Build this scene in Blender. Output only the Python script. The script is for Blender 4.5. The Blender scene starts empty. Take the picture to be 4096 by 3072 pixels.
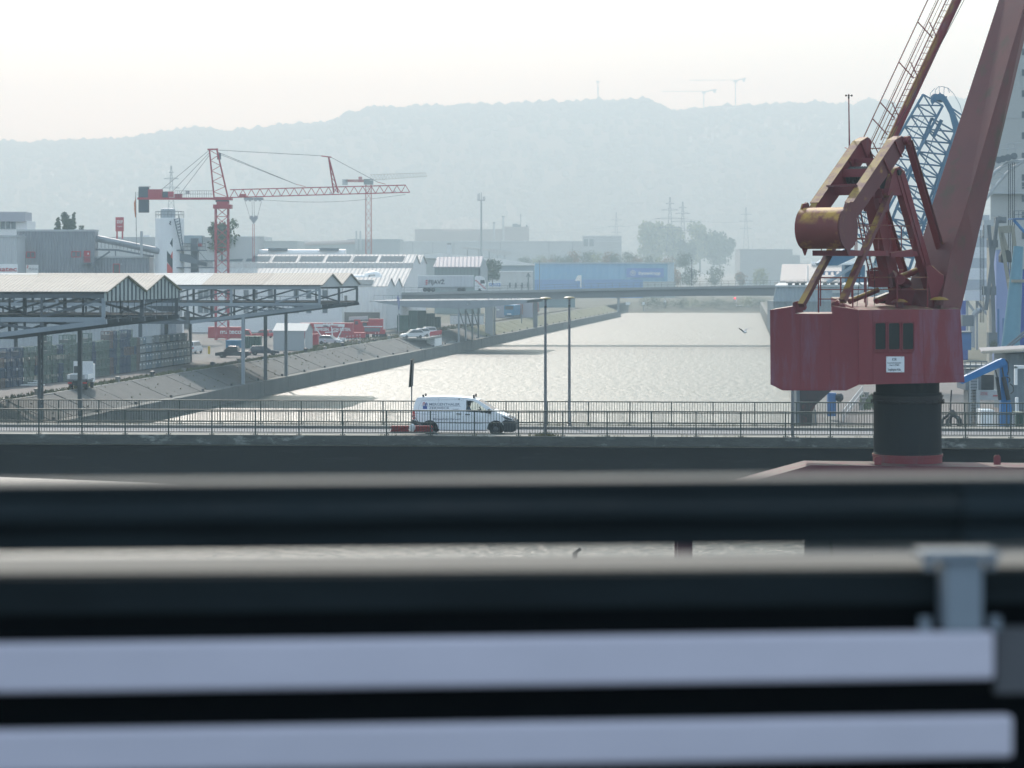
import bpy, math, random
from mathutils import Vector, Matrix
random.seed(7)
V = Vector
S = bpy.context.scene
F = 10500.0          # focal length in photo pixels
CZ = 17.8            # eye height above the water
HY = 1075.0          # horizon row

# ---------------------------------------------------------------- camera
cd = bpy.data.cameras.new('camera'); cam = bpy.data.objects.new('camera', cd)
S.collection.objects.link(cam); S.camera = cam
cam.location = (0, 0, CZ); cam.rotation_euler = (math.radians(90), 0, 0)
cd.sensor_width = 36.0; cd.lens = 36.0 * F / 4096; cd.shift_y = -(1536 - HY) / 4096
cd.clip_start = 0.5; cd.clip_end = 9000
cd.dof.use_dof = True; cd.dof.focus_distance = 170.0; cd.dof.aperture_fstop = 1.95

# ---------------------------------------------------------------- sky, sun, exposure
SUN_EL, SUN_AZ = math.radians(36), math.radians(-10)      # azimuth measured from +Y towards +X
w = bpy.data.worlds.new('World'); S.world = w; w.use_nodes = True
nt = w.node_tree; bg = nt.nodes['Background']
sky = nt.nodes.new('ShaderNodeTexSky'); sky.sky_type = 'NISHITA'; sky.sun_disc = False
sky.sun_elevation = SUN_EL; sky.sun_rotation = SUN_AZ
sky.air_density = 1.0; sky.dust_density = 4.5; sky.ozone_density = 1.0; sky.altitude = 200
veil = nt.nodes.new('ShaderNodeMix'); veil.data_type = 'RGBA'; veil.blend_type = 'ADD'; veil.inputs['Factor'].default_value = 1
tint = nt.nodes.new('ShaderNodeMix'); tint.data_type = 'RGBA'; tint.blend_type = 'MULTIPLY'; tint.inputs['Factor'].default_value = 1; tint.inputs[7].default_value = (.72, .96, .97, 1)
nt.links.new(sky.outputs['Color'], tint.inputs[6]); nt.links.new(tint.outputs[2], veil.inputs[6]); veil.inputs[7].default_value = (3.7, 4.75, 5.9, 1)      # thin high cloud, even over the whole dome
nt.links.new(veil.outputs[2], bg.inputs['Color']); bg.inputs['Strength'].default_value = 0.092
ld = bpy.data.lights.new('sun', 'SUN'); sun = bpy.data.objects.new('sun', ld); S.collection.objects.link(sun)
ld.energy = 2.9; ld.angle = math.radians(0.6); ld.color = (1.0, 0.985, 0.94)
sd = V((math.sin(SUN_AZ) * math.cos(SUN_EL), math.cos(SUN_AZ) * math.cos(SUN_EL), math.sin(SUN_EL)))
sun.rotation_euler = (-sd).to_track_quat('-Z', 'Y').to_euler(); sun.location = (0, 0, 300)
S.view_settings.view_transform = 'Standard'; S.view_settings.look = 'None'
S.view_settings.exposure = 0.47; S.view_settings.gamma = 1.0; S.view_settings.use_curve_mapping = False
S.cycles.volume_bounces = 0; S.cycles.max_bounces = 6; S.cycles.use_denoising = True
S.cycles.volume_step_rate = 4

# ---------------------------------------------------------------- helpers
def W(px, py, d): return V(((px - 2048) * d / F, d, CZ - (py - HY) * d / F))     # photo pixel at depth d
def G(px, py, z): return W(px, py, F * (CZ - z) / (py - HY))                      # photo pixel on level z
def lerp(a, b, t): return a + (b - a) * t

class Fr:                                                                        # a local frame
    def __init__(s, o, ex, ey, ez=(0, 0, 1)):
        s.o, s.x, s.y, s.z = V(o), V(ex).normalized(), V(ey).normalized(), V(ez).normalized()
    def __call__(s, a, b, c): return s.o + s.x * a + s.y * b + s.z * c
def yawfr(o, deg):                                                               # x forward at a yaw, y left
    a = math.radians(deg); return Fr(o, (math.cos(a), math.sin(a), 0), (-math.sin(a), math.cos(a), 0))

class MB:
    def __init__(s): s.v, s.f = [], []
    def add(s, vs, fs):
        b = len(s.v); s.v += [V(v) for v in vs]; s.f += [tuple(i + b for i in f) for f in fs]; return s
    BF = [(0, 3, 2, 1), (4, 5, 6, 7), (0, 1, 5, 4), (1, 2, 6, 5), (2, 3, 7, 6), (3, 0, 4, 7)]
    def hexa(s, p8): return s.add(p8, MB.BF)
    def box(s, a, b, fr=None):
        x0, y0, z0 = a; x1, y1, z1 = b
        p = [(x0, y0, z0), (x1, y0, z0), (x1, y1, z0), (x0, y1, z0), (x0, y0, z1), (x1, y0, z1), (x1, y1, z1), (x0, y1, z1)]
        return s.hexa([fr(*q) for q in p] if fr else p)
    def beam(s, p, q, w, h=None, up=(0, 0, 1)):
        p, q = V(p), V(q); h = h or w; d = (q - p).normalized(); up = V(up)
        if abs(d.dot(up)) > .98: up = V((0, 1, 0))
        sx = d.cross(up).normalized() * w / 2; sy = sx.cross(d).normalized() * h / 2
        return s.hexa([p - sx - sy, p + sx - sy, q + sx - sy, q - sx - sy, p - sx + sy, p + sx + sy, q + sx + sy, q - sx + sy])
    def tube(s, p, q, r, n=8, r2=None):
        p, q = V(p), V(q); r2 = r if r2 is None else r2; d = (q - p).normalized()
        up = V((0, 0, 1)) if abs(d.z) < .95 else V((1, 0, 0))
        a = d.cross(up).normalized(); b = d.cross(a)
        vs = [p + (a * math.cos(2 * math.pi * i / n) + b * math.sin(2 * math.pi * i / n)) * r for i in range(n)]
        vs += [q + (a * math.cos(2 * math.pi * i / n) + b * math.sin(2 * math.pi * i / n)) * r2 for i in range(n)]
        fs = [(i, (i + 1) % n, n + (i + 1) % n, n + i) for i in range(n)] + [tuple(range(n - 1, -1, -1)), tuple(range(n, 2 * n))]
        return s.add(vs, fs)
    def path(s, pts, r, n=6):
        for a, b in zip(pts, pts[1:]): s.tube(a, b, r, n)
        return s
    def prism(s, poly, off):
        n = len(poly); poly = [V(p) for p in poly]; off = V(off)
        return s.add(poly + [p + off for p in poly], [tuple(range(n - 1, -1, -1)), tuple(range(n, 2 * n))] + [(i, (i + 1) % n, n + (i + 1) % n, n + i) for i in range(n)])
    def loft(s, rings, close=True):
        n = len(rings[0]); vs = [p for r in rings for p in r]; fs = []
        for k in range(len(rings) - 1):
            fs += [(k * n + i, k * n + (i + 1) % n, (k + 1) * n + (i + 1) % n, (k + 1) * n + i) for i in range(n)]
        if close: fs += [tuple(range(n - 1, -1, -1)), tuple(range((len(rings) - 1) * n, len(rings) * n))]
        return s.add(vs, fs)
    def poly(s, pts): return s.add(pts, [tuple(range(len(pts)))])
    def lathe(s, c, prof, n=16, ax=(0, 0, 1)):
        ax = V(ax).normalized(); up = V((0, 0, 1)) if abs(ax.z) < .9 else V((1, 0, 0)); a = ax.cross(up).normalized(); b = ax.cross(a)
        c = V(c); return s.loft([[c + ax * z + (a * math.cos(2 * math.pi * i / n) + b * math.sin(2 * math.pi * i / n)) * r for i in range(n)] for r, z in prof])
    def ball(s, c, r, n=8, m=5, jit=0):
        r = r if hasattr(r, '__len__') else (r, r, r); c = V(c); rings = []
        for k in range(m + 1):
            t = math.pi * (k + .02) / (m + .04); q = 1 + random.uniform(-jit, jit)
            rings.append([c + V((r[0] * math.sin(t) * math.cos(2 * math.pi * i / n) * (q + random.uniform(-jit, jit)), r[1] * math.sin(t) * math.sin(2 * math.pi * i / n) * q, -r[2] * math.cos(t))) for i in range(n)])
        return s.loft(rings)
    def build(s, name, mat, parent=None, smooth=False, label=None, cat=None, group=None, kind=None, bevel=0):
        lo = V((min(v.x for v in s.v), min(v.y for v in s.v), min(v.z for v in s.v)))
        hi = V((max(v.x for v in s.v), max(v.y for v in s.v), max(v.z for v in s.v)))
        o = V(((lo.x + hi.x) / 2, (lo.y + hi.y) / 2, lo.z))
        me = bpy.data.meshes.new(name); me.from_pydata([v - o for v in s.v], [], s.f); me.update()
        if smooth:
            me.polygons.foreach_set('use_smooth', [True] * len(me.polygons))
            me.set_sharp_from_angle(angle=math.radians(38))
        me.materials.append(mat)
        ob = bpy.data.objects.new(name, me); S.collection.objects.link(ob); ob.location = o
        if bevel:
            m = ob.modifiers.new('bevel', 'BEVEL'); m.width = bevel; m.segments = 2; m.limit_method = 'ANGLE'
        fin(ob, parent, label, cat, group, kind); return ob

ORG = {}
def fin(ob, parent=None, label=None, cat=None, group=None, kind=None):
    if parent is not None:
        ob.parent = parent; ob.matrix_parent_inverse = Matrix.Translation(-absloc(parent))
    if label: ob['label'] = label
    if cat: ob['category'] = cat
    if group: ob['group'] = group
    if kind: ob['kind'] = kind
def absloc(o):
    return V(o.location)
def thing(name, label, cat, loc, group=None):
    o = bpy.data.objects.new(name, None); S.collection.objects.link(o); o.location = loc; o.empty_display_size = .3
    fin(o, None, label, cat, group); return o
def dup(root, delta, label=None, group=None):
    def cp(o, par):
        c = o.copy(); S.collection.objects.link(c)
        if par is not None: pi = o.matrix_parent_inverse.copy(); c.parent = par; c.matrix_parent_inverse = pi
        for ch in o.children: cp(ch, c)
        return c
    kids = cp(root, None); kids.location = V(root.location) + V(delta)
    if label: kids['label'] = label
    if group: kids['group'] = group
    return kids

def text(body, o, ex, ez, size, mat, parent, name='lettering', width=None, depth=.004, bold=0, xs=1.0):
    cu = bpy.data.curves.new('t', 'FONT'); cu.body = body; cu.size = size; cu.extrude = depth; cu.offset = bold; cu.resolution_u = 3
    t = bpy.data.objects.new('t', cu); S.collection.objects.link(t)
    dg = bpy.context.evaluated_depsgraph_get(); me = bpy.data.meshes.new_from_object(t.evaluated_get(dg))
    bpy.data.objects.remove(t); bpy.data.curves.remove(cu)
    if width: xs = width / max(.001, max(v.co.x for v in me.vertices) - min(v.co.x for v in me.vertices))
    ex, ez = V(ex).normalized(), V(ez).normalized(); o = V(o); en = ex.cross(ez)
    for v in me.vertices: v.co = ex * v.co.x * xs + ez * v.co.y + en * v.co.z
    me.name = name; me.materials.clear(); me.materials.append(mat)
    ob = bpy.data.objects.new(name, me); S.collection.objects.link(ob); ob.location = o
    fin(ob, parent); return ob

# ---------------------------------------------------------------- materials
MATS = {}
def M(name, c, r=.6, metal=0.0, c2=None, sc=1.0, amt=.6, st=(1, 1, 1), bump=0.0, bsc=None, corr=None, c3=None, sc3=.3, am3=.4, spec=.4, top=None, emit=0):
    m = bpy.data.materials.new(name); m.use_nodes = True; n = m.node_tree.nodes; L = m.node_tree.links.new
    b = n['Principled BSDF']; b.inputs['Roughness'].default_value = r; b.inputs['Metallic'].default_value = metal
    b.inputs['Specular IOR Level'].default_value = spec
    g = n.new('ShaderNodeNewGeometry'); col = None
    def noise(scale, det=6, stretch=st, rough=.6):
        mp = n.new('ShaderNodeMapping'); mp.inputs['Scale'].default_value = stretch; L(g.outputs['Position'], mp.inputs['Vector'])
        t = n.new('ShaderNodeTexNoise'); t.inputs['Scale'].default_value = scale; t.inputs['Detail'].default_value = det; t.inputs['Roughness'].default_value = rough
        L(mp.outputs['Vector'], t.inputs['Vector']); return t.outputs['Fac']
    def ramp(fac, lo, hi):
        q = n.new('ShaderNodeMapRange'); q.inputs['From Min'].default_value = lo; q.inputs['From Max'].default_value = hi; L(fac, q.inputs['Value']); return q.outputs['Result']
    def mix(fac, a, bb):
        q = n.new('ShaderNodeMix'); q.data_type = 'RGBA'; L(fac, q.inputs['Factor'])
        for s_, v_ in ((6, a), (7, bb)):
            if isinstance(v_, tuple): q.inputs[s_].default_value = (*v_, 1)
            else: L(v_, q.inputs[s_])
        return q.outputs[2]
    col = tuple(c)
    if c2: col = mix(ramp(noise(sc), .5 - .28 * (1.25 - amt), .5 + .28 * (1.25 - amt) + .12 * (1 - amt)), col, tuple(c2))
    if c3: col = mix(ramp(noise(sc3, 8, rough=.7), .5 + .15 * (1 - am3) - .05, .5 + .15 * (1 - am3) + .07), col, tuple(c3))
    if top:                                            # patchy second colour on upward faces; worn paint on the crane
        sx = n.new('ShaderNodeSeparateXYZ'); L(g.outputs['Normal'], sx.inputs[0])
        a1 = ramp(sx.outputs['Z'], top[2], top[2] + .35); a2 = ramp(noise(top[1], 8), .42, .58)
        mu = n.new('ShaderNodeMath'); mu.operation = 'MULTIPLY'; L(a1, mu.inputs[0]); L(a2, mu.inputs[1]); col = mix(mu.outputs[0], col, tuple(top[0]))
    if isinstance(col, tuple): b.inputs['Base Color'].default_value = (*col, 1)
    else: L(col, b.inputs['Base Color'])
    hgt = None
    if bump: hgt = (noise(bsc or sc * 4, 5), bump)
    if corr:                                           # corr = (direction, period in m, depth)
        dt = n.new('ShaderNodeVectorMath'); dt.operation = 'DOT_PRODUCT'; L(g.outputs['Position'], dt.inputs[0]); dt.inputs[1].default_value = V(corr[0]).normalized()
        mu = n.new('ShaderNodeMath'); mu.operation = 'MULTIPLY'; L(dt.outputs['Value'], mu.inputs[0]); mu.inputs[1].default_value = 2 * math.pi / corr[1]
        si = n.new('ShaderNodeMath'); si.operation = 'SINE'; L(mu.outputs[0], si.inputs[0])
        hgt = (si.outputs[0], corr[2])
    if hgt:
        bp = n.new('ShaderNodeBump'); bp.inputs['Strength'].default_value = 1; bp.inputs['Distance'].default_value = hgt[1]
        L(hgt[0], bp.inputs['Height']); L(bp.outputs['Normal'], b.inputs['Normal'])
    if emit: b.inputs['Emission Color'].default_value = (*c, 1); b.inputs['Emission Strength'].default_value = emit
    MATS[name] = m; return m
def glassmat(name, c=(.02, .025, .03), r=.06):
    m = M(name, c, r, spec=.8); return m
# ================================================================ water, ground, hills
QA, QB = -86.0, 0.1235                     # bank-top line of the left quay: X = QA + QB*Y
tq = V((QB, 1, 0)).normalized(); nq = V((tq.y, -tq.x, 0))
def Q(s, o, z):                            # s metres down the quay (depth), o metres towards the water
    return V((QA + QB * s, s, z)) + nq * o
RQ = [(3, 20), (9, 80), (14.5, 130), (28, 234), (63.5, 640), (102, 1080)]   # right quay edge (X, Y)
def rq(y):
    for (x0, y0), (x1, y1) in zip(RQ, RQ[1:]):
        if y <= y1: return lerp(x0, x1, (y - y0) / (y1 - y0))
    return RQ[-1][0]

m_soil = M('dry ground', (.10, .095, .075), .95, c2=(.06, .07, .04), sc=.08, bump=.05, bsc=2)
m_asph = M('asphalt', (.16, .155, .15), .9, c2=(.2, .19, .18), sc=.25, c3=(.1, .1, .1), sc3=.6, am3=.2, bump=.004, bsc=30)
m_yard = M('yard paving', (.13, .122, .115), .9, c2=(.095, .09, .085), sc=.12, c3=(.07, .068, .065), sc3=.5, am3=.3)
m_conc = M('weathered concrete', (.26, .255, .24), .85, c2=(.16, .165, .155), sc=.35, st=(1, 1, .35), c3=(.1, .105, .1), sc3=.9, am3=.3, bump=.01, bsc=6)
m_slab = M('stone paving of the bank', (.10, .10, .095), .9, c2=(.07, .072, .068), sc=.5, c3=(.17, .165, .155), sc3=3.0, am3=.25, bump=.05, bsc=3)
m_grass = M('dry grass', (.16, .14, .07), .95, c2=(.07, .09, .03), sc=.4)
m_wood = M('hill woodland', (.07, .085, .055), .95, c2=(.10, .105, .06), sc=.004)

def water_mat():
    m = bpy.data.materials.new('harbour water'); m.use_nodes = True; n = m.node_tree.nodes; L = m.node_tree.links.new
    b = n['Principled BSDF']; b.inputs['Base Color'].default_value = (.035, .05, .045, 1); b.inputs['Roughness'].default_value = .42; b.inputs["IOR"].default_value = 1.33
    g = n.new('ShaderNodeNewGeometry'); h = None
    for sc, amp, st in ((.8, .33, (1.0, 1.0, 1)), (2.6, .09, (1, 1.0, 1)), (.02, .25, (1, 2.2, 1))):
        mp = n.new('ShaderNodeMapping'); mp.inputs['Scale'].default_value = st; L(g.outputs['Position'], mp.inputs['Vector'])
        t = n.new('ShaderNodeTexNoise'); t.inputs['Scale'].default_value = sc; t.inputs['Detail'].default_value = 3; L(mp.outputs[0], t.inputs['Vector'])
        mu = n.new('ShaderNodeMath'); mu.operation = 'MULTIPLY'; mu.inputs[1].default_value = amp; L(t.outputs['Fac'], mu.inputs[0])
        if h is None: h = mu.outputs[0]
        else:
            ad = n.new('ShaderNodeMath'); L(h, ad.inputs[0]); L(mu.outputs[0], ad.inputs[1]); h = ad.outputs[0]
    bp = n.new('ShaderNodeBump'); bp.inputs['Distance'].default_value = 1.0; bp.inputs['Strength'].default_value = 1; L(h, bp.inputs['Height']); L(bp.outputs[0], b.inputs['Normal'])
    return m
MB().poly([(-260, -60, 0), (260, -60, 0), (260, 1110, 0), (-260, 1110, 0)]).build('water', water_mat(), kind='structure')

gz = 4.1
mb = MB()
ys = [-80, 0, 100, 200, 400, 700, 960, 1095]
for a, b in zip(ys, ys[1:]):
    mb.poly([(-1800, a, gz - .03), (QA + QB * a, a, gz - .03), (QA + QB * b, b, gz - .03), (-1800, b, gz - .03)])
ry = [(3 - .075 * 100, -80)] + RQ
for (x0, y0), (x1, y1) in zip(ry, ry[1:]):
    mb.poly([(x0, y0, gz), (1800, y0, gz), (1800, y1, gz), (x1, y1, gz)])
mb.poly([(102, 1080, gz), (1800, 1080, gz), (1800, 1095, gz), (102, 1095, gz)])
mb.poly([(-1800, 1095, gz - .03), (1800, 1095, gz), (1800, 4500, gz), (-1800, 4500, gz)])
mb.poly([(-1800, 1095, gz), (1800, 1095, gz), (1800, 1052, -1), (-1800, 1052, -1)])
mb.build('ground', m_soil, kind='structure')

# hill: a height field whose skyline follows the photographed ridge
SKY = [(-2500, 560), (0, 578), (230, 570), (420, 568), (560, 556), (660, 536), (760, 522), (820, 516), (900, 532), (1000, 527), (1130, 512), (1230, 500), (1360, 482), (1400, 456), (1480, 442), (1640, 432), (1800, 428), (2000, 426), (2170, 418), (2330, 408), (2460, 410), (2600, 408), (2630, 425), (2650, 452), (2740, 446), (2870, 434), (2960, 430), (3100, 426), (3250, 418), (3330, 432), (3420, 424), (3480, 412), (3560, 420), (3700, 400), (3790, 396), (3900, 410), (4200, 420), (6500, 470)]
def skyl(px):
    for (a, y0), (b, y1) in zip(SKY, SKY[1:]):
        if px <= b: return lerp(y0, y1, (px - a) / (b - a))
    return SKY[-1][1]
HD = 6000.0
def hillz(x, y):
    px = 2048 + F * x / HD
    top = CZ + (HY - skyl(px)) * HD / F - 9
    t = max(0, min(1, (y - 4300) / (HD - 4300))); k = t * t * (3 - 2 * t) * .55 + .45 * t
    if y > HD: k = 1 - (y - HD) / 2600
    z = gz + (top - gz) * k
    und = 5 * math.sin(x * .011 + 1.3) + 4 * math.sin(x * .023 + y * .008) + 3 * math.sin(y * .015 + x * .005)
    return z + und * min(1, t * 3) * (1 - t if y < HD else 0)
mb = MB(); nx, ny = 120, 34
xs = [lerp(-1780, 1780, i / nx) for i in range(nx + 1)]; yy = [lerp(4300, 6440, j / ny) for j in range(ny + 1)]
mb.add([(x, y, hillz(x, y) - 1) for y in yy for x in xs], [(j * (nx + 1) + i, j * (nx + 1) + i + 1, (j + 1) * (nx + 1) + i + 1, (j + 1) * (nx + 1) + i) for j in range(ny) for i in range(nx)])
mb.build('hill', M('hill floor', (.035, .045, .03), .95, c2=(.05, .055, .035), sc=.004), smooth=True, kind='structure')
# the wood on the hill reads as one mass
mb = MB()
for k in range(9000):
    ridge = k < 1600
    y = random.uniform(HD - 40, HD + 10) if ridge else random.uniform(4350, HD)
    x = random.uniform(-.215, .215) * y
    px = 2048 + F * x / y
    z = hillz(x, y)
    if not ridge and random.random() < .35 and 5700 > y > 5100: continue
    r = random.uniform(6, 13) * (1.15 if ridge and random.random() < .25 else .85)
    mb.ball((x, y, z + r * .55), (r, r, r * random.uniform(.8, 1.15)), 6, 3, .18)
mb.build('woodland', m_wood, label='hazy blue-green woodland covering the long hill', cat='woodland', kind='stuff')
# ================================================================ near road bridge
BR = Fr((0, 128.45, 9.6), (1, -.07, 0), (.07, 1, 0))
m_edge = M('stained edge concrete', (.10, .105, .095), .9, c2=(.055, .06, .055), sc=1.2, c3=(.3, .31, .28), sc3=.8, am3=.3, st=(1, 1, 2.2), bump=.02, bsc=5)
m_gird = M('dark girder', (.016, .019, .021), .8, spec=.1, c2=(.012, .015, .016), sc=.6, st=(.3, .3, 3), c3=(.032, .034, .034), sc3=1.2, am3=.25, bump=.004, bsc=6)
m_walk = M('pavement', (.30, .285, .25), .9, c2=(.22, .21, .18), sc=.8, c3=(.15, .16, .1), sc3=1.4, am3=.25)
m_road = M('road asphalt', (.19, .19, .195), .85, c2=(.15, .15, .155), sc=.5, st=(.2, 1, 1))
m_kerb = M('kerb stone', (.2, .19, .17), .9, c2=(.12, .115, .1), sc=1.5)
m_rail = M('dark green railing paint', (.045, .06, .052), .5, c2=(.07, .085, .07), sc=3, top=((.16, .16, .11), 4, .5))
br = thing('road_bridge', 'concrete road bridge with dark girder crossing the harbour in the foreground', 'bridge', BR(0, 4, -3))
MB().box((-70, 1.5, -.5), (70, 7.6, -.12), BR).build('road', m_road, br)
MB().box((-70, -.25, -.5), (70, 1.32, 0), BR).build('pavement', m_walk, br)
MB().box((-70, 1.32, -.5), (70, 1.498, .012), BR).build('kerb', m_kerb, br)
MB().box((-70, 7.78, -.5), (70, 9.45, 0), BR).build('pavement', m_walk, br)
MB().box((-70, 7.602, -.5), (70, 7.778, .01), BR).build('kerb', m_kerb, br)
mb = MB()
for i in range(20):
    u0, u1 = -70 + i * 7, -70 + (i + 1) * 7 - .015
    mb.box((u0, -.42, -.43), (u1, -.252, .03), BR)
mb.build('edge_beam', m_edge, br)
MB().box((-70, 9.452, -.43), (70, 9.6, .03), BR).build('edge_beam', m_edge, br)
hb = [(-70, -2.0), (-40, -1.95), (-26, -2.1), (-18, -2.35), (-10, -2.8), (0, -3.2), (10, -3.4), (30, -3.3), (50, -2.6), (70, -2.6)]
for v0, v1 in ((-.15, .5), (8.7, 9.3)):
    MB().prism([BR(-70, v0, -.5)] + [BR(u, v0, w_) for u, w_ in hb] + [BR(70, v0, -.5)], BR.y * (v1 - v0)).build('girder', m_gird, br)
MB().box((-70, .5, -1.5), (70, 8.7, -.502), BR).build('deck_slab', m_gird, br)
for u, v in ((-11.3, 7.55), (5.9, 7.55), (20.5, 7.55)):
    MB().box((u, v - .06, -.119), (u + .45, v + .045, -.112), BR).build('drain', m_gird, br)

def railing(name, v, u0, label, nside):
    t = thing(name, label, 'railing', BR(0, v, 0))
    SP = 2.165; H = 1.26; us = [u0 + i * SP for i in range(27)]
    post = None
    for u in us:
        mb = MB(); mb.box((u - .032, v - .04, .0), (u + .032, v + .04, H - .05), BR); mb.box((u - .13, v - .07, .03), (u + .13, v + .07, .055), BR)
        for k in (-.1, .1): mb.tube(BR(u + k, v - .02, .055), BR(u + k, v - .02, .1), .02, 6)
        mb.build('post', m_rail, t)
    MB().box((us[0], v - .04, H - .05), (us[-1], v + .04, H + .012), BR).build('top_rail', m_rail, t, bevel=.015)
    for w_ in (.66, .155): MB().box((us[0], v - .018, w_ - .02), (us[-1], v + .018, w_ + .02), BR).build('rail', m_rail, t)
    for a, b in zip(us, us[1:]):
        mb = MB()
        for k in range(1, 16):
            x = lerp(a, b, k / 16) + random.uniform(-.004, .004); mb.box((x - .011, v - .011, .15), (x + .011, v + .011, H - .05), BR)
        mb.build('bars', m_rail, t, kind='stuff')
    return t
u_first = lambda px, v: ((px - 2048) * (128.45 + v) / F)
railing('railing', -.05, -28.0 + .18, 'dark green barred railing on the bridge edge in front of the van', 0)
railing('railing', 9.2, -29.2 + .1, 'dark green barred railing on the bridge edge behind the van', 1)

m_weed = M('weeds', (.10, .11, .04), .9, c2=(.17, .14, .07), sc=6)
mb = MB()
for k in range(420):
    c = random.choice([-21, -12.4, -6.1, 1.6, 2.0, 5.0, 8.5, 10.7, 13.7, 17.0, -1.6]) + random.gauss(0, .45)
    v = random.choice([.12, .2, 9.0, 9.05, 8.95]); h = random.uniform(.05, .2)
    p = BR(c, v, .0); q = p + V((random.uniform(-.08, .08), random.uniform(-.04, .04), h)); mb.add([p - V((.012, 0, 0)), p + V((.012, 0, 0)), q], [(0, 1, 2)])
for k in range(150):
    p = BR(1.62 + random.gauss(0, .28), .35, .0); q = p + V((random.uniform(-.1, .1), 0, random.uniform(.06, .26))); mb.add([p - V((.02, 0, 0)), p + V((.02, 0, 0)), q], [(0, 1, 2)])
mb.build('weeds', m_weed, label='dry weeds growing along the kerbs of the road bridge', cat='weeds', kind='stuff')

# ---------------------------------------------------------------- lamp posts on the bridge
m_galv = M('galvanised steel', (.22, .23, .24), .5, .4, c2=(.15, .16, .17), sc=1.5, st=(1, 1, .3), c3=(.45, .44, .4), sc3=2, am3=.2)
m_cap = M('lamp cap', (.17, .16, .13), .5, c2=(.3, .25, .1), sc=4)
def lamp(px, v, top, label):
    d = (128.45 + v) / (1 + .07 * (px - 2048) / F); X = (px - 2048) * d / F; u = X - v * .07
    p = BR(u, v, 0); H = (CZ - (top - HY) * d / F) - 9.6
    t = thing('lamp_post', label, 'lamp post', p, 'lamp posts on the road bridge')
    MB().lathe(p, [(.15, 0), (.15, .03), (.085, .05), (.078, .4), (.07, H * .5), (.055, H - .35), (.05, H - .12)], 12).build('pole', m_galv, t, smooth=True)
    MB().lathe(p, [(.06, H - .52), (.065, H - .5), (.065, H - .47), (.055, H - .45)], 12).build('collar', m_rail, t)
    MB().lathe(p, [(.07, H - .16), (.085, H - .13), (.12, H - .11), (.13, H - .095)], 14).build('lamp_glass', M('lamp glass', (.4, .4, .36), .2), t, smooth=True)
    MB().lathe(p, [(.28, H - .1), (.3, H - .075), (.22, H - .02), (.1, H), (.01, H + .005)], 16).build('lamp_cap', m_cap, t, smooth=True)
    return t
lamp(2182, .42, 1188, 'slim grey lamp post, left of the pair in front of the water')
lamp(2278, 9.0, 1186, 'slim grey lamp post, right of the pair in front of the water')
lamp(3173, .42, 1243, 'grey lamp post partly hidden behind the maroon crane house')

# ---------------------------------------------------------------- portable road sign with red ballast plates
m_sign = M('sign board back', (.13, .13, .12), .6, .3, c2=(.19, .18, .17), sc=2)
m_red = M('red rubber ballast', (.32, .035, .035), .7, c2=(.2, .03, .03), sc=5)
m_white = M('white paint', (.82, .83, .83), .5, c2=(.74, .75, .75), sc=1.5)
p = BR(-5.02, .62, 0)
t = thing('portable_sign', 'portable road sign seen edge-on behind the van, on a frame weighted with red plates', 'road sign', p)
MB().tube(p + V((0, 0, .12)), p + V((.03, 0, 3.7)), .032, 10).build('pole', m_galv, t, smooth=True)
MB().hexa([p + V(q) for q in [(-.14, -.05, 2.36), (-.1, -.2, 2.36), (.0, .5, 2.36), (-.04, .55, 2.36), (-.04, -.05, 3.72), (0, -.2, 3.72), (.08, .5, 3.72), (.04, .55, 3.72)]]).build('sign_board', m_sign, t)
MB().hexa([p + V(q) for q in [(-.02, -.02, 2.4), (.0, -.14, 2.4), (.07, .5, 2.4), (.05, .55, 2.4), (.05, -.02, 3.76), (.07, -.14, 3.76), (.13, .5, 3.76), (.11, .55, 3.76)]]).build('sign_board', m_sign, t)
mb = MB()
for a, b in (((-1.25, -.25, .03), (-1.05, -.25, .16)), ((1.3, -.25, .03), (1.1, -.25, .16)), ((-1.05, -.25, .16), (1.1, -.25, .16)), ((-1.05, .3, .16), (1.1, .3, .16)), ((-1.25, .3, .03), (-1.05, .3, .16)), ((1.3, .3, .03), (1.1, .3, .16)), ((-1.05, -.25, .16), (-1.05, .3, .16)), ((1.1, -.25, .16), (1.1, .3, .16)), ((0, -.25, .16), (0, .3, .16))):
    mb.tube(p + V(a), p + V(b), .025, 6)
mb.build('base_frame', m_galv, t)
mb = MB()
for o in (-.03, .06): mb.tube(p + V((.04 + o, -.05, .98)), p + V((.68 + o, -.22, .17)), .018, 6)
mb.build('brace', m_galv, t)
for cx in (-.56, .6):
    for k in range(3):
        w_ = .46 - .03 * (k % 2) + random.uniform(-.02, .02); z = .19 + k * .095
        MB().hexa([p + V(q) for q in [(cx - w_, -.3, z), (cx + w_, -.3, z), (cx + w_, .1, z), (cx - w_, .1, z), (cx - w_ + .05, -.28, z + .088), (cx + w_ - .05, -.28, z + .088), (cx + w_ - .05, .08, z + .088), (cx - w_ + .05, .08, z + .088)]]).build('ballast_plate', m_red, t, bevel=.012)
MB().ball(p + V((.06, -.3, .38)), (.15, .1, .2), 12, 8).build('sandbag', m_white, t, smooth=True)

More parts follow.
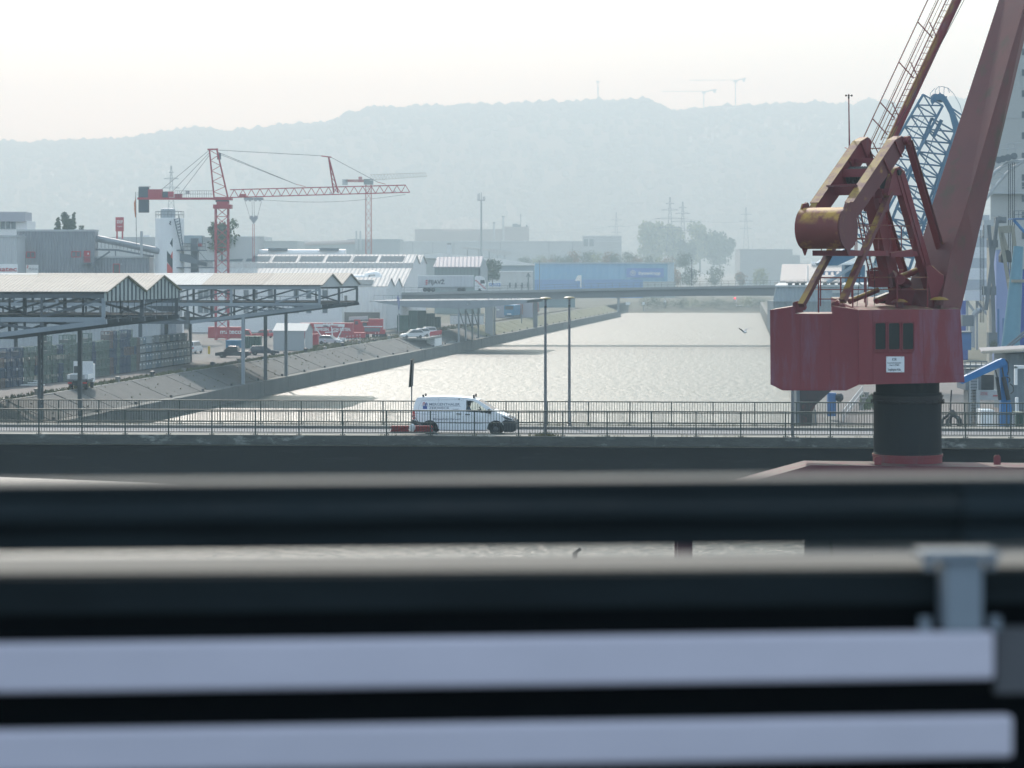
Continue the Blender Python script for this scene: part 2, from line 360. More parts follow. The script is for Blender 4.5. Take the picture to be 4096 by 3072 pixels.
# ================================================================ foreground railing, out of focus
RF = Fr((0, 7.85, CZ), (1, .088, 0), (-.088, 1, 0))
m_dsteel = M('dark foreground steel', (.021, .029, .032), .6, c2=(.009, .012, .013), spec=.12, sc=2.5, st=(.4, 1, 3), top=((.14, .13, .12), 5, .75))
m_lsteel = M('pale foreground steel', (.78, .69, .76), .6, c2=(.66, .59, .65), sc=2, st=(.4, 1, 1))
m_psteel = M('grey post steel', (.30, .33, .37), .6, c2=(.24, .27, .30), sc=4)
m_topst = M('pale top flange', (.12, .112, .10), .85, c2=(.09, .085, .078), sc=3, st=(.5, 1, 1))  # paler than the beam faces below it
fr_ = thing('foreground_railing', 'blurred dark steel railing with two pale bars across the bottom of the view', 'railing', RF(0, 0, -1.6))
prof = [(0, 0), (0, -.05), (-.035, -.075), (-.035, -.105), (0, -.14), (0, -.194), (.03, -.194), (.03, 0)]
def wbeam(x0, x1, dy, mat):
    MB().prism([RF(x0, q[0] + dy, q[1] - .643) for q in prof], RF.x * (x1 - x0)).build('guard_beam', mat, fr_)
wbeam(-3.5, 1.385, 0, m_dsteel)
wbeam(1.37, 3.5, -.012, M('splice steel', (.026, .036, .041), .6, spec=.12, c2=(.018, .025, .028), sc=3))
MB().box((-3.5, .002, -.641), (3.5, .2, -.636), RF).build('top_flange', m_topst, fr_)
MB().box((-3.5, .13, -1.62), (3.5, .15, -.94), RF).build('web_plate', M('shade-black web', (.004, .005, .006), .8, spec=.05), fr_)  # near-black colour stands in for shade in the recess behind the bars
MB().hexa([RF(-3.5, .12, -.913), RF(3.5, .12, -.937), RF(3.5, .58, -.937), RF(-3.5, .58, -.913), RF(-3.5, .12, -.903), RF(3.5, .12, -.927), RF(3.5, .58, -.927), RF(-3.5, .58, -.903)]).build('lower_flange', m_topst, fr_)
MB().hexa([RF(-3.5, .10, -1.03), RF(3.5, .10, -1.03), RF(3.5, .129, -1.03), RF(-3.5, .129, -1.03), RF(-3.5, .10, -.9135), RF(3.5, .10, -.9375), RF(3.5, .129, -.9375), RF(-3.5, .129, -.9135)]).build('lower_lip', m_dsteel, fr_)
for x1, z0, z1 in ((1.472, -1.249, -1.104), (1.53, -1.487, -1.360)):
    MB().box((-3.5, -.005, z0), (x1, .045, z1), RF).build('pale_bar', m_lsteel, fr_, bevel=.012)
MB().box((1.322, .0, -1.103), (1.436, .1, -.885), RF).build('post', m_psteel, fr_, bevel=.006)
MB().box((1.25, -.02, -.884), (1.485, .12, -.858), RF).build('post_flange', m_psteel, fr_, bevel=.006)
for x, z0, z1 in ((1.275, -.915, -.886), (1.465, -.915, -.886), (1.262, -1.1, -1.06), (1.48, -1.1, -1.06)):
    MB().tube(RF(x, .02, z0), RF(x, .02, z1), .017, 8).build('bolt', m_psteel, fr_)
MB().box((1.49, .05, -1.3), (1.62, .09, -1.1), RF).build('end_bracket', M('bracket', (.12, .115, .12), .6), fr_)
MB().box((-30, -12.5, -1.9), (30, .4, -1.622), RF).build('camera_deck', m_gird, kind='structure')
# ================================================================ maroon harbour crane
YEL = (.30, .19, .04)
m_cr = M('faded maroon paint', (.22, .034, .04), .6, c2=(.165, .028, .036), sc=.5, st=(1, 1, .25), c3=(.17, .075, .085), sc3=.9, am3=.25, top=(YEL, 2.2, .25), bump=.004, bsc=8)
m_cr2 = M('maroon house panel', (.24, .036, .045), .55, c2=(.19, .032, .042), sc=.7, st=(1, 1, .18), c3=(.21, .085, .125), sc3=.6, am3=.65, top=((.2, .15, .08), 3, .4))
m_crp = M('portal maroon', (.13, .03, .04), .75, c2=(.10, .026, .034), sc=.6, top=((.10, .07, .055), 2, .5))
m_crb = M('boom maroon', (.165, .045, .045), .6, c2=(.125, .036, .04), sc=.5, c3=(.085, .055, .035), sc3=.45, am3=.45, bump=.004, bsc=6)
m_cry = M('maroon with worn yellow', (.15, .04, .042), .6, c2=(.12, .033, .036), sc=1, c3=(.36, .19, .03), sc3=1.1, am3=.2, top=((.30, .175, .03), 1.2, .15))
m_crd = M('drum with flaking yellow', (.2, .045, .035), .6, c2=(.16, .035, .032), sc=1, c3=(.40, .19, .03), sc3=1.2, am3=.45, top=((.46, .26, .045), 1.5, .15))
m_blk = M('black column paint', (.012, .015, .017), .6, spec=.12, c2=(.02, .023, .025), sc=.7, st=(1, 1, .2), c3=(.05, .04, .03), sc3=1.5, am3=.1)
m_blk2 = M('grimy black metal', (.02, .018, .018), .6)
m_win = M('crane window glass', (.008, .014, .012), .08, spec=.3)
m_plate = M('plate white', (.72, .74, .76), .45)
m_ink = M('ink', (.03, .035, .05), .6)
OX = (3630 - 2048) * 102 / F; OY = 102.0
ef = V((.58, .815, 0)).normalized(); et = V((-.82, .57, 0)).normalized()
def FZ(px, py, t):                          # pixel on the plane t -> (forward, height)
    k = (px - 2048) / F
    f = (k * (OY + et.y * t) - OX - et.x * t) / (ef.x - k * ef.y)
    y = OY + ef.y * f + et.y * t
    return f, CZ - (py - HY) * y / F
def UF(f, z, t): return V((OX, OY, 0)) + ef * f + et * t + V((0, 0, z))
def U(px, py, t): f, z = FZ(px, py, t); return UF(f, z, t)
cr = thing('harbour_crane', 'maroon slewing harbour crane with worn yellow patches on a black column', 'crane', (OX, OY, 4.1))
def plate(name, pts, t, th, mat=None, parent=cr, t0=None):
    pp = [FZ(x, y, t if t0 is None else t0) for x, y in pts]
    return MB().prism([UF(f, z, t - th / 2) for f, z in pp], et * th).build(name, mat or m_cr, parent)
# portal and column
pt = MB().prism([W(3243, 1861, 99.6), W(4500, 1874, 99.6), W(4500, 2010, 99.6), W(3300, 2010, 99.6), W(2850, 2040, 99.6), W(2780, 2060, 99.6), W(2718, 2060, 99.6), W(2718, 2003, 99.6)], (0, 2.4, 0)).build('portal', m_crp, cr)
for d in (99.62, 101.1):
    a, b = W(2720, 2050, 98.5), W(2778, 2050, 98.5)
    MB().box((a.x, d, .6), (b.x, d + .8, a.z), None).build('portal_leg', m_crp, cr)
    a = W(4330, 2010, 98.5); MB().box((a.x, d, 4.1), (a.x + .6, d + .8, a.z)).build('portal_leg', m_cr, cr)
c = V((OX, OY, 0)); R = 1.327
MB().lathe(c + V((0, 0, 0)), [(R + .01, 10.2), (R + .01, 10.52), (R + .04, 10.53), (R + .04, 10.62)], 40).build('column_base', m_cr, cr, smooth=True)
col = MB().lathe(c, [(R, 10.62), (R, 10.66), (R - .015, 10.67), (R - .015, 13.0), (R - .1, 13.0), (R - .1, 13.6)], 48).build('column', m_blk, cr, smooth=True)
MB().lathe(c, [(R + .05, 12.62), (R + .09, 12.65), (R + .09, 12.70), (R + .02, 12.72), (R + .02, 12.85), (R + .06, 12.86), (R + .06, 12.9)], 48).build('slewing_ring', m_blk2, col)
for k in range(26):
    a = 2 * math.pi * k / 26; q = c + V((math.cos(a) * (R + .075), math.sin(a) * (R + .075), 12.58))
    if math.sin(a) < .2: MB().tube(q, q + V((0, 0, .16)), .022, 6).build('bolt', m_blk2, col)
for px, py in ((3512, 1838), (3989, 1833)):
    q = W(px, py, 100.2)
    MB().prism([q + V((-.13, 0, -.25)), q + V((.13, 0, -.25)), q + V((.13, 0, .06)), q + V((.07, 0, .12)), q + V((-.07, 0, .12)), q + V((-.13, 0, .06))], (0, .06, 0)).build('lifting_lug', m_cr, cr)
# machine house: left flank with a notch, right flank with windows
def fd(px): return lerp(100.6, 99.0, (px - 3080) / 353) if px < 3433 else lerp(99.0, 100.7, (px - 3433) / 420)
hl = [(3080, 1240), (3082, 1538), (3131, 1562), (3386, 1562), (3436, 1539), (3433, 1240), (3328, 1223), (3328, 1255), (3181, 1255), (3181, 1224)]
house = MB().prism([W(x, y, fd(x)) for x, y in hl], (.65, 4.2, 0)).build('machine_house', m_cr2, cr)
hr = [(3434, 1240), (3437, 1539), (3858, 1529), (3841, 1237)]
MB().prism([W(x, y, fd(x)) for x, y in hr], (-.25, 6.5, .42)).build('house_flank', m_cr2, house)
ex_h = (W(3840, 1400, fd(3840)) - W(3440, 1400, fd(3440))).normalized(); ny_h = V((ex_h.y, -ex_h.x, 0))
for x0, x1 in ((3498, 3544), (3552, 3600), (3608, 3655)):
    mid = [W(x0, 1290, fd(x0)), W(x1, 1289, fd(x1)), W(x1, 1400, fd(x1)), W(x0, 1401, fd(x0))]
    wv = (mid[1] - mid[0]); hv = (mid[0] - mid[3])
    fm = MB()
    for a, b in ((0, 1), (1, 2), (2, 3), (3, 0)): fm.beam(mid[a] + ny_h * .012, mid[b] + ny_h * .012, .05, .035, up=ny_h)
    wf = fm.build('window_frame', m_cr, house)
    ins = .035; cs = []
    o = mid[3] + V((0, 0, .03)) + wv.normalized() * .03; ww = wv.length - .06; hh = hv.length - .06; r = .06
    for cx, cz, a0 in ((ww - r, r, -90), (ww - r, hh - r, 0), (r, hh - r, 90), (r, r, 180)):
        for k in range(4):
            a = math.radians(a0 + k * 30); cs.append(o + wv.normalized() * (cx + r * math.cos(a)) + V((0, 0, cz + r * math.sin(a))) + ny_h * .006)
    MB().prism(cs, -ny_h * .004).build('pane', m_win, wf)
    MB().beam(mid[3] + V((0, 0, -.07)) + ny_h * .02, mid[2] + V((0, 0, -.07)) + ny_h * .02, .05, .03).build('sill', m_cr, wf)
sp = [W(3544, 1489, fd(3544)), W(3616, 1489, fd(3616)), W(3616, 1426, fd(3616)), W(3544, 1426, fd(3544))]
spo = MB().prism([q + ny_h * .012 for q in sp], ny_h * .012).build('rating_plate', m_plate, house)
zz = V((0, 0, 1)); o = sp[0] + ny_h * .026
text('KSR', o + ex_h * .25 + zz * .44, ex_h, zz, .15, m_ink, spo, width=.19)
text('Kranservice Rheinberg GmbH', o + ex_h * .05 + zz * .335, ex_h, zz, .065, m_ink, spo, width=.58)
text('Umbau Nr. 699/158/06', o + ex_h * .13 + zz * .25, ex_h, zz, .065, m_ink, spo, width=.42)
text('Tragfähigkeit: 9/16t', o + ex_h * .06 + zz * .06, ex_h, zz, .12, m_ink, spo, width=.56)
for a, b in ((.02, .03), (.66, .03), (.02, .57), (.66, .57)): MB().tube(o + ex_h * a + zz * b, o + ex_h * a + zz * b + ny_h * .006, .012, 6).build('rivet', m_ink, spo)
for x0, y0, x1, y1 in ((3490, 1242, 3493, 1536), (3690, 1240, 3698, 1532), (3436, 1502, 3856, 1496)):
    MB().beam(W(x0, y0, fd(x0) - .004), W(x1, y1, fd(x1) - .004), .014, .014).build('weld_seam', m_cr, house)
for x0 in (3200, 3320): MB().beam(W(x0, 1262, fd(x0) - .004), W(x0 + 1, 1560, fd(x0) - .004), .014, .014).build('weld_seam', m_cr, house)
# notch floor equipment and lugs
for px in (3190, 3345):
    q = W(px - 8, 1218, 100.2); MB().prism([q + V((-.06, 0, -.3)), q + V((.3, 0, -.3)), q + V((.22, 0, .02)), q + V((.1, 0, .14)), q + V((-.04, 0, .1))], (0, .12, 0)).build('strut_bracket', m_cr, house)
    MB().tube(q + V((.3, -.04, -.1)), q + V((.3, .16, -.1)), .13, 12).build('strut_pin', m_cr, house)
    q = W(px - 14, 1212, 100.0); MB().prism([q + V((-.05, 0, -.15)), q + V((.07, 0, -.15)), q + V((.07, 0, 0)), q + V((.02, 0, .05)), q + V((-.05, 0, 0))], (0, .05, 0)).build('lifting_lug', m_cry, house)
# rocker with its drum counterweight
bp = [(3396, 810), (3563, 563), (3585, 547), (3600, 547), (3610, 560), (3606, 600), (3579, 645), (3430, 853), (3390, 905), (3372, 860)]
for t, nm in ((-.72, 'rocker_beam'), (.72, 'rocker_beam')):
    rb = plate(nm, bp, t, .26, m_cry if t < 0 else m_cr, t0=-.72)
    fl = [FZ(x, y, -.72) for x, y in ((3396, 810), (3563, 563), (3592, 546))]
    mb = MB()
    for (f0, z0), (f1, z1) in zip(fl, fl[1:]): mb.beam(UF(f0, z0, t), UF(f1, z1, t), .36, .05, up=et.cross(UF(f1, z1, t) - UF(f0, z0, t)))
    mb.build('flange', m_cry, rb)
    for (x0, y0, x1, y1) in ((3563, 563, 3590, 628), (3520, 640, 3548, 700)):
        a, b = FZ(x0, y0, -.72), FZ(x1, y1, -.72)
        MB().beam(UF(*a, t - .17), UF(*b, t - .17), .05, .06, up=et).build('stiffener', m_cr, rb)
    fc, zc = FZ(3375, 912, -.72); pts = []
    for k in range(28):
        a = 2 * math.pi * k / 28; r = .79
        if abs(k - 7) < 1.5: r = .93
        if k == 21: r = 1.0
        pts.append((fc + r * .92 * math.cos(a), zc + r * math.sin(a)))
    tt = t - .17 if t < 0 else t + .17
    ds = MB().prism([UF(f, z, tt - .03) for f, z in pts], et * .06).build('drum_end_plate', m_cry if t < 0 else m_cr, rb)
    lf, lz = FZ(3380, 814, -.72); MB().prism([UF(lf - .22, lz - .2, tt - .05), UF(lf + .2, lz - .2, tt - .05), UF(lf + .12, lz + .02, tt - .05), UF(lf, lz + .07, tt - .05), UF(lf - .1, lz, tt - .05)], et * .1).build('lifting_lug', m_cry, rb)
fc, zc = FZ(3375, 912, -.72)
MB().tube(UF(fc, zc, -.86), UF(fc, zc, .86), .765, 40).build('counterweight_drum', m_crd, cr, smooth=True)
for (x, y, hgt, th) in ((3462, 757, .42, .06), (3440, 742, .06, .34), (3500, 690, .3, .2), (3545, 640, .16, .16)):
    f, z = FZ(x, y, -.72); MB().beam(UF(f, z, -.6), UF(f, z, .6), th, hgt).build('rocker_crossbeam', m_cry if th > .3 else m_cr, cr)
# tie rods from rocker tip to the boom foot
for t in (-.72, .72):
    a, b = FZ(3606, 562, -.72), FZ(3763, 1088, -.72); tt = t - .24 if t < 0 else t + .2
    tr = MB().beam(UF(*a, tt), UF(*b, tt), .1, .24, up=et).build('tie_rod', m_cr, cr)
    MB().beam(UF(a[0] + .05, a[1], tt - .055), UF(b[0] + .05, b[1], tt - .055), .02, .3, up=et).build('rod_flange', m_cry, tr)
    for q in (a, b): MB().tube(UF(*q, tt - .1), UF(*q, tt + .1), .17, 16).build('rod_eye', m_cr, tr, smooth=True)
    MB().tube(UF(*a, tt - .13), UF(*a, tt - .1), .08, 12).build('pin', m_cry, tr)
# tower (A-frame)
for t, tb in ((-.6, -.75), (.6, .8)):
    a, b = FZ(3583, 690, -.6), FZ(3712, 1195, -.6)
    lg = MB().loft([[UF(a[0] + s * .2, a[1], t + k * .13) for s, k in ((-1, -1), (1, -1), (1, 1), (-1, 1))], [UF(b[0] + s * .17, b[1], tb + k * .14) for s, k in ((-1, -1), (1, -1), (1, 1), (-1, 1))]]).build('tower_leg', m_cr, cr)
    MB().beam(UF(a[0] + .24, a[1], t - .15), UF(b[0] + .2, b[1], tb - .16), .04, .36, up=ef).build('leg_flange', m_cr, lg)
    a, b = FZ(3560, 770, -.6), FZ(3370, 1205, -.75)
    pb = UF(*b, tb) if t < 0 else U(3205, 1222, .8)
    st = MB().beam(UF(*a, t), pb, .2, .24, up=et).build('back_strut', m_cry, cr)
    plate('gusset', [(3560, 700), (3572, 674), (3588, 666), (3601, 678), (3612, 720), (3630, 782), (3540, 782)], t, .22, m_cr, lg, -.6)
    MB().tube(UF(*FZ(3582, 690, -.6), t - .2), UF(*FZ(3582, 690, -.6), t + .2), .12, 14).build('pivot_pin', m_blk2, lg)
a, b = FZ(3478, 770, 0), FZ(3545, 1090, 0)
MB().beam(UF(*a, 0), UF(*b, 0), .42, .36, up=ef).build('mast', m_cr, cr)
for px, py, w_ in ((3520, 830, .3), (3500, 775, .35)):
    f, z = FZ(px, py, 0); MB().beam(UF(f - .3, z, -.5), UF(f - .3, z, .5), .18, w_).build('tower_crossbeam', m_cr, cr)
a, b = FZ(3556, 820, -.2), FZ(3640, 1075, -.2); MB().beam(UF(*a, .45), UF(*b, .7), .2, .26, up=et).build('tower_leg', m_cr, cr)
# mid platform
f0, z0 = FZ(3370, 1012, -.5); f1, _ = FZ(3650, 1012, -.5)
pf = MB().prism([UF(f0, z0 - .1, -.75), UF(f1, z0 - .1, -.75), UF(f1, z0 - .1, .75), UF(f0, z0 - .1, .75)], (0, 0, .2)).build('platform', m_cr, cr)
plate('platform_bracket', [(3560, 1012), (3648, 996), (3650, 1028), (3560, 1028)], -.77, .08, m_cr, pf, -.77)
for t in (-.7, .7):
    mb = MB(); fa, fb = f0 + .6, f1 - .4
    for k in range(6): mb.tube(UF(lerp(fa, fb, k / 5), z0 + .1, t), UF(lerp(fa, fb, k / 5), z0 + 1.05, t), .022, 6)
    for h in (.55, 1.05): mb.tube(UF(fa, z0 + h, t), UF(fb, z0 + h, t), .022, 6)
    mb.build('platform_railing', m_cr, pf)
mb = MB(); a, b = FZ(3435, 850, .3), FZ(3490, 1120, .3)
for s in (-.16, .16): mb.beam(UF(a[0] + s, a[1], .3), UF(b[0] + s, b[1], .3), .04)
for k in range(14): q = lerp(a[0], b[0], k / 13), lerp(a[1], b[1], k / 13); mb.tube(UF(q[0] - .16, q[1], .3), UF(q[0] + .16, q[1], .3), .012, 5)
mb.build('ladder', m_cr, cr)
# machinery on the roof
mc = MB().prism([W(x, y, 101.4) for x, y in ((3466, 1083), (3473, 1146), (3500, 1150), (3556, 1148), (3560, 1080), (3548, 1080))], (.2, 1.0, 0)).build('winch_box', m_cr, cr)
MB().prism([W(x, y, 101.35) for x, y in ((3466, 1082), (3556, 1079), (3562, 1074), (3556, 1066), (3500, 1070))], (.25, 1.1, .02)).build('winch_lid', m_cr, mc)
MB().prism([W(x, y, 101.3) for x, y in ((3549, 1095), (3562, 1080), (3572, 1145), (3560, 1150))], (.1, .15, 0)).build('winch_hatch', m_cry, mc)
MB().prism([W(x, y, 101.9) for x, y in ((3560, 1075), (3575, 1090), (3605, 1160), (3560, 1165))], (.2, .6, 0)).build('winch_side', m_cr, mc)
MB().tube(W(3600, 1118, 101.2), W(3626, 1135, 102.4), .2, 16).build('motor', m_cr, mc, smooth=True)
MB().tube(W(3397, 1206, 100.9), W(3512, 1160, 101.6), .105, 14).build('luffing_cylinder', m_cry, cr, smooth=True)
MB().tube(W(3600, 1110, 101.9), W(3664, 1083, 102.6), .13, 14).build('exhaust_pipe', m_cr, cr, smooth=True)
MB().prism([W(x, y, 102.2) for x, y in ((3540, 1222), (3545, 1180), (3575, 1160), (3640, 1145), (3700, 1200), (3705, 1224))], (.2, .6, 0)).build('boom_foot', m_cr, cr)
MB().prism([W(x, y, 103) for x, y in ((3500, 1222), (3510, 1190), (3560, 1170), (3620, 1190), (3680, 1222))], (0, 1, 0)).build('gearbox', m_blk2, cr)
MB().tube(W(3505, 1205, 101.3), W(3540, 1192, 101.8), .11, 12).build('hose_drum', m_cr, cr)
MB().prism([W(x, y, 101.0) for x, y in ((3704, 1068), (3712, 1061), (3726, 1063), (3762, 1096), (3774, 1100), (3775, 1232), (3730, 1232))], (.1, .3, 0)).build('boom_bracket', m_cr, cr)
for px, py, r in ((3597, 1209, .33), (3757, 1200, .36)):
    q = W(px, py, 100.6); vt = MB().lathe(q, [(r * .5, -.2), (r * .5, -.02), (r, 0), (r * .95, .03), (r * .6, .1), (.02, .13)], 18).build('roof_vent', m_cry, cr, smooth=True)
# roof railing
mb = MB(); D = 100.4
for px in (3274, 3363, 3411, 3464, 3589, 3710): mb.tube(W(px, 1228 if px > 3300 else 1250, D), W(px, 1110, D), .03, 8)
for y, x0, x1 in ((1110, 3272, 3714), (1158, 3272, 3714), (1196, 3274, 3420)): mb.tube(W(x0, y, D), W(x1, y, D), .02, 8)
for px in (3282, 3407, 3458): mb.tube(W(px, 1225, D + 2.5), W(px, 1112, D + 2.5), .026, 6)
for y in (1112, 1158): mb.tube(W(3262, y, D + 2.5), W(3460, y, D + 2.5), .018, 6); mb.tube(W(3262, y, D + 2.5), W(3272, y, D), .018, 6)
mb.build('roof_railing', m_cr, cr)
# lookout cage, anemometer and cable drum
f, z = FZ(3460, 705, -.1)
MB().tube(UF(f, z, -.55), UF(f, z, .5), .36, 24).build('cable_drum', m_blk2, cr, smooth=True)
mb = MB()
for k in range(9): mb.lathe(UF(f, z, -.5 + k * .12), [(.36, 0), (.385, .03), (.36, .06)], 20, et)
mb.build('rope_turns', M('wire rope', (.05, .045, .04), .5, .4), cr)
MB().prism([W(x, y, 101.6) for x, y in ((3520, 700), (3562, 670), (3566, 780), (3500, 782), (3500, 740))], (.1, .8, 0)).build('winch_drum_guard', m_blk2, cr)
mb = MB(); D = 100.9
for a, b in (((3394, 595), (3397, 714)), ((3475, 598), (3475, 714)), ((3534, 598), (3516, 660))): mb.tube(W(*a, D), W(*b, D), .026, 6)
for a, b in (((3391, 595), (3534, 593)), ((3394, 652), (3512, 651)), ((3397, 712), (3468, 709))): mb.tube(W(*a, D), W(*b, D), .022, 6)
for a, b in (((3391, 595), (3380, 590)), ((3394, 652), (3383, 648))): mb.tube(W(*a, D), W(*b, D + 1.2), .02, 6)
cg = mb.build('lookout_railing', m_cr, cr)
MB().prism([W(x, y, 101.8) for x, y in ((3392, 600), (3428, 600), (3428, 640), (3392, 640))], (0, .02, 0)).build('wind_screen', M('grey screen', (.3, .3, .32), .4), cg)
MB().tube(W(3399, 714, D - .1), W(3395, 384, D - .1), .035, 8, .022).build('anemometer_mast', m_cr, cr)
an = MB()
for x in (3384, 3407): an.ball(W(x, 382, D - .1), .04, 10, 6)
an.tube(W(3384, 382, D - .1), W(3407, 382, D - .1), .008, 6); an.tube(W(3395, 395, D - .1), W(3395, 377, D - .1), .03, 8)
an.build('wind_cups', m_blk2, cr)
# luffing rod, its ladder and handrails
def slant(px0, py0, px1, py1, d0, d1, r, name, mat, par, n=8):
    return MB().tube(W(px0, py0, d0), W(px1, py1, d1), r, n).build(name, mat, par, smooth=True)
rod = slant(3528, 640, 3864, -80, 101.9, 105.5, .185, 'luffing_rod', m_cr, cr, 20)
slant(3560, 560, 3878, -40, 101.6, 105, .012, 'hoist_rope', m_blk2, cr)
def al(py, x0): return x0 - .4665 * py
mb = MB()
for x0 in (3785, 3812): mb.beam(W(al(560, x0), 560, 101.3), W(al(-60, x0), -60, 104.5), .035)
for k in range(28):
    y = 575 - k * 24.2; mb.tube(W(al(y, 3785), y, 101.3 + (560 - y) * .0052), W(al(y, 3816), y + 2, 101.4 + (560 - y) * .0052), .012, 5)
mb.build('rod_ladder', m_cr, rod)
for x0, ye, r in ((3711, 640, .022), (3753, 600, .022), (3745, 600, .01), (3768, 600, .01), (3795, 600, .01)):
    MB().tube(W(al(ye, x0), ye, 101.2), W(al(-60, x0), -60, 104.4), r, 6).build('handrail', m_cr, rod)
for y in (-74, 87, 248, 409, 474, 570):
    MB().beam(W(al(y, 3711), y, 101.3), W(al(y, 3711) + 60, y + 65, 101.6), .035).build('rail_strut', m_cr, rod)
    if y != 474: MB().beam(W(al(y, 3758), y, 101.3), W(al(y, 3758) + 30, y + 62, 101.6), .03).build('rail_strut', m_cr, rod)
for x0, y0, x1, y1 in ((3470, 760, 3428, 1225), (3504, 770, 3497, 1222), (3535, 700, 3520, 1000), (3478, 1010, 3470, 1222)):
    MB().tube(W(x0, y0, 101), W(x1, y1, 101), .012, 6).build('hoist_rope', m_blk2, cr)
# main boom: a tapering box
rings = []
for y, l, m_, r in ((-160, 4047, 4150, 4173, ), (820, 3728, 3867, 3942), (1000, 3676, 3806, 3900), (1171, 3628, 3772, 3860), (1245, 3622, 3760, 3842)):
    k = (1245 - y) / 1405; rings.append([W(m_, y, 100.6 + 4 * k), W(r, y, 102.2 + 4 * k), W(lerp(l, r, .55), y, 104 + 4 * k), W(l, y, 102.4 + 4 * k)])
MB().loft(rings).build('main_boom', m_crb, cr, bevel=.02)
# ================================================================ white van with its driver
m_van = M('white van paint', (.86, .87, .88), .3, c2=(.82, .83, .85), sc=1, spec=.5)
m_plast = M('dark plastic trim', (.03, .033, .037), .6)
m_tyre = M('tyre rubber', (.018, .018, .018), .8)
m_rim = M('steel rim', (.12, .125, .13), .4, .6)
m_tail = M('tail lamp red', (.55, .02, .015), .2)
m_hl = M('headlamp', (.10, .11, .12), .1, .2)
m_grey = M('grey lettering', (.17, .19, .24), .6)
m_blue = M('blue print', (.01, .06, .3), .5)
m_redp = M('red print', (.5, .02, .04), .5)
m_line = M('panel gap', (.25, .26, .28), .5)
def clearglass(name, tint=(.75, .8, .8)):
    m = bpy.data.materials.new(name); m.use_nodes = True; n = m.node_tree.nodes; n.remove(n['Principled BSDF'])
    a = n.new('ShaderNodeBsdfTransparent'); a.inputs[0].default_value = (*tint, 1); b = n.new('ShaderNodeBsdfGlossy'); b.inputs['Roughness'].default_value = .03
    x = n.new('ShaderNodeMixShader'); fr = n.new('ShaderNodeFresnel'); fr.inputs[0].default_value = 1.45; L = m.node_tree.links.new
    L(fr.outputs[0], x.inputs[0]); L(a.outputs[0], x.inputs[1]); L(b.outputs[0], x.inputs[2]); L(x.outputs[0], n['Material Output'].inputs[0]); return m
m_cg = clearglass('side window glass')
vx = (1650 - 2048) * 131.2 / F
VF = Fr(BR(vx - 2.2 * .07, 2.2, -.12), BR.x, BR.y)          # x forward from the tail, y away from us (0 = near side), z up
HW = .96
def sy(z, side): y = HW - max(0, z - 1.0) * .13; return HW - y if side == 0 else HW + y
def vp(x, z, side=0, out=0): return VF(x, sy(z, side) + (-out if side == 0 else out), z)
van = thing('delivery_van', 'white panel van with blue and red company lettering driving over the bridge', 'van', VF(2.57, HW, 0))
arch = lambda cx, r: [(cx + r * math.cos(math.radians(a)), .34 + r * math.sin(math.radians(a))) for a in range(0, 181, 20)]
FWX, RWX = 4.16, .86
low = [(.03, 1.0), (.01, .81), (.02, .45), (.1, .3)] + [p for p in arch(RWX, .41)[::-1] if p[1] > .3] + [(1.5, .24), (3.5, .24)] + [p for p in arch(FWX, .41)[::-1] if p[1] > .3] + [(4.75, .2), (5.08, .24), (5.13, .47), (5.08, .72), (4.97, .86), (4.66, 1.0)]
up_roof = [(.0, 1.18), (.09, 1.586), (.15, 1.78), (.22, 1.865), (.34, 1.895), (1.49, 1.92), (2.3, 1.9), (2.68, 1.873), (3.01, 1.83), (3.28, 1.75), (3.65, 1.53), (4.03, 1.265), (4.2, 1.17), (4.53, 1.05)]
wtop = [(2.68, 1.76), (3.0, 1.735), (3.25, 1.62), (3.58, 1.38), (3.9, 1.11)]
wbot = [(2.68, 1.19), (3.0, 1.175), (3.25, 1.16), (3.58, 1.135), (3.9, 1.105)]
mb = MB()
prof_ = low + up_roof[::-1]
n0 = len(prof_)
for side in (0, 1):
    P = lambda q: vp(q[0], q[1], side)
    mb.poly([P(q) for q in low])
    rearp = up_roof[:8]                                  # rear panel up to the B pillar
    mb.poly([P((.03, 1.0))] + [P(q) for q in rearp] + [P((2.68, 1.0))])
    rl = up_roof[7:12]
    for i in range(4): mb.poly([P(rl[i]), P(rl[i + 1]), P(wtop[i + 1]), P(wtop[i])])
    for i in range(4): mb.poly([P(wbot[i]), P(wbot[i + 1]), P((wbot[i + 1][0], 1.0)), P((wbot[i][0], 1.0))])
    mb.poly([P(rl[4]), P(up_roof[12]), P(up_roof[13]), P((4.66, 1.0)), P((3.9, 1.0)), P((3.9, 1.108))])
ring = low[::-1] if False else low
outl = [(.03, 1.0)] + up_roof + [(4.66, 1.0)]
def skin(a, b):                                          # shell between the sides with a rounded shoulder
    na = [vp(*a, 0), vp(*a, 1)]; nb = [vp(*b, 0), vp(*b, 1)]
    mb.poly([na[0], nb[0], nb[1], na[1]])
for i, (a, b) in enumerate(zip(outl, outl[1:])):
    if i in (10, 11, ): continue                         # windscreen opening
    skin(a, b)
for a, b in zip(low, low[1:]): skin(b, a)
body = mb.build('body', m_van, van)
MB().prism([vp(3.30, 1.735, 0, -.05), vp(4.02, 1.262, 0, -.05), vp(4.02, 1.262, 1, -.05), vp(3.30, 1.735, 1, -.05)], (0, 0, .012)).build('windscreen', m_cg, van)
for side in (0, 1):
    MB().poly([vp(x, z, side, -.012) for x, z in wtop] + [vp(x, z, side, -.012) for x, z in wbot[::-1]]).build('side_window', m_cg, van)
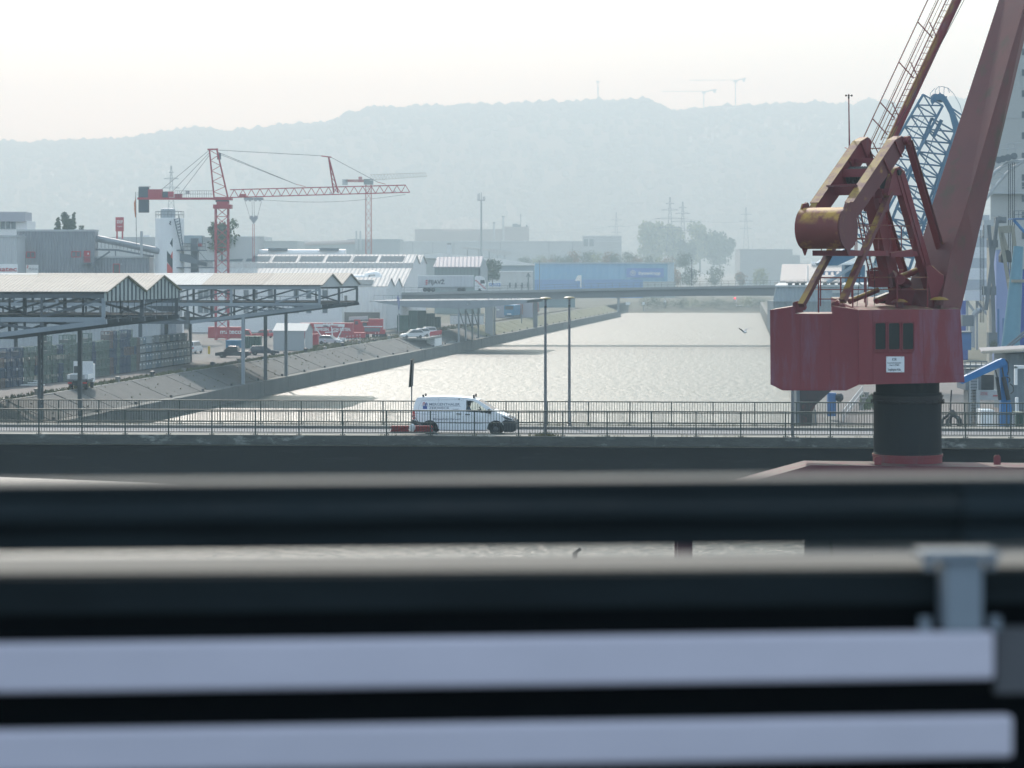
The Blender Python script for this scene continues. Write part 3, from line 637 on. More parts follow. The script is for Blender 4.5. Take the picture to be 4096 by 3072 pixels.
# roof edge, arches, trim, lamps
mb = MB()
for a, b in zip(up_roof[3:11], up_roof[4:12]): mb.tube(vp(a[0], a[1] - .015, 0, -.02), vp(b[0], b[1] - .015, 0, -.02), .03, 6)
mb.build('roof_edge', m_van, body, smooth=True)
for cx in (RWX, FWX):
    for side in (0, 1):
        yc = .12 if side == 0 else 2 * HW - .12
        wl = MB().lathe(VF(cx, yc - (.11 if side == 0 else .11), .335), [(.2, 0), (.315, .005), (.335, .04), (.335, .18), (.315, .215), (.2, .22)], 28, VF.y).build('tyre', m_tyre, van, smooth=True)
        wc = VF(cx, yc - .115 if side == 0 else yc + .115, .335); dr = VF.y * (-1 if side == 0 else 1)
        MB().lathe(wc - dr * .03, [(.2, 0), (.2, .03), (.17, .02), (.08, .035), (.03, .04)], 20, dr).build('rim', m_rim, wl, smooth=True)
    for side in (0,):
        mb = MB(); pts = [vp(x, z, side, .012) for x, z in arch(cx, .43)]; p2 = [vp(x, z, side, .012) for x, z in arch(cx, .405)]
        for i in range(len(pts) - 1): mb.poly([pts[i], pts[i + 1], p2[i + 1], p2[i]])
        mb.build('wheel_arch', m_plast, body)
        MB().box((cx - .4, .06, .28), (cx + .4, .3, .76), VF).build('wheel_well', m_plast, van)
def trim(name, pts, mat, out=.015, par=body):
    return MB().prism([vp(x, z, 0, out) for x, z in pts], VF.y * (out - .002)).build(name, mat, par)
trim('rear_bumper', [(-.02, .80), (-.03, .5), (.06, .3), (.45, .3), (.45, .42), (.52, .55), (.62, .66), (.45, .67), (.25, .70), (.12, .74)], m_plast, .02)
trim('front_bumper', [(4.58, .40), (4.56, .18), (5.0, .19), (5.13, .25), (5.165, .47), (5.12, .70), (4.98, .74), (4.64, .80), (4.5, .72)], m_plast, .02)
MB().prism([VF(x, .0, z) for x, z in ((5.06, .2), (5.15, .26), (5.175, .47), (5.13, .72), (5.0, .82))], VF.y * 1.92).build('bumper_front_face', m_plast, body)
trim('headlight', [(4.47, .985), (4.62, .95), (4.96, .84), (4.99, .76), (4.66, .82)], m_hl, .022)
trim('tail_light', [(-.005, 1.22), (.11, 1.2), (.13, 1.0), (.12, .83), (.0, .8), (-.012, 1.0)], m_tail, .012)
for a, b in (((.02, 1.06), (.115, 1.06)), ((.02, .94), (.115, .94))): MB().beam(vp(*a, 0, .014), vp(*b, 0, .014), .012, .03).build('tail_lens', M('clear lens', (.6, .45, .42), .2), body)
trim('rub_strip', [(.1, 1.085), (1.22, 1.045), (1.22, 1.06), (.1, 1.1)], m_grey, .008)
trim('side_sill', [(1.32, .245), (3.75, .245), (3.75, .29), (1.32, .29)], m_line, .012)
for x in (2.2, 2.64):
    MB().beam(vp(x, 1.085 - (x - 2.2) * .05, 0, .03), vp(x + .24, 1.08 - (x - 2.2) * .05, 0, .03), .03, .045).build('door_handle', m_plast, body)
def gap(pts):
    mb = MB()
    for a, b in zip(pts, pts[1:]): mb.beam(vp(*a, 0, .0), vp(*b, 0, .0), .006, .012, up=VF.y)
    mb.build('panel_gap', m_line, body)
gap([(2.52, 1.85), (2.53, .3), (3.72, .3), (3.72, .55)]); gap([(1.24, 1.05), (1.24, .3)]); gap([(1.3, 1.88), (1.3, 1.62)])
gap([(.25, 1.1), (.32, 1.5), (.45, 1.72), (.6, 1.76), (2.35, 1.8), (2.47, 1.74)])
trim('repeater', [(3.72, .735), (3.79, .735), (3.79, .755), (3.72, .755)], m_line, .01)
MB().prism([vp(4.7, .98, 0, -.1), vp(4.95, .88, 0, -.1), vp(5.0, .83, 0, -.1)], VF.y * 1.6).build('grille', m_plast, body)
for x in (.48, 3.02):
    rk = MB(); rk.box((x - .03, .2, 1.88), (x + .05, 1.7, 1.9), VF)
    for y in (.28, .42, 1.6): rk.box((x - .02, y - .04, 1.86), (x + .06, y + .03, 2.02), VF)
    rk.build('roof_bracket', m_plast, van)
MB().prism([VF(x, -.02, z) for x, z in ((3.78, 1.12), (3.93, 1.11), (3.95, 1.2), (3.86, 1.33), (3.77, 1.33))], VF.y * -.16).build('mirror', m_plast, van)
ezt = (vp(0, 1.6) - vp(0, 1.2)).normalized()
def vt(s, x, z, size, wid, mat, bold=0): text(s, vp(x, z, 0, .004), VF.x, ezt if z > 1 else (0, 0, 1), size, mat, body, width=wid, depth=.002, bold=bold)
vt('MERGENTHALER', .82, 1.50, .175, 1.53, m_grey, .002); vt('ZERWECK', .82, 1.318, .165, 1.03, m_grey, .002); vt('GmbH .', 2.0, 1.29, .09, .34, m_grey)
vt('Sanitär   Heizung   Flaschnerei', .7, 1.135, .085, 1.25, M('pale lettering', (.45, .48, .55), .6))
vt('Mergenthaler·Zerweck', 1.03, .785, .13, 1.38, m_grey, .001); vt('Ihr Haus in besten Händen.', 1.86, .6, .13, 1.65, m_grey, .001)
MB().beam(vp(.42, 1.475, 0, .003), vp(2.42, 1.455, 0, .003), .004, .01).build('rule', m_grey, body)
mb = MB()
def arcp(cx, cz, r, a0, a1): return [vp(cx + r * math.cos(math.radians(a)), cz + r * math.sin(math.radians(a)), 0, .005) for a in range(a0, a1 + 1, 30)]
MB().path([vp(.52, 1.5, 0, .005)] + arcp(.565, 1.6, .045, 0, 180)[::-1] + [vp(.61, 1.52, 0, .005)], .018, 5).build('logo_mark', m_redp, body)
MB().path([vp(.61, 1.56, 0, .005)] + arcp(.635, 1.525, .025, 180, 360) + arcp(.685, 1.6, .03, 0, 180)[::-1] + [vp(.715, 1.5, 0, .005)], .018, 5).build('logo_mark', m_blue, body)
MB().prism([vp(.51, 1.325, 0, .003), vp(.72, 1.322, 0, .003), vp(.72, 1.46, 0, .003), vp(.51, 1.463, 0, .003)], -VF.y * .003).build('logo_mark', m_blue, body)
for x in (.54, .62): MB().beam(vp(x, 1.34, 0, .008), vp(x + .07, 1.445, 0, .008), .004, .02, up=VF.y).build('logo_stroke', m_plate, body)
# interior and driver
MB().prism([VF(x, .3, z) for x, z in ((2.4, .5), (2.85, .5), (2.9, .95), (2.72, 1.0), (2.6, 1.6), (2.45, 1.6))], VF.y * .45).build('seat', m_plast, van)
MB().box((2.3, .1, .4), (2.34, 1.8, 1.85), VF).build('bulkhead', m_plast, van)
MB().prism([VF(x, .1, z) for x, z in ((3.5, .6), (4.1, .6), (4.1, 1.15), (3.7, 1.16), (3.5, 1.1))], VF.y * 1.7).build('dashboard', m_plast, van)
mb = MB(); cst = VF(3.38, .52, 1.24)
ringp = [cst + VF.y * (.19 * math.cos(a)) + (VF.z * .92 - VF.x * .38) * (.19 * math.sin(a)) for a in [k * math.pi / 8 for k in range(17)]]
mb.path(ringp, .018, 6); mb.tube(cst, cst + VF.x * .3 - VF.z * .1, .03, 6); mb.build('steering_wheel', m_plast, van)

def skinfig(name, verts, edges, rad, mats, split, label, cat, loc):
    me = bpy.data.meshes.new(name); me.from_pydata(verts, edges, []); ob = bpy.data.objects.new(name, me); S.collection.objects.link(ob)
    sk = ob.modifiers.new('skin', 'SKIN'); ob.modifiers.new('sub', 'SUBSURF').levels = 2; ob.modifiers[-1].render_levels = 2
    for v, r in zip(me.skin_vertices[0].data, rad): v.radius = (r, r)
    me.skin_vertices[0].data[0].use_root = True
    dg = bpy.context.evaluated_depsgraph_get(); m2 = bpy.data.meshes.new_from_object(ob.evaluated_get(dg)); bpy.data.objects.remove(ob)
    off = V(loc)
    for v in m2.vertices: v.co -= off
    m2.materials.clear()
    for m_ in mats: m2.materials.append(m_)
    for p in m2.polygons: p.use_smooth = True; p.material_index = split(p.center + off)
    ob = bpy.data.objects.new(name, m2); S.collection.objects.link(ob); ob.location = loc; fin(ob, None, label, cat); return ob
m_skin = M('skin', (.45, .27, .2), .6); m_shirt = M('blue grey work shirt', (.16, .19, .25), .85); m_hair = M('dark cap', (.02, .02, .025), .8)
m_trous = M('dark trousers', (.03, .035, .05), .9)
L3 = lambda x, y, z: VF(x, y + .0, z)
vs = [L3(2.72, .52, .62), L3(2.72, .52, .85), L3(2.74, .52, 1.1), L3(2.76, .52, 1.3), L3(2.78, .52, 1.42), L3(2.81, .52, 1.53), L3(2.83, .52, 1.64),
      L3(2.76, .33, 1.3), L3(2.93, .3, 1.12), L3(3.16, .34, 1.2), L3(3.29, .37, 1.26), L3(3.34, .38, 1.29),
      L3(2.76, .71, 1.3), L3(2.92, .74, 1.1), L3(3.16, .7, 1.2), L3(3.29, .67, 1.26), L3(3.34, .66, 1.29),
      L3(2.95, .42, .62), L3(3.25, .42, .66), L3(3.4, .42, .35), L3(2.95, .62, .62), L3(3.25, .62, .66), L3(3.4, .62, .35),
      L3(2.885, .52, 1.575)]
eg = [(0, 1), (1, 2), (2, 3), (3, 4), (4, 5), (5, 6), (3, 7), (7, 8), (8, 9), (9, 10), (10, 11), (3, 12), (12, 13), (13, 14), (14, 15), (15, 16), (0, 17), (17, 18), (18, 19), (0, 20), (20, 21), (21, 22), (5, 23)]
rad = [.16, .16, .17, .13, .06, .085, .075, .085, .055, .045, .032, .035, .085, .055, .045, .032, .035, .09, .07, .05, .09, .07, .05, .028]
zsp = lambda c: (1 if c.z - VF.o.z > 1.415 else (1 if (c - VF.o).dot(VF.x) > 3.26 and c.z - VF.o.z > 1.0 else (2 if c.z - VF.o.z < .72 else 0)))
drv = skinfig('person', vs, eg, rad, [m_shirt, m_skin, m_trous], zsp, 'driver in a dark cap and grey-blue shirt holding the wheel of the van', 'person', VF(2.72, .52, .5))
cap = MB().lathe(L3(2.825, .52, 1.625), [(.098, 0), (.1, .03), (.085, .075), (.05, .1), (.01, .11)], 16); cap.prism([L3(2.86, .46, 1.63), L3(2.99, .47, 1.615), L3(2.99, .57, 1.615), L3(2.86, .58, 1.63)], (0, 0, .012)); cap.build('cap', m_hair, drv, smooth=True)
MB().ball(L3(2.795, .52, 1.56), (.07, .085, .085), 10, 7).build('hair', m_hair, drv, smooth=True)
# ================================================================ left quay: wall, paved bank, road
m_core = M('bank joint soil', (.05, .05, .045), .95)
m_wall = M('quay wall concrete', (.13, .13, .12), .85, c2=(.085, .088, .082), sc=.3, st=(1, 1, .12), c3=(.05, .05, .047), sc3=.5, am3=.3, bump=.01, bsc=5)
m_qroad = M('quay road', (.15, .132, .125), .9, c2=(.12, .108, .1), sc=.15, c3=(.09, .08, .075), sc3=.3, am3=.25)
m_iron = M('dark iron', (.03, .032, .035), .6)
m_gslab = M('grassed bank', (.15, .145, .085), .95, c2=(.10, .115, .055), sc=.3, c3=(.2, .18, .14), sc3=.4, am3=.3, bump=.05, bsc=2)
S0, S1, PW = 224.0, 976.0, 16.0
qw = thing('quay_wall', 'long concrete quay wall along the left bank of the water', 'quay wall', Q(400, 6, 0))
bk = thing('stone_bank', 'sloping stone-paved bank above the left quay wall', 'embankment', Q(400, 2, 2.1))
MB().prism([Q(-60, 0, -1), Q(-60, 5.9, -1), Q(-60, 5.9, 1.9), Q(-60, 4.7, 1.95), Q(-60, -.1, 3.95)], tq * (S1 + 60)).build('core', m_core, bk)
k = 0; s = S0
while s < S1 - 1:
    a, b = s + .05, s + PW - .05
    dz = random.uniform(-.03, .03); do = random.uniform(-.03, .03)
    MB().prism([Q(a, 4.75, 1.0), Q(a, 6.0 + do, -1), Q(a, 6.0 + do, 2.08 + dz), Q(a, 4.75, 2.12 + dz)], tq * (b - a) / 1).build('wall_panel', m_wall, qw)
    MB().box((4.9, -.12, 2.1), (5.2, .12, 2.45), Fr(Q(s, 0, 0), nq, tq)).build('ladder_head', m_iron, qw)
    n = 2 if s < 300 else 1
    for j in range(n):
        aa, bb = lerp(s, s + PW, j / n) + .16, lerp(s, s + PW, (j + 1) / n) - .16
        j1 = random.uniform(-.04, .04)
        MB().prism([Q(aa, 4.72, 2.0), Q(aa, 4.72, 2.16), Q(aa, .1, 4.12 + j1), Q(aa, .0, 3.96)], tq * (bb - aa)).build('slab', m_slab if s < 600 else m_gslab, bk)
    s += PW; k += 1
MB().prism([Q(S0, -.25, 3.9), Q(S0, .12, 3.9), Q(S0, .12, 4.16), Q(S0, -.25, 4.18)], tq * (S1 - S0)).build('coping', m_conc, bk)
m_boll = M('mooring bollard', (.28, .27, .25), .7, c2=(.18, .17, .16), sc=3)
i = 0
for s in list(range(236, 560, 16)):
    p = Q(s, -.5, 4.1); tall = i % 3 != 1
    nth = ['first', 'second', 'third', 'fourth', 'fifth', 'sixth', 'seventh', 'eighth', 'ninth', 'tenth', 'eleventh', 'twelfth', 'thirteenth', 'fourteenth', 'fifteenth', 'sixteenth', 'seventeenth', 'eighteenth', 'nineteenth', 'twentieth', 'last'][i]
    t = thing('bollard', ('pale' if i % 2 else 'dark') + ' stubby mooring bollard on the stone bank, ' + nth + ' from the left', 'bollard', p, 'mooring bollards on the bank')
    MB().lathe(p, [(.26, 0), (.24, .45 if tall else .25), (.34, .5 if tall else .3), (.34, .72 if tall else .5), (.1, .8 if tall else .55)], 12).build('shaft', m_boll if i % 2 else m_iron, t, smooth=True)
    MB().lathe(p, [(.42, 0), (.42, .08), (.3, .1)], 12).build('base', m_conc, t); i += 1
def strip(name, o0, o1, s0, s1, z, mat, **kw): return MB().poly([Q(s0, o0, z), Q(s0, o1, z), Q(s1, o1, z), Q(s1, o0, z)]).build(name, mat, **kw)
strip('quay_road', -9.5, -1.7, -50, 445, 4.105, m_qroad, kind='structure')
strip('yard', -120, -3.2, 425, 660, 4.1, m_yard, kind='structure')
strip('storage_yard', -110, -9.5, -50, 425, 4.1, m_yard, kind='structure')
strip('edge_line', -1.95, -1.83, 150, 440, 4.112, m_white, kind='structure')
mb = MB()
for k in range(5200):
    s = random.choice([random.uniform(235, 470), random.uniform(300, 470), random.uniform(430, 640)]); o = random.gauss(-.9, .45) if s < 440 else random.uniform(-6, -.3)
    if random.random() < .04: o = random.uniform(.3, 4.5)
    z = 4.1 if o < 0 else lerp(4.1, 2.15, o / 4.7); p = Q(s, o, z); h = random.uniform(.15, .55) * (1 if o < 0 else .6)
    for j in range(2):
        q = p + V((random.uniform(-.25, .25), random.uniform(-.3, .3), h * random.uniform(.6, 1))); u = V((random.uniform(.05, .12), random.uniform(-.05, .05), 0)); mb.add([p - u, p + u, q], [(0, 1, 2)])
mb.build('grass', m_grass, label='dry grass and weeds along the edge of the quay road', cat='grass', kind='stuff')
# railway tracks beside the bank
m_steel = M('rail steel', (.10, .085, .075), .5, .5); m_slp = M('sleepers', (.07, .06, .05), .9)
for o in (-2.3, -3.75):
    MB().box((o - .035, 0, 4.1), (o + .035, 470, 4.27), Fr(Q(445, 0, 0), nq, tq)).build('rail', m_steel, kind='structure')
mb = MB(); FQ = Fr(Q(445, 0, 0), nq, tq)
for k in range(300): mb.box((-4.3, k * .65, 4.09), (-1.75, k * .65 + .24, 4.15), FQ)
mb.build('sleepers', m_slp, kind='structure')

# ================================================================ roofed loading gantries
m_tr = M('grey-blue truss steel', (.10, .115, .13), .6, c2=(.07, .08, .09), sc=.6, c3=(.14, .1, .07), sc3=.6, am3=.12)
m_trl = M('pale and side-lit steel', (.30, .33, .36), .6, c2=(.22, .25, .28), sc=.5, st=(1, 1, .2))  # paler copy of the truss grey; side light put into the front members
m_rust = M('rusty column paint', (.13, .11, .09), .8, c2=(.19, .10, .06), sc=.5, st=(1, 1, .3))
m_rf = [M('roof sheet %d' % i, c, .8, c2=tuple(x * .86 for x in c), sc=.25, st=(1, 3, 1), corr=(tq, .42, .03) if False else (nq, .42, .025), c3=tuple(x * .7 for x in c), sc3=.35, am3=.15) for i, c in enumerate(((.47, .41, .35), (.43, .37, .315), (.56, .54, .51), (.38, .325, .275)))]
m_clad = M('pale cladding', (.50, .52, .52), .7, c2=(.42, .44, .44), sc=.5, corr=(nq, .4, .03))
m_dkp = M('dark cladding', (.05, .06, .07), .7)
m_flr = M('gantry floor', (.06, .062, .065), .8)
def gantry(s0, ver, label, px_col):
    g = thing('loading_gantry', label, 'gantry', Q(s0 + 14, 5.4, 2.1)); L = Fr(Q(s0, 0, 0), nq, tq)
    A0, A1 = -84.0, 16.4; EZ, RZ = 15.55, 17.1
    step = 8.37
    for (b0, b1, z0, z1) in ((-.4, 7, EZ, RZ), (7, 14, RZ, EZ), (14, 21, EZ, RZ), (21, 28.4, RZ, EZ)):
        for k in range(12):
            a0, a1 = A0 + k * step, A0 + (k + 1) * step - .03
            mi = 0 if k > 9 else random.choice([0, 0, 1, 1, 3, 2])
            if ver == 1: mi = {6: 2, 9: 2}.get(k, random.choice([0, 1, 3])) if b0 < 1 else mi
            dz = random.uniform(0, .03)
            MB().prism([L(a0, b0, z0 + dz), L(a1, b0, z0 + dz), L(a1, b1, z1 + dz), L(a0, b1, z1 + dz)], (0, 0, .07)).build('roof_sheet', m_rf[mi], g)
    for b0, bm, b1 in ((-.3, 7, 14), (14, 21, 28.3)):
        z0 = EZ - .85 if ver == 0 else EZ - .25
        gb = MB().prism([L(A1 - .35, b0, z0), L(A1 - .35, b1, z0), L(A1 - .35, b1, EZ - .06), L(A1 - .35, bm, RZ - .08), L(A1 - .35, b0, EZ - .06)], nq * .12).build('gable_wall', m_clad if ver else M('gable boards', (.46, .5, .48), .8, c2=(.34, .37, .35), sc=.6), g)
        if ver == 0:
            for k in range(10):
                b = lerp(b0 + .6, b1 - .6, k / 9); zt = lerp(EZ, RZ, 1 - abs(b - bm) / 7.2) - .2
                MB().box((A1 - .23, b - .09, z0), (A1 - .12, b + .09, zt), L).build('batten', m_tr, gb)
        for e in ((b0, EZ, bm, RZ), (bm, RZ, b1, EZ)): MB().beam(L(A1 - .1, e[0], e[1] - .02), L(A1 - .1, e[2], e[3] - .02), .16, .14).build('verge', m_rf[3] if ver else M('verge', (.2, .17, .1), .8), gb)
    as_ = [A1 - .5 - 6.1 * k for k in range(17)]
    def bz(a): return 10.5 if a < -2 else lerp(10.5, 12.75, (a + 2) / 18.4)
    for b in (0, 14, 28):
        fm = m_trl if b == 0 else m_tr
        MB().box((A0, b - .18, EZ - .55), (A1 - .4, b + .18, EZ - .12), L).build('eaves_beam', m_trl if b == 0 and ver else m_tr, g)
        MB().box((A0, b - .2, 12.72), (A1 - .4, b + .2, 13.16), L).build('floor_beam', fm, g)
        for i, a in enumerate(as_):
            MB().beam(L(a, b, 13.16), L(a, b, EZ - .55), .34 if i % 2 == 0 else .2, .34 if i % 2 == 0 else .2).build('post', fm if i % 2 == 0 else m_tr, g)
            if i < len(as_) - 1:
                a2 = as_[i + 1]
                p, q = (a, a2) if i % 2 == (0 if b != 14 else 1) else (a2, a)
                if i % 2 == 0 or b == 14: MB().beam(L(p, b, EZ - .6), L(q, b, 13.2), .2).build('brace', m_tr if random.random() < .6 else m_trl, g)
            if bz(a) < 12.3:
                MB().beam(L(a, b, bz(a)), L(a, b, 12.7), .3 if i % 2 else .22).build('lower_post', m_tr, g)
                a2 = a - 6.1; p, q = (a, a2) if i % 2 == 0 else (a2, a)
                MB().beam(L(p, b, 12.7 if True else 0), L(q, b, bz(q)), .24).build('lower_brace', fm if i % 3 == 0 else m_tr, g)
        ch = [(A0, 10.5), (-2, 10.5), (A1 - .2, 12.75)]
        for c0, c1 in zip(ch, ch[1:]): MB().beam(L(c0[0], b, c0[1]), L(c1[0], b, c1[1]), .4, .45).build('bottom_chord', m_trl if b == 0 and c0[0] > -10 else m_tr, g)
    MB().box((A0, .25, 12.9), (A1 - .6, 27.7, 13.02), L).build('floor', m_flr, g)
    for b in (4.6, 9.3, 18.6, 23.3):
        MB().beam(L(-2, b, 10.6), L(A1 - .3, b, 12.8), .3, .35).build('bottom_chord', m_tr, g)
    # floor railing and hanging chains
    mb = MB()
    for k in range(40): mb.tube(L(A0 + k * 2.55, .5, 13.0), L(A0 + k * 2.55, .5, 14.05), .03, 5)
    for z in (13.5, 14.05): mb.tube(L(A0, .5, z), L(A1 - 1, .5, z), .03, 5)
    mb.build('floor_railing', m_tr, g)
    if ver == 0:
        pass
        mb = MB()
        for b in range(1, 14): mb.beam(L(A1 - .4, b * 2.15, 12.7), L(A1 - .4, b * 2.15, EZ - .8), .07)
        mb.build('mesh_bars', m_tr, g)
    else:
        MB().box((-8.5, -.02, 12.0), (-3.5, .2, EZ - .1), L).build('dark_panel', m_dkp, g)
        mb = MB()
        for k in range(24):
            a0 = 7.5 + k * .36; mb.beam(L(a0, -.28, 12.0 + (a0 - 7.5) * .1), L(a0 + (.36 if k % 2 else -.36), -.28, 12.9), .05)
        for z in (12.0, 12.9): mb.beam(L(7.5, -.28, z), L(16.1, -.28, z if z > 12.5 else 12.86), .09)
        mb.build('lattice_apron', m_trl, g)
        for b in (3, 6, 17): MB().tube(L(A1 - .6, b, 13.3), L(A1 - .6, b, 15.2), .03, 5).build('hanging_rope', m_tr, g)
    # columns
    for a, z0 in ((5.35, 2.1), (-9, 4.1), (-31, 4.1), (-53, 4.1)):
        for b in (0, 14, 28):
            zt = bz(a) - .2
            mt = m_trl if a > 0 and ver else (m_rust if b == 0 and a > 0 else m_tr)
            if b == 14 and a > 0:
                c = MB()
                for x in (-.42, .42): c.beam(L(a, b + x, z0), L(a, b + x, zt), .3)
                cc = c.build('lattice_column', m_tr, g); mb = MB()
                for k in range(9):
                    za, zb = lerp(z0, zt, k / 9), lerp(z0, zt, (k + 1) / 9); mb.beam(L(a, b - .42, za if k % 2 else zb), L(a, b + .42, zb if k % 2 else za), .09)
                mb.build('lacing', m_trl, cc)
            else: MB().box((a - .21, b - .21, z0), (a + .21, b + .21, zt), L).build('column', mt, g)
    return g
gantry(252.7, 0, 'roofed loading gantry in front, nearest the camera, with battened gable boards', None)
gantry(357.5, 1, 'roofed loading gantry behind the other, with plain pale gables over the water', None)

# ================================================================ stacked cages and crates along the quay road
def cratekind(kind, col):
    o = Q(330, -8, 4.1); L = Fr(o, nq, tq); w_, d_, h_ = 1.15, 1.5, 1.12
    m_ = M('crate ' + kind, col, .7, c2=tuple(c * .7 for c in col), sc=2)
    c = thing('storage_cage', kind, 'crate', o, 'cages and crates stacked beside the quay road')
    mb = MB()
    if 'solid' in kind or 'box' in kind:
        MB().box((-w_, .03, .14), (0, d_ - .03, h_ - .05), L).build('box', m_, c); mb.box((-w_ + .05, .1, 0), (-.05, d_ - .1, .13), L); mb.build('skid', m_iron, c)
        MB().box((-.5, .3, h_ - .4), (.012, .75, h_ - .2), L).build('tag', m_white, c)
    else:
        for x in (-w_, 0):
            for y in (0, d_): mb.beam(L(x, y, 0), L(x, y, h_), .09)
        for z in (.12, h_ - .03):
            for x in (-w_, 0): mb.beam(L(x, 0, z), L(x, d_, z), .08)
            for y in (0, d_): mb.beam(L(-w_, y, z), L(0, y, z), .08)
        mb.build('frame', m_, c); mb = MB()
        for k in range(1, 7):
            mb.beam(L(0, d_ * k / 7, .12), L(0, d_ * k / 7, h_ - .05), .035); mb.beam(L(-w_ * k / 7, 0, .12), L(-w_ * k / 7, 0, h_ - .05), .035)
        mb.build('wire_sides', m_, c); MB().box((-w_ + .05, .05, .1), (-.05, d_ - .05, random.choice([.2, .5, .7])), L).build('load', M('load ' + kind, (.12, .12, .13), .8, c2=(.3, .3, .28), sc=1.5), c)
    return c
kinds = [('green wire cage stacked on the storage yard beside the quay road', (.19, .245, .21)), ('dark blue wire cage stacked on the storage yard beside the quay road', (.10, .13, .19)), ('grey solid box in the tall stack at the end of the cage rows', (.34, .36, .36)), ('blue-grey solid box in the tall stack at the end of the cage rows', (.22, .28, .33)), ('brown wire cage stacked on the storage yard beside the quay road', (.22, .17, .15))]
protos = [cratekind(*k) for k in kinds]; used = [False] * 5; base_ = [V(q.location) for q in protos]
def put(ki, s, o, z):
    d = Q(s, o, z) - Q(330, -8, 4.1)
    if not used[ki]: used[ki] = True; protos[ki].location = base_[ki] + d
    else: dup(protos[ki], base_[ki] + d - V(protos[ki].location))
s = 296.0; cnt = 0
while s < 378:
    zone = 0 if s < 312 else 1 if s < 335 else 2 if s < 350 else 3
    for row in range(1):
        n = random.choice([3, 4]) if zone == 0 else random.choice([4, 4, 5]) if zone < 3 else random.choice([4, 4, 3])
        kk = random.choice([[0, 0, 1, 4], [0, 0, 0, 1], [1, 4, 1, 0], [2, 3, 3, 2]][zone])
        for z in range(n):
            ki = kk if random.random() < .8 else random.choice([[0, 1], [0, 0], [1, 4], [3, 2]][zone])
            put(ki, s + random.uniform(-.06, .06), -7.3 - row * 1.3 + random.uniform(-.12, .05) - (0 if s > 318 else (318 - s) * .12), 4.1 + z * 1.13); cnt += 1
    s += 1.62
print('crates', cnt)
# ================================================================ building helpers
def wb(px0, py0, px1, py1, d, dep, mb=None):              # box whose front fills a pixel rectangle at depth d
    a, b = W(px0, py1, d), W(px1, py0, d); return (mb or MB()).box((a.x, d, a.z), (b.x, d + dep, b.z))
def gb(px0, py0, px1, d, dep, z0=4.1): a, b = W(px0, py0, d), W(px1, py0, d); return MB().box((a.x, d, z0), (b.x, d + dep, a.z))
def win(px0, py0, px1, py1, d, par, fm, gm, mull=0, name='window'):
    f = MB(); a, b = W(px0, py1, d), W(px1, py0, d); w_ = min(.14, (b.x - a.x) * .12)
    for q in (((a.x, a.z), (b.x, a.z)), ((b.x, a.z), (b.x, b.z)), ((b.x, b.z), (a.x, b.z)), ((a.x, b.z), (a.x, a.z))): f.beam((q[0][0], d - .04, q[0][1]), (q[1][0], d - .04, q[1][1]), w_, .1, up=(0, 1, 0))
    for k in range(mull): x = lerp(a.x, b.x, (k + 1) / (mull + 1)); f.beam((x, d - .04, a.z), (x, d - .04, b.z), w_, .1, up=(0, 1, 0))
    o = f.build(name, fm, par); MB().poly([(a.x, d - .02, a.z), (b.x, d - .02, a.z), (b.x, d - .02, b.z), (a.x, d - .02, b.z)]).build('pane', gm, o); return o
XD, ZD = V((1, 0, 0)), V((0, 0, 1))
m_gcor = M('grey corrugated cladding', (.25, .265, .29), .6, c2=(.22, .235, .26), sc=.15, corr=(XD, .55, .05))
m_gcorl = M('light corrugated cladding', (.50, .52, .53), .6, c2=(.44, .46, .47), sc=.1, corr=(XD, .7, .05))
m_wht = M('white render', (.82, .83, .82), .7, c2=(.75, .76, .76), sc=.15, st=(1, 1, .4))
m_glz = glassmat('building glass', (.10, .13, .15), .12)
m_dgl = glassmat('dark opening', (.03, .035, .04), .3)
m_rpaint = M('red paint', (.45, .025, .04), .5, c2=(.36, .02, .035), sc=.5)
m_rc = M('red crane steel', (.42, .035, .06), .5, c2=(.33, .03, .05), sc=.4)
m_cw = M('counterweight grey', (.07, .09, .11), .8)
m_gry = M('mid grey steel', (.17, .19, .21), .6, c2=(.12, .14, .155), sc=.4)
m_ltgry = M('light grey paint', (.42, .44, .45), .6)
m_orange = M('orange', (.55, .16, .03), .7)
m_tarp = M('blue tarp', (.03, .17, .32), .7, c2=(.05, .22, .38), sc=1)
m_gcont = M('green container', (.03, .09, .065), .6, c2=(.025, .07, .05), sc=.6, corr=(XD, .4, .04))
m_ygr = M('yellow paint', (.6, .4, .02), .6)

# ================================================================ concrete plant, left
D = 480.0
t = thing('concrete_works', 'tall grey corrugated works building with a red door and small logo board', 'building', W(230, 1350, D))
wl = gb(67, 922, 377, D, 4.6).build('wall', m_gcor, t)
wb(66, 918, 378, 926, D - .15, 4.9).build('roof_edge', m_ltgry, t)
for x0, y0, x1, y1 in ((106, 1008, 140, 1031), (287, 1006, 322, 1028)): win(x0, y0, x1, y1, D, t, m_rpaint if x0 < 200 else m_rpaint, m_glz, 1)
dr = wb(335, 1003, 361, 1050, D - .1, .1).build('door', m_rpaint, t); wb(350, 1011, 355, 1018, D - .13, .03).build('notice', m_white, dr)
st = MB(); wb(326, 1050, 364, 1056, D - 1.2, 1.2, st)
for k in range(8): wb(358 + k * 6.2, 1056 + k * 4.2, 366 + k * 6.2, 1059 + k * 4.2, D - 1.2, .9, st)
st.build('stairs', m_gry, t)
mb = MB()
for k in range(8): mb.tube(W(328 + k * 5, 1052, D - 1.2), W(328 + k * 5, 1028, D - 1.2), .03, 4)
mb.tube(W(328, 1028, D - 1.2), W(364, 1028, D - 1.2), .04, 4); mb.tube(W(364, 1028, D - 1.2), W(412, 1062, D - 1.2), .04, 4); mb.build('stair_railing', m_gry, t)
bd = wb(104, 1059, 153, 1098, D - .12, .12).build('logo_board', m_wht, t)
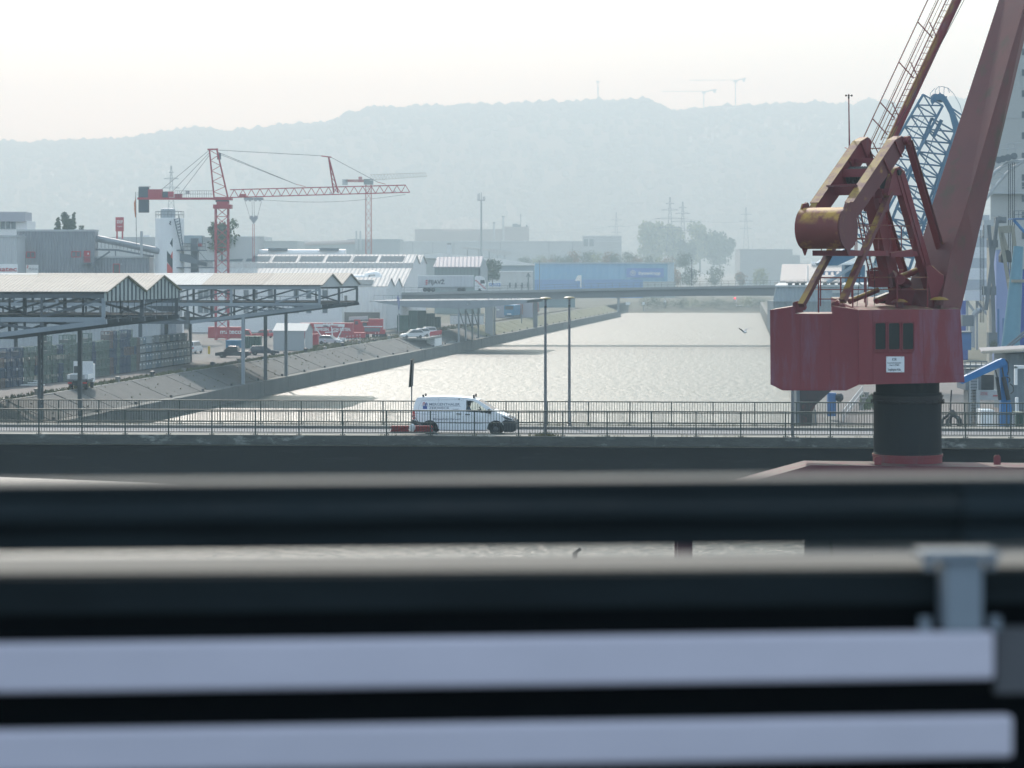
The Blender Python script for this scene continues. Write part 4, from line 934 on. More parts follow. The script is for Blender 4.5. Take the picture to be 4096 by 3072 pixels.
text('Holcim', W(115, 1081, D - .125), XD, ZD, .75, M('sign grey', (.16, .17, .19), .6), bd, width=1.55)
MB().path([W(x, y, D - .15) for x, y in ((109, 1062), (113, 1064), (108, 1069), (112, 1073))], .06, 5).build('logo_mark', m_redp, bd)
an = gb(380, 1030, 597, D + 2, 6).build('annex_wall', m_gcor, t); wb(378, 1025, 600, 1032, D + 1.8, 6.3).build('roof_edge', m_ltgry, t)
win(453, 1056, 478, 1098, D + 2, t, m_rpaint, m_dgl, 0, 'doorway'); wb(483, 1054, 487, 1060, D + 1.7, .3).build('wall_lamp', m_ltgry, t)
MB().tube(W(383, 953, D + 3), W(640, 1005, D + 1), .62, 14).build('conveyor_tube', M('conveyor grey', (.26, .28, .30), .5, .2), t, smooth=True)
mb = MB()
for k in range(16): x = 390 + k * 15; y = 990 + (0 if x < 470 else (x - 470) * .24); mb.beam(W(x, y + 2, D + 1.5), W(x, y - 20 + (0 if x < 470 else -4), D + 1.5), .1)
mb.beam(W(383, 998, D + 1.5), W(470, 1000, D + 1.5), .35); mb.beam(W(470, 1000, D + 1.5), W(615, 1026, D + 1.5), .35); mb.beam(W(383, 1045, D + 1.5), W(440, 1006, D + 1.5), .3); mb.beam(W(462, 1000, D + 1.5), W(462, 1024, D + 1.5), .2)
mb.build('conveyor_gallery', m_gry, t)
MB().tube(W(566, 1028, D), W(566, 925, D), .25, 12).build('chimney', m_ltgry, t, smooth=True)
# silo
t = thing('silo', 'white cement silo with black and red triangle markings and railed top', 'silo', W(668, 1350, D))
cx = W(671, 871, D); R = (728 - 613) / 2 * D / F; zt = cx.z
MB().lathe((cx.x, D + R, 0), [(R, 4.1), (R, zt - .05), (R - .1, zt), (.1, zt + .1)], 32).build('shell', m_wht, t, smooth=True)
def onsilo(px, py, out=.02):
    x = (px - 2048) * D / F - cx.x; y = -math.sqrt(max(.01, R * R - x * x)); k = (R + out) / R; return V((cx.x + x * k, D + R + y * k, CZ - (py - HY) * D / F))
def marks(pts, mat):
    mb = MB(); n = 7; (xa, yt0, yb0) = pts[0]
    for (x0, a0, b0), (x1, a1, b1) in zip(pts, pts[1:]):
        for j in range(n):
            u0, u1 = j / n, (j + 1) / n; xs = lerp(x0, x1, u0), lerp(x0, x1, u1)
            mb.poly([onsilo(xs[0], lerp(b0, b1, u0)), onsilo(xs[1], lerp(b0, b1, u1)), onsilo(xs[1], lerp(a0, a1, u1)), onsilo(xs[0], lerp(a0, a1, u0))])
    mb.build('marking', mat, t)
m_mk = M('marking black', (.03, .035, .04), .6)
marks([(668, 1003, 1046), (690, 1030, 1078)], m_mk); marks([(668, 1050, 1096), (690, 1074, 1096)], M('marking red', (.55, .06, .05), .6)); marks([(680, 972, 974), (690, 951, 990)], m_mk); marks([(683, 1020, 1030), (690, 1003, 1035)], MATS['marking red'])
MB().path([onsilo(x, y, .05) for x, y in ((679, 885), (684, 888), (678, 893), (682, 900))], .09, 5).build('logo_mark', m_mk, t)
mb = MB()
for k in range(24): a = 2 * math.pi * k / 24; p = V((cx.x + R * math.cos(a), D + R + R * math.sin(a), zt)); mb.tube(p, p + V((0, 0, 1.2)), .03, 4)
for h in (.6, 1.2): mb.path([V((cx.x + R * math.cos(2 * math.pi * k / 24), D + R + R * math.sin(2 * math.pi * k / 24), zt + h)) for k in range(25)], .035, 4)
mb.build('top_railing', m_gry, t)
for x, r, y in ((655, 14, 830), (668, 14, 835), (688, 15, 833)): q = W(x, 871, D + 1.5); MB().lathe(q, [(r * .042, 0), (r * .042, 1.3), (r * .036, 1.6), (r * .015, 1.8)], 16).build('filter', m_ltgry, t, smooth=True)
st = MB(); st.beam(W(697, 875, D - .3), W(727, 1000, D - .3), .14); st.beam(W(716, 862, D - .3), W(733, 1000, D - .3), .14)
for k in range(22): u = k / 21; st.beam(W(lerp(697, 722, u), lerp(880, 1000, u), D - .3), W(lerp(716, 733, u), lerp(872 + (6 if k % 2 else 0), 996, u), D - .3), .09)
st.build('stair_tower', m_cw, t)
t = thing('mixing_plant', 'dark grey mixing machinery with platforms right of the white silo', 'plant', W(780, 1350, D + 2))
for q in ((763, 953, 790, 1090), (708, 1000, 730, 1085)): wb(*q, D + 2, 2).build('hopper', m_gry, t)
for q in ((703, 999, 822, 1004), (705, 1068, 850, 1073)): wb(*q, D + .5, 3).build('platform', m_gry, t)
MB().prism([W(x, y, D + 1) for x, y in ((700, 1010), (756, 1018), (800, 1045), (826, 1050), (826, 1066), (700, 1040))], (0, 1.5, 0)).build('conveyor', m_gry, t)
mb = MB()
for k in range(16): mb.tube(W(732 + k * 6, 1000, D + .5), W(732 + k * 6, 973, D + .5), .04, 4); mb.tube(W(790 + k * 4, 1069, D + .5), W(790 + k * 4, 1042, D + .5), .04, 4)
for a, b in (((732, 974), (822, 974)), ((790, 1042), (852, 1042)), ((795, 1005), (830, 1045)), ((732, 987), (822, 987))): mb.tube(W(*a, D + .5), W(*b, D + .5), .05, 4)
mb.build('railing', m_gry, t); wb(793, 972, 806, 988, D + 1, 1).build('motor', m_rpaint, t)
# rental hall at the left edge, office tower and lettering
t = thing('rental_hall', 'white hall at the left edge with red lettering on its wall', 'building', W(0, 1350, 470))
gb(-260, 946, 67, 470, 8).build('wall', m_gcorl, t); wb(-262, 941, 70, 949, 469.8, 8.4).build('roof_edge', m_ltgry, t)
sg = wb(-90, 1056, 70, 1096, 469.8, .15).build('sign_board', m_wht, t)
text('matec', W(-22, 1085, 469.78), XD, ZD, 1.15, m_rpaint, sg, width=3.95, bold=.03)
t = thing('office_block', 'pale office block with a band of windows behind the white hall', 'building', W(40, 1350, 560))
gb(-200, 883, 108, 562, 10).build('wall', m_wht, t); wb(-200, 848, 100, 886, 561, 8).build('upper_storey', M('lilac grey render', (.42, .42, .46), .7), t)
for k in range(4): x = -18 + k * 21; win(x, 884, x + 18, 916, 562, t, m_ltgry, m_glz, 0)
mb = MB()
for k in range(16): mb.tube(W(0 + k * 7, 850, 562), W(0 + k * 7, 846, 562), .08, 4)
mb.build('roof_rail', m_ltgry, t)
# hall behind with the red advertising tower
t = thing('flat_hall', 'flat pale hall behind the works with skylights on its roof', 'building', W(540, 1350, 640))
gb(392, 948, 1010, 640, 30).build('wall', M('far pale wall', (.45, .47, .47), .8, c2=(.4, .42, .42), sc=.1), t)
for x in (585, 655, 760): wb(x - 12, 940, x + 12, 947, 642, 3).build('skylight', m_white, t)
wb(732, 942, 807, 975, 638, 6).build('roof_house', M('blue grey panel', (.2, .26, .3), .6), t)
t = thing('advertising_tower', 'red square advertising board with white lettering above the roofs', 'sign', W(478, 1000, 600))
bb = wb(462, 869, 494, 925, 600, .6).build('board', m_rpaint, t); text('SCHOLPP', W(467, 893, 599.9), XD, ZD, 1.0, m_wht, bb, width=1.35, bold=.02); text('fullservice', W(470, 908, 599.9), XD, ZD, .45, m_wht, bb, width=1.1)
for x in (468, 490): MB().tube(W(x, 955, 600.3), W(x, 925, 600.3), .2, 6).build('leg', m_rpaint, t)
t = thing('flag', 'long orange-red pennant hanging from a tall pole beside the silo', 'flag', W(541, 985, 470))
MB().tube(W(546, 985, 470), W(543, 768, 470), .06, 6).build('pole', m_gry, t)
MB().prism([W(x, y, 470) for x, y in ((543, 775), (540, 800), (536, 812), (537, 840), (540, 868), (543, 870))], (0, .05, 0)).build('cloth', m_orange, t)

# ================================================================ tower cranes
def lattice(mb, p, q, w_, n, r, flat=None):
    p, q = V(p), V(q); d = (q - p).normalized(); u = V((0, 1, 0)); v = d.cross(u).normalized()
    cs = [(-1, -1), (1, -1), (1, 1), (-1, 1)]; C = lambda t, k: lerp(p, q, t) + (v * cs[k][0] + u * cs[k][1]) * w_ / 2
    for k in range(4): mb.beam(C(0, k), C(1, k), r * 1.7)
    for i in range(n):
        for k in range(4):
            a, b = (k, (k + 1) % 4) if i % 2 == 0 else ((k + 1) % 4, k); mb.beam(C(i / n, a), C((i + 1) / n, b), r)
        if i % 3 == 0: mb.beam(C(i / n, 0), C(i / n, 1), r)
    return mb
D = 505.0; dd = D + 1.4
t = thing('tower_crane', 'red tower crane with two lattice masts on its jib and a grey counterweight', 'tower crane', W(888, 1364, dd))
mw = 50 * D / F
lattice(MB(), (W(888, 1070, dd).x, dd, 4.1), W(888, 826, dd), mw, 13, .12).build('mast', m_rc, t)
hd = MB(); wb(852, 818, 924, 834, D, 3, hd); wb(866, 806, 912, 818, D + .2, 2.6, hd); wb(854, 788, 925, 800, D, 3, hd); hd.build('slewing_head', m_rc, t); wb(862, 800, 912, 808, D + .3, 2.4).build('slewing_ring', m_cw, t)
mb = MB()
for z in (D, D + 2):
    mb.beam(W(856, 788, z), W(838, 600, z), .28); mb.beam(W(911, 788, z), W(868, 600, z), .28)
    for k in range(9):
        u0, u1 = k / 9, (k + 1) / 9; a = (lerp(856, 838, u0), lerp(788, 600, u0)); b = (lerp(911, 868, u1), lerp(788, 600, u1)); c = (lerp(911, 868, u0), lerp(788, 600, u0)); e = (lerp(856, 838, u1), lerp(788, 600, u1))
        mb.beam(W(*(a if k % 2 else c), z), W(*(b if k % 2 else e), z), .11)
mb.beam(W(830, 598, D + 1), W(872, 597, D + 1), .3); mb.build('apex_tower', m_rc, t)
wb(868, 612, 884, 638, D + .5, .1).build('service_cage', m_gry, t)
def jib(t, x0, yb0, x1, yb1, h0, h1, n, D, wd, r, mat, nm='jib'):
    mb = MB(); P = lambda u, top, z: W(lerp(x0, x1, u), lerp(yb0, yb1, u) - (lerp(h0, h1, u) if top else 0), D + z)
    for z in (0, wd): mb.beam(P(0, 0, z), P(1, 0, z), r * 2)
    mb.beam(P(0, 1, wd / 2), P(1 - .5 / n, 1, wd / 2), r * 2)
    for i in range(n):
        for z in (0, wd):
            mb.beam(P(i / n, 0, z), P((i + .5) / n, 1, wd / 2), r); mb.beam(P((i + .5) / n, 1, wd / 2), P((i + 1) / n, 0, z), r)
        mb.beam(P(i / n, 0, 0), P((i + 1) / n, 0, wd), r)
    return mb.build(nm, mat, t)
jib(t, 920, 790, 1639, 769, 31, 29, 21, D, 2.0, .09, m_rc)
cj = MB(); wb(549, 790, 856, 798, D, 2.2, cj); cj.build('counter_jib', m_rc, t)
wb(554, 748, 592, 850, D + .2, 1.8).build('counterweight', m_cw, t); wb(556, 745, 598, 748, D + .2, 1.8).build('counterweight_hanger', m_ltgry, t)
wb(592, 757, 647, 790, D + .2, 1.8).build('machine_box', m_rc, t); wb(651, 766, 672, 790, D + .3, 1.5).build('hoist_winch', m_cw, t); wb(672, 766, 692, 788, D + .3, 1.5).build('winch_motor', m_rc, t); wb(697, 776, 726, 790, D + .3, 1.5).build('motor_box', m_rc, t); wb(742, 762, 756, 776, D + .3, 1).build('control_box', m_ltgry, t)
mb = MB()
for k in range(18): x = 700 + k * 9; mb.tube(W(x, 790, D), W(x, 763, D), .03, 4)
for y in (763, 776): mb.tube(W(700, y, D), W(853, y, D), .035, 4)
mb.tube(W(552, 790, D), W(552, 768, D), .03, 4); mb.build('walkway_railing', m_gry, t)
mb = MB()
for z in (D, D + 1.8):
    mb.beam(W(1314, 626, D + 1), W(1335, 772, z), .2); mb.beam(W(1314, 626, D + 1), W(1353, 772, z), .2)
    for k in range(7): u0, u1 = k / 7, (k + 1) / 7; mb.beam(W(lerp(1315, 1335, u0), lerp(626, 772, u0), lerp(D + 1, z, u0)), W(lerp(1315, 1353, u1), lerp(626, 772, u1), lerp(D + 1, z, u1)), .1)
mb.beam(W(1286, 624, D + 1), W(1326, 629, D + 1), .2); mb.build('jib_tower', m_rc, t)
for a, b in (((868, 600), (1300, 624)), ((866, 606), (1182, 736)), ((866, 612), (1186, 738)), ((1322, 628), (1510, 728)), ((838, 600), (648, 757)), ((838, 610), (690, 766)), ((838, 620), (720, 776)), ((1510, 728), (1543, 737)), ((1182, 736), (1222, 747))):
    MB().tube(W(*a, D + 1), W(*b, D + 1), .045, 4).build('stay', m_rc if a[0] in (1510, 1182) else m_gry, t)
pts = [W(1052 + k * 57, 800 + 18 * math.sin(math.pi * k / 10) - k * 2.2, D + 1) for k in range(11)]
MB().path(pts, .03, 4).build('sag_cable', m_gry, t)
tr = MB()
for x in (983, 1000, 1022, 1040): tr.tube(W(x, 800, D - .2), W(x, 800, D + 2.2), .3, 8)
wb(975, 790, 1010, 800, D, 2, tr); wb(1015, 790, 1050, 800, D, 2, tr); tr.build('trolley', m_ltgry, t)
wb(958, 776, 982, 788, D + .3, 1.2).build('trolley_drive', m_rc, t)
for a, b in (((980, 805), (999, 866)), ((1008, 805), (1010, 866)), ((1016, 805), (1018, 866)), ((1046, 805), (1030, 866))): MB().tube(W(*a, D + 1), W(*b, D + 1), .03, 4).build('hoist_rope', m_gry, t)
hk = MB()
for x in (1006, 1023): hk.tube(W(x, 871, D + .8), W(x, 871, D + 1.2), .42, 12)
hk.prism([W(x, y, D + .8) for x, y in ((999, 874), (1030, 874), (1019, 890), (1014, 896), (1010, 890))], (0, .4, 0)); hk.build('hook_block', m_ltgry, t)
for x in (1011, 1017): MB().tube(W(x, 896, D + 1), W(x, 1050, D + 1), .05, 4).build('lifting_sling', m_rc, t)
for x in (1120, 1321, 1580): MB().tube(W(x, 786 - (x - 920) * .028, D), W(x, 781 - (x - 920) * .028, D), .18, 6).build('jib_lamp', m_ltgry, t)
# second crane farther off
D2 = 1020.0
m_fc = M('far crane red', (.45, .12, .10), .6); m_fw = M('far crane white', (.6, .58, .52), .6)
t = thing('tower_crane', 'pale hazy red and white tower crane standing behind the red one', 'tower crane', W(1474, 1230, D2))
lattice(MB(), (W(1474, 1000, D2).x, D2 + 1, 4.1), W(1474, 738, D2 + 1), 22 * D2 / F, 16, .16).build('mast', m_fc, t)
wb(1455, 716, 1492, 738, D2, 2.5).build('slewing_head', m_gry, t)
jib(t, 1480, 721, 1708, 705, 22, 14, 18, D2, 2.2, .13, m_fw)
wb(1382, 718, 1458, 728, D2, 2).build('counter_jib', m_fc, t); wb(1369, 717, 1390, 740, D2, 2).build('counterweight', m_ltgry, t); bb = wb(1434, 707, 1448, 727, D2 - .2, .2).build('banner', m_rpaint, t)
# ================================================================ white halls behind the gantries
m_hall = M('white hall cladding', (.74, .76, .76), .6, c2=(.67, .69, .70), sc=.08, corr=(nq, .9, .05))
m_hallg = M('white gable wall', (.72, .74, .75), .6, c2=(.66, .68, .69), sc=.1, st=(1, 1, .3))
m_hroof = M('pale hall roof', (.50, .49, .47), .7, c2=(.44, .43, .41), sc=.1, corr=(nq, 1.0, .06))
HL = Fr(Q(0, 0, 0), nq, tq)
def H(o, s, z): return Q(s, o, z)
def hall(label, o0, o1, segs, name='hall', front=True, group=None):     # segs: [(s0, z0), (s1, z1), ...] roof profile along the quay
    t = thing(name, label, 'building', H(o1, segs[0][0], 4.1))
    pts = [H(o1, segs[0][0], 4.1)] + [H(o1, s, z) for s, z in segs] + [H(o1, segs[-1][0], 4.1)]
    MB().prism(pts[::-1], nq * -.3).build('gable_wall', m_hallg, t)
    MB().prism([H(o0, segs[0][0], 4.1), H(o1 - .3, segs[0][0], 4.1), H(o1 - .3, segs[0][0], segs[0][1]), H(o0, segs[0][0], segs[0][1])], tq * .3).build('front_wall', m_hall, t)
    rs = []
    for (s0, z0), (s1, z1) in zip(segs, segs[1:]):
        rs.append(MB().prism([H(o0, s0, z0), H(o1 + .25, s0, z0), H(o1 + .25, s1, z1), H(o0, s1, z1)], (0, 0, .2)).build('roof_slope', m_hroof, t))
    return t, rs
low, r1 = hall('low white double-gabled hall with a dark gateway beside the yard', -95, -16, [(594, 13.6), (599.5, 15.6), (604.5, 13.7), (610, 15.6), (615, 13.6)])
high, r2 = hall('high white hall with twin gables and roof lights behind the yard', -110, -16, [(615.4, 13.4), (628, 17.7), (630, 17.75), (630.3, 19.0), (636, 21.1), (641, 19.0), (646.5, 21.1), (652, 19.0)])
m_rl = M('roof light', (.15, .17, .18), .9, spec=.05)
for k in range(9):
    o1_ = -18.5 - k * 6.6; a, b = H(o1_, 631.2, 19.34), H(o1_ - 5.7, 631.2, 19.34); c, e = H(o1_ - 5.7, 634.6, 20.6), H(o1_, 634.6, 20.6)
    MB().prism([q + V((0, 0, .22)) for q in (b, a, e, c)], (0, 0, .06)).build('roof_light', m_rl, high)
MB().tube(H(-110, 650, 21.6), H(-36, 650, 21.6), 1.05, 12).build('ridge_light', m_white, high, smooth=True)
for k in range(6): q = H(-40 - k * 13, 649, 22.5); MB().box((q.x - 2.4, q.y - .6, q.z - .2), (q.x + 2.4, q.y + .6, q.z + .45)).build('ridge_vent', m_gry, high)
text('halden', H(-15.7, 637, 10.5), tq, ZD, 3.2, M('faded lettering', (.36, .42, .5), .7), high, width=13)
q = H(-42, 594, 0); dk = m_dgl
MB().prism([H(-58, 593.9, 9.1), H(-25, 593.9, 9.1), H(-25, 593.9, 11.7), H(-58, 593.9, 11.7)], -tq * .06).build('window_band', m_dgl, low)
MB().prism([H(-66, 593.9, 4.1), H(-17.5, 593.9, 4.1), H(-17.5, 593.9, 7.9), H(-66, 593.9, 7.9)], -tq * .05).build('gateway', m_dgl, low)
text('Bitte Motor abstellen', H(-45, 593.8, 8.3), nq, ZD, .75, m_ink, low, width=9)
MB().prism([H(-50, 594.5, 14.15), H(-19.5, 594.5, 14.15), H(-19.5, 597.5, 15.2), H(-50, 597.5, 15.2)], (0, 0, .06)).build('roof_light', m_rl, low)
q = W(1491, 1110, 620)
dm = thing('white_dome', 'white domed tank sitting on the hall roof', 'tank', q)
MB().lathe(q + V((0, 0, -.9)), [(2.35, 0), (2.3, .9), (2.0, 1.7), (1.2, 2.3), (.1, 2.5)], 20).build('dome', m_white, dm, smooth=True)
MB().tube(q + V((-4.6, 0, -.2)), q + V((-1.6, 0, -.2)), .85, 14).build('side_drum', m_white, dm, smooth=True)
MB().path([q + V(v) for v in ((.7, -2.1, .6), (-.7, -2.1, .6), (-.8, -2.1, -.1), (.4, -2.15, -.2))], .13, 5).build('mark', m_gry, dm)
# two-storey office block seen through the rear gantry
t = thing('yard_office', 'long white two-storey yard building with small windows seen through the rear gantry', 'building', W(1160, 1330, 566))
gb(760, 1128, 1368, 566, 8).build('wall', m_wht, t); wb(758, 1124, 1370, 1131, 565.8, 8.4).build('roof_edge', m_ltgry, t)
for x in (792, 815, 838, 900, 975, 1010, 1072, 1175, 1225, 1290): win(x, 1160, x + 20, 1194, 566, t, m_ltgry, m_glz, 0); win(x, 1222, x + 20, 1252, 566, t, m_ltgry, m_glz, 0)
wb(790, 1145, 960, 1150, 565.5, .4).build('red_fascia', m_rpaint, t)
# storage hall behind the cages
t = thing('storage_hall', 'grey ribbed storage hall behind the stacked cages', 'building', W(300, 1400, 440))
gb(-120, 1130, 640, 440, 12).build('wall', m_gcorl, t); gb(640, 1190, 705, 441, 8).build('side_annex', m_gcor, t)

# ================================================================ far road bridge with a lorry
YB = 617.0; k_ = YB / F
m_fb = M('far bridge concrete', (.34, .35, .35), .85, c2=(.28, .29, .29), sc=.15); m_fbd = M('far bridge girder', (.20, .21, .22), .8)
fbz = [(1450, 1172, 1212), (1700, 1169, 1212), (1800, 1166, 1213), (2000, 1162, 1211), (2150, 1159.5, 1199), (2252, 1157, 1194), (2450, 1152.5, 1190), (2620, 1149, 1186), (2800, 1145.5, 1184), (3000, 1142, 1183), (3300, 1138, 1184), (3800, 1134, 1190)]
fbt = thing('far_bridge', 'pale concrete road bridge crossing the harbour in the distance', 'bridge', W(2500, 1400, YB))
mb = MB(); mt = MB(); rd = MB(); hr = MB()
for (x0, t0, b0), (x1, t1, b1) in zip(fbz, fbz[1:]):
    mt.prism([W(x0, t0, YB), W(x1, t1, YB), W(x1, t1 + 10, YB), W(x0, t0 + 10, YB)], (0, .5, 0))
    mb.prism([W(x0, t0 + 10.2, YB + .6), W(x1, t1 + 10.2, YB + .6), W(x1, b1, YB + .6), W(x0, b0, YB + .6)], (0, 10, 0))
    a, b = W(x0, t0, YB), W(x1, t1, YB); rd.poly([a + V((0, .5, -.12)), b + V((0, .5, -.12)), b + V((0, 11, -.12)), a + V((0, 11, -.12))])
    for f in (.55, 1.15): hr.beam(a + V((0, .2, f)), b + V((0, .2, f)), .05)
    n = max(2, int((b.x - a.x) / 1.5))
    for i in range(n): q = lerp(a, b, i / n) + V((0, .2, 0)); hr.beam(q, q + V((0, 0, 1.15)), .06)
mt.build('edge_beam', m_fb, fbt); mb.build('girder', m_fbd, fbt); rd.build('road', m_road, fbt); hr.build('railing', m_gry, fbt)
def pier(x0, x1, y0, d, dep, mat=m_fb, z0=1.5): a, b = W(x0, y0, d), W(x1, y0, d); MB().box((a.x, d, z0), (b.x, d + dep, a.z)).build('pier', mat, fbt)
pier(1940, 1972, 1213, YB + 1.2, 3, m_fb); pier(1974, 1981, 1213, YB + 1.6, 8, m_fbd); pier(2133, 2150, 1200, YB + 2, 4, m_fbd, 3.9); pier(3120, 3160, 1184, YB + 1.2, 6, m_fb, 0)
def lampcol(px, yb, yt, d, label):
    t = thing('street_lamp', label, 'street lamp', W(px, yb, d)); MB().tube(W(px, yb, d), W(px, yt, d), .13, 6, .08).build('pole', m_gry, t); wb(px - 2.5, yt + 58, px + 2.5, yt + 72, d - .2, .4).build('control_box', m_gry, t); wb(px - 3, yt, px + 3, yt + 4, d - .2, .5).build('lamp_head', m_gry, t)
lampcol(2767, 1143, 1038, YB + .8, 'thin dark mast standing on the far bridge right of the blue hall')
# lorry on the bridge
m_trl_ = M('trailer curtain white', (.60, .62, .64), .6, c2=(.52, .54, .56), sc=.3, corr=(XD, .8, .02))
t = thing('articulated_lorry', 'white articulated lorry with red flashes crossing the far bridge', 'lorry', W(1830, 1166, YB + 2.5)); d = YB + 2
bx = wb(1672, 1104, 1894, 1149, d, 2.5).build('trailer', m_trl_, t); wb(1671, 1101, 1895, 1104.5, d - .02, 2.54).build('trailer_top_rail', m_white, t); wb(1672, 1149, 1894, 1152, d, 2.5).build('trailer_floor', m_gry, t)
text('FIJAVŽ', W(1713, 1136, d - .02), XD, ZD, 1.35, m_ink, bx, width=3.8, bold=.03)
for k in range(3): MB().prism([W(x, y, d - .03) for x, y in ((1702, 1122 + k * 7), (1710, 1119 + k * 7), (1711, 1123 + k * 7), (1703, 1126 + k * 7))], (0, .02, 0)).build('logo_mark', m_redp, bx)
cab = MB().prism([W(x, y, d) for x, y in ((1899, 1160), (1899, 1108), (1905, 1103), (1925, 1104), (1938, 1113), (1943, 1135), (1945, 1160))], (0, 2.45, 0)).build('cab', m_white, t)
MB().prism([W(x, y, d - .02) for x, y in ((1921, 1120), (1938, 1120), (1940, 1133), (1922, 1135))], (0, .02, 0)).build('cab_window', m_dgl, cab)
for k in range(7): MB().beam(W(1900 + k * 6, 1122 + k * 5, d - .03), W(1908 + k * 6, 1122 + k * 5.5, d - .03), .1, .18).build('flash', m_redp, cab)
for px in (1700, 1716, 1732, 1838, 1854, 1918): MB().lathe(W(px, 1159, d), [(.3, 0), (.52, .02), (.52, .38), (.3, .4)], 16, (0, 1, 0)).build('wheel', m_tyre, t)
wb(1760, 1153, 1830, 1161, d + .3, .3).build('side_guard', m_ltgry, t)

# ================================================================ bare jetty gantry before the far bridge
t = thing('jetty_gantry', 'bare steel gantry on thin columns reaching over the water before the far bridge', 'gantry', Q(577, 6, 2.1))
JL = Fr(Q(561, 0, 0), nq, tq)
MB().prism([JL(-14, 0, 10.9), JL(20, 0, 11.2), JL(20, 0, 10.5), JL(8, 0, 9.2), JL(-6, 0, 9.6)], tq * .4).build('main_beam', m_trl, t)
MB().prism([JL(-14, 31, 10.9), JL(20, 31, 11.2), JL(20, 31, 10.5), JL(8, 31, 9.2), JL(-6, 31, 9.6)], tq * .4).build('main_beam', m_tr, t)
MB().prism([JL(-14, .5, 10.75), JL(20, .5, 11.05), JL(20, 31, 11.05), JL(-14, 31, 10.75)], (0, 0, .14)).build('deck', m_fb, t)
for b in (0, 10.5, 21, 31):
    MB().box((5.2, b, 2.1), (5.55, b + .35, 9.6), JL).build('column', m_trl, t)
    if b < 30: MB().beam(JL(5.4, b, 9.2), JL(5.4, b + 10, 4.5), .18).build('brace', m_tr, t)
mb = MB()
for k in range(12): mb.beam(JL(-13 + k * 2, .2, 10.95), JL(-13 + k * 2, .2, 12.1), .05)
mb.beam(JL(-13, .2, 12.1), JL(9, .2, 12.1), .06); mb.build('railing', m_gry, t)
m_gull = M('gull white', (.75, .75, .73), .8); m_gullg = M('gull grey', (.25, .26, .28), .8)
def gull(p, sit=True, label='', s=1.0, group=None, yaw=0):
    c, n_ = math.cos(yaw), math.sin(yaw); T = lambda x, y, z: V(p) + V((x * c - y * n_, x * n_ + y * c, z)) * s
    t = thing('gull', label, 'gull', p, group)
    MB().loft([[T(x, r * math.cos(2 * math.pi * i / 8), z + r * math.sin(2 * math.pi * i / 8)) for i in range(8)] for x, r, z in ((-.24, .01, .14), (-.15, .05, .13), (0, .085, .15), (.11, .07, .19), (.16, .045, .25), (.22, .045, .28), (.27, .02, .275), (.31, .006, .265))]).build('body', m_gull, t, smooth=True)
    for sd in (-1, 1):
        if sit: MB().loft([[T(x, sd * (.06 + r), z + q * r) for q, r in ((-1, .012), (1, .03), (1, .005), (-1, .0))] for x, r, z in ((.08, 0, .2), (-.1, 0, .19), (-.3, 0, .15))]).build('wing', m_gullg, t)
        else: MB().loft([[T(x - w_, y * sd, z), T(x + w_, y * sd, z), T(x + w_, y * sd, z + .012), T(x - w_, y * sd, z + .012)] for x, y, z, w_ in ((.04, .05, .17, .1), (.1, .3, .34, .09), (.02, .55, .42, .06), (-.1, .72, .40, .015))]).build('wing', m_gullg, t)
    if sit:
        for y in (-.03, .03): MB().tube(T(0, y, 0), T(0, y, .09), .008, 4).build('leg', m_orange, t)
    return t
for i in range(11):
    o_ = 12 + i * .68 + random.uniform(-.2, .2); gull(JL(o_, .2, 11.13 + (o_ - 12) * .009), True, 'small white gull perched in the row along the gantry tip over the water', 1.25, 'gulls perched on the jetty gantry', random.uniform(0, 6))
gull(W(2978, 1337, 180), False, 'gull in flight low over the bright water left of the crane', 1.0, None, 2.3)
gull(W(1871, 1221, 560), False, 'white gull in flight beside the bare jetty gantry', 1.3, None, .8)

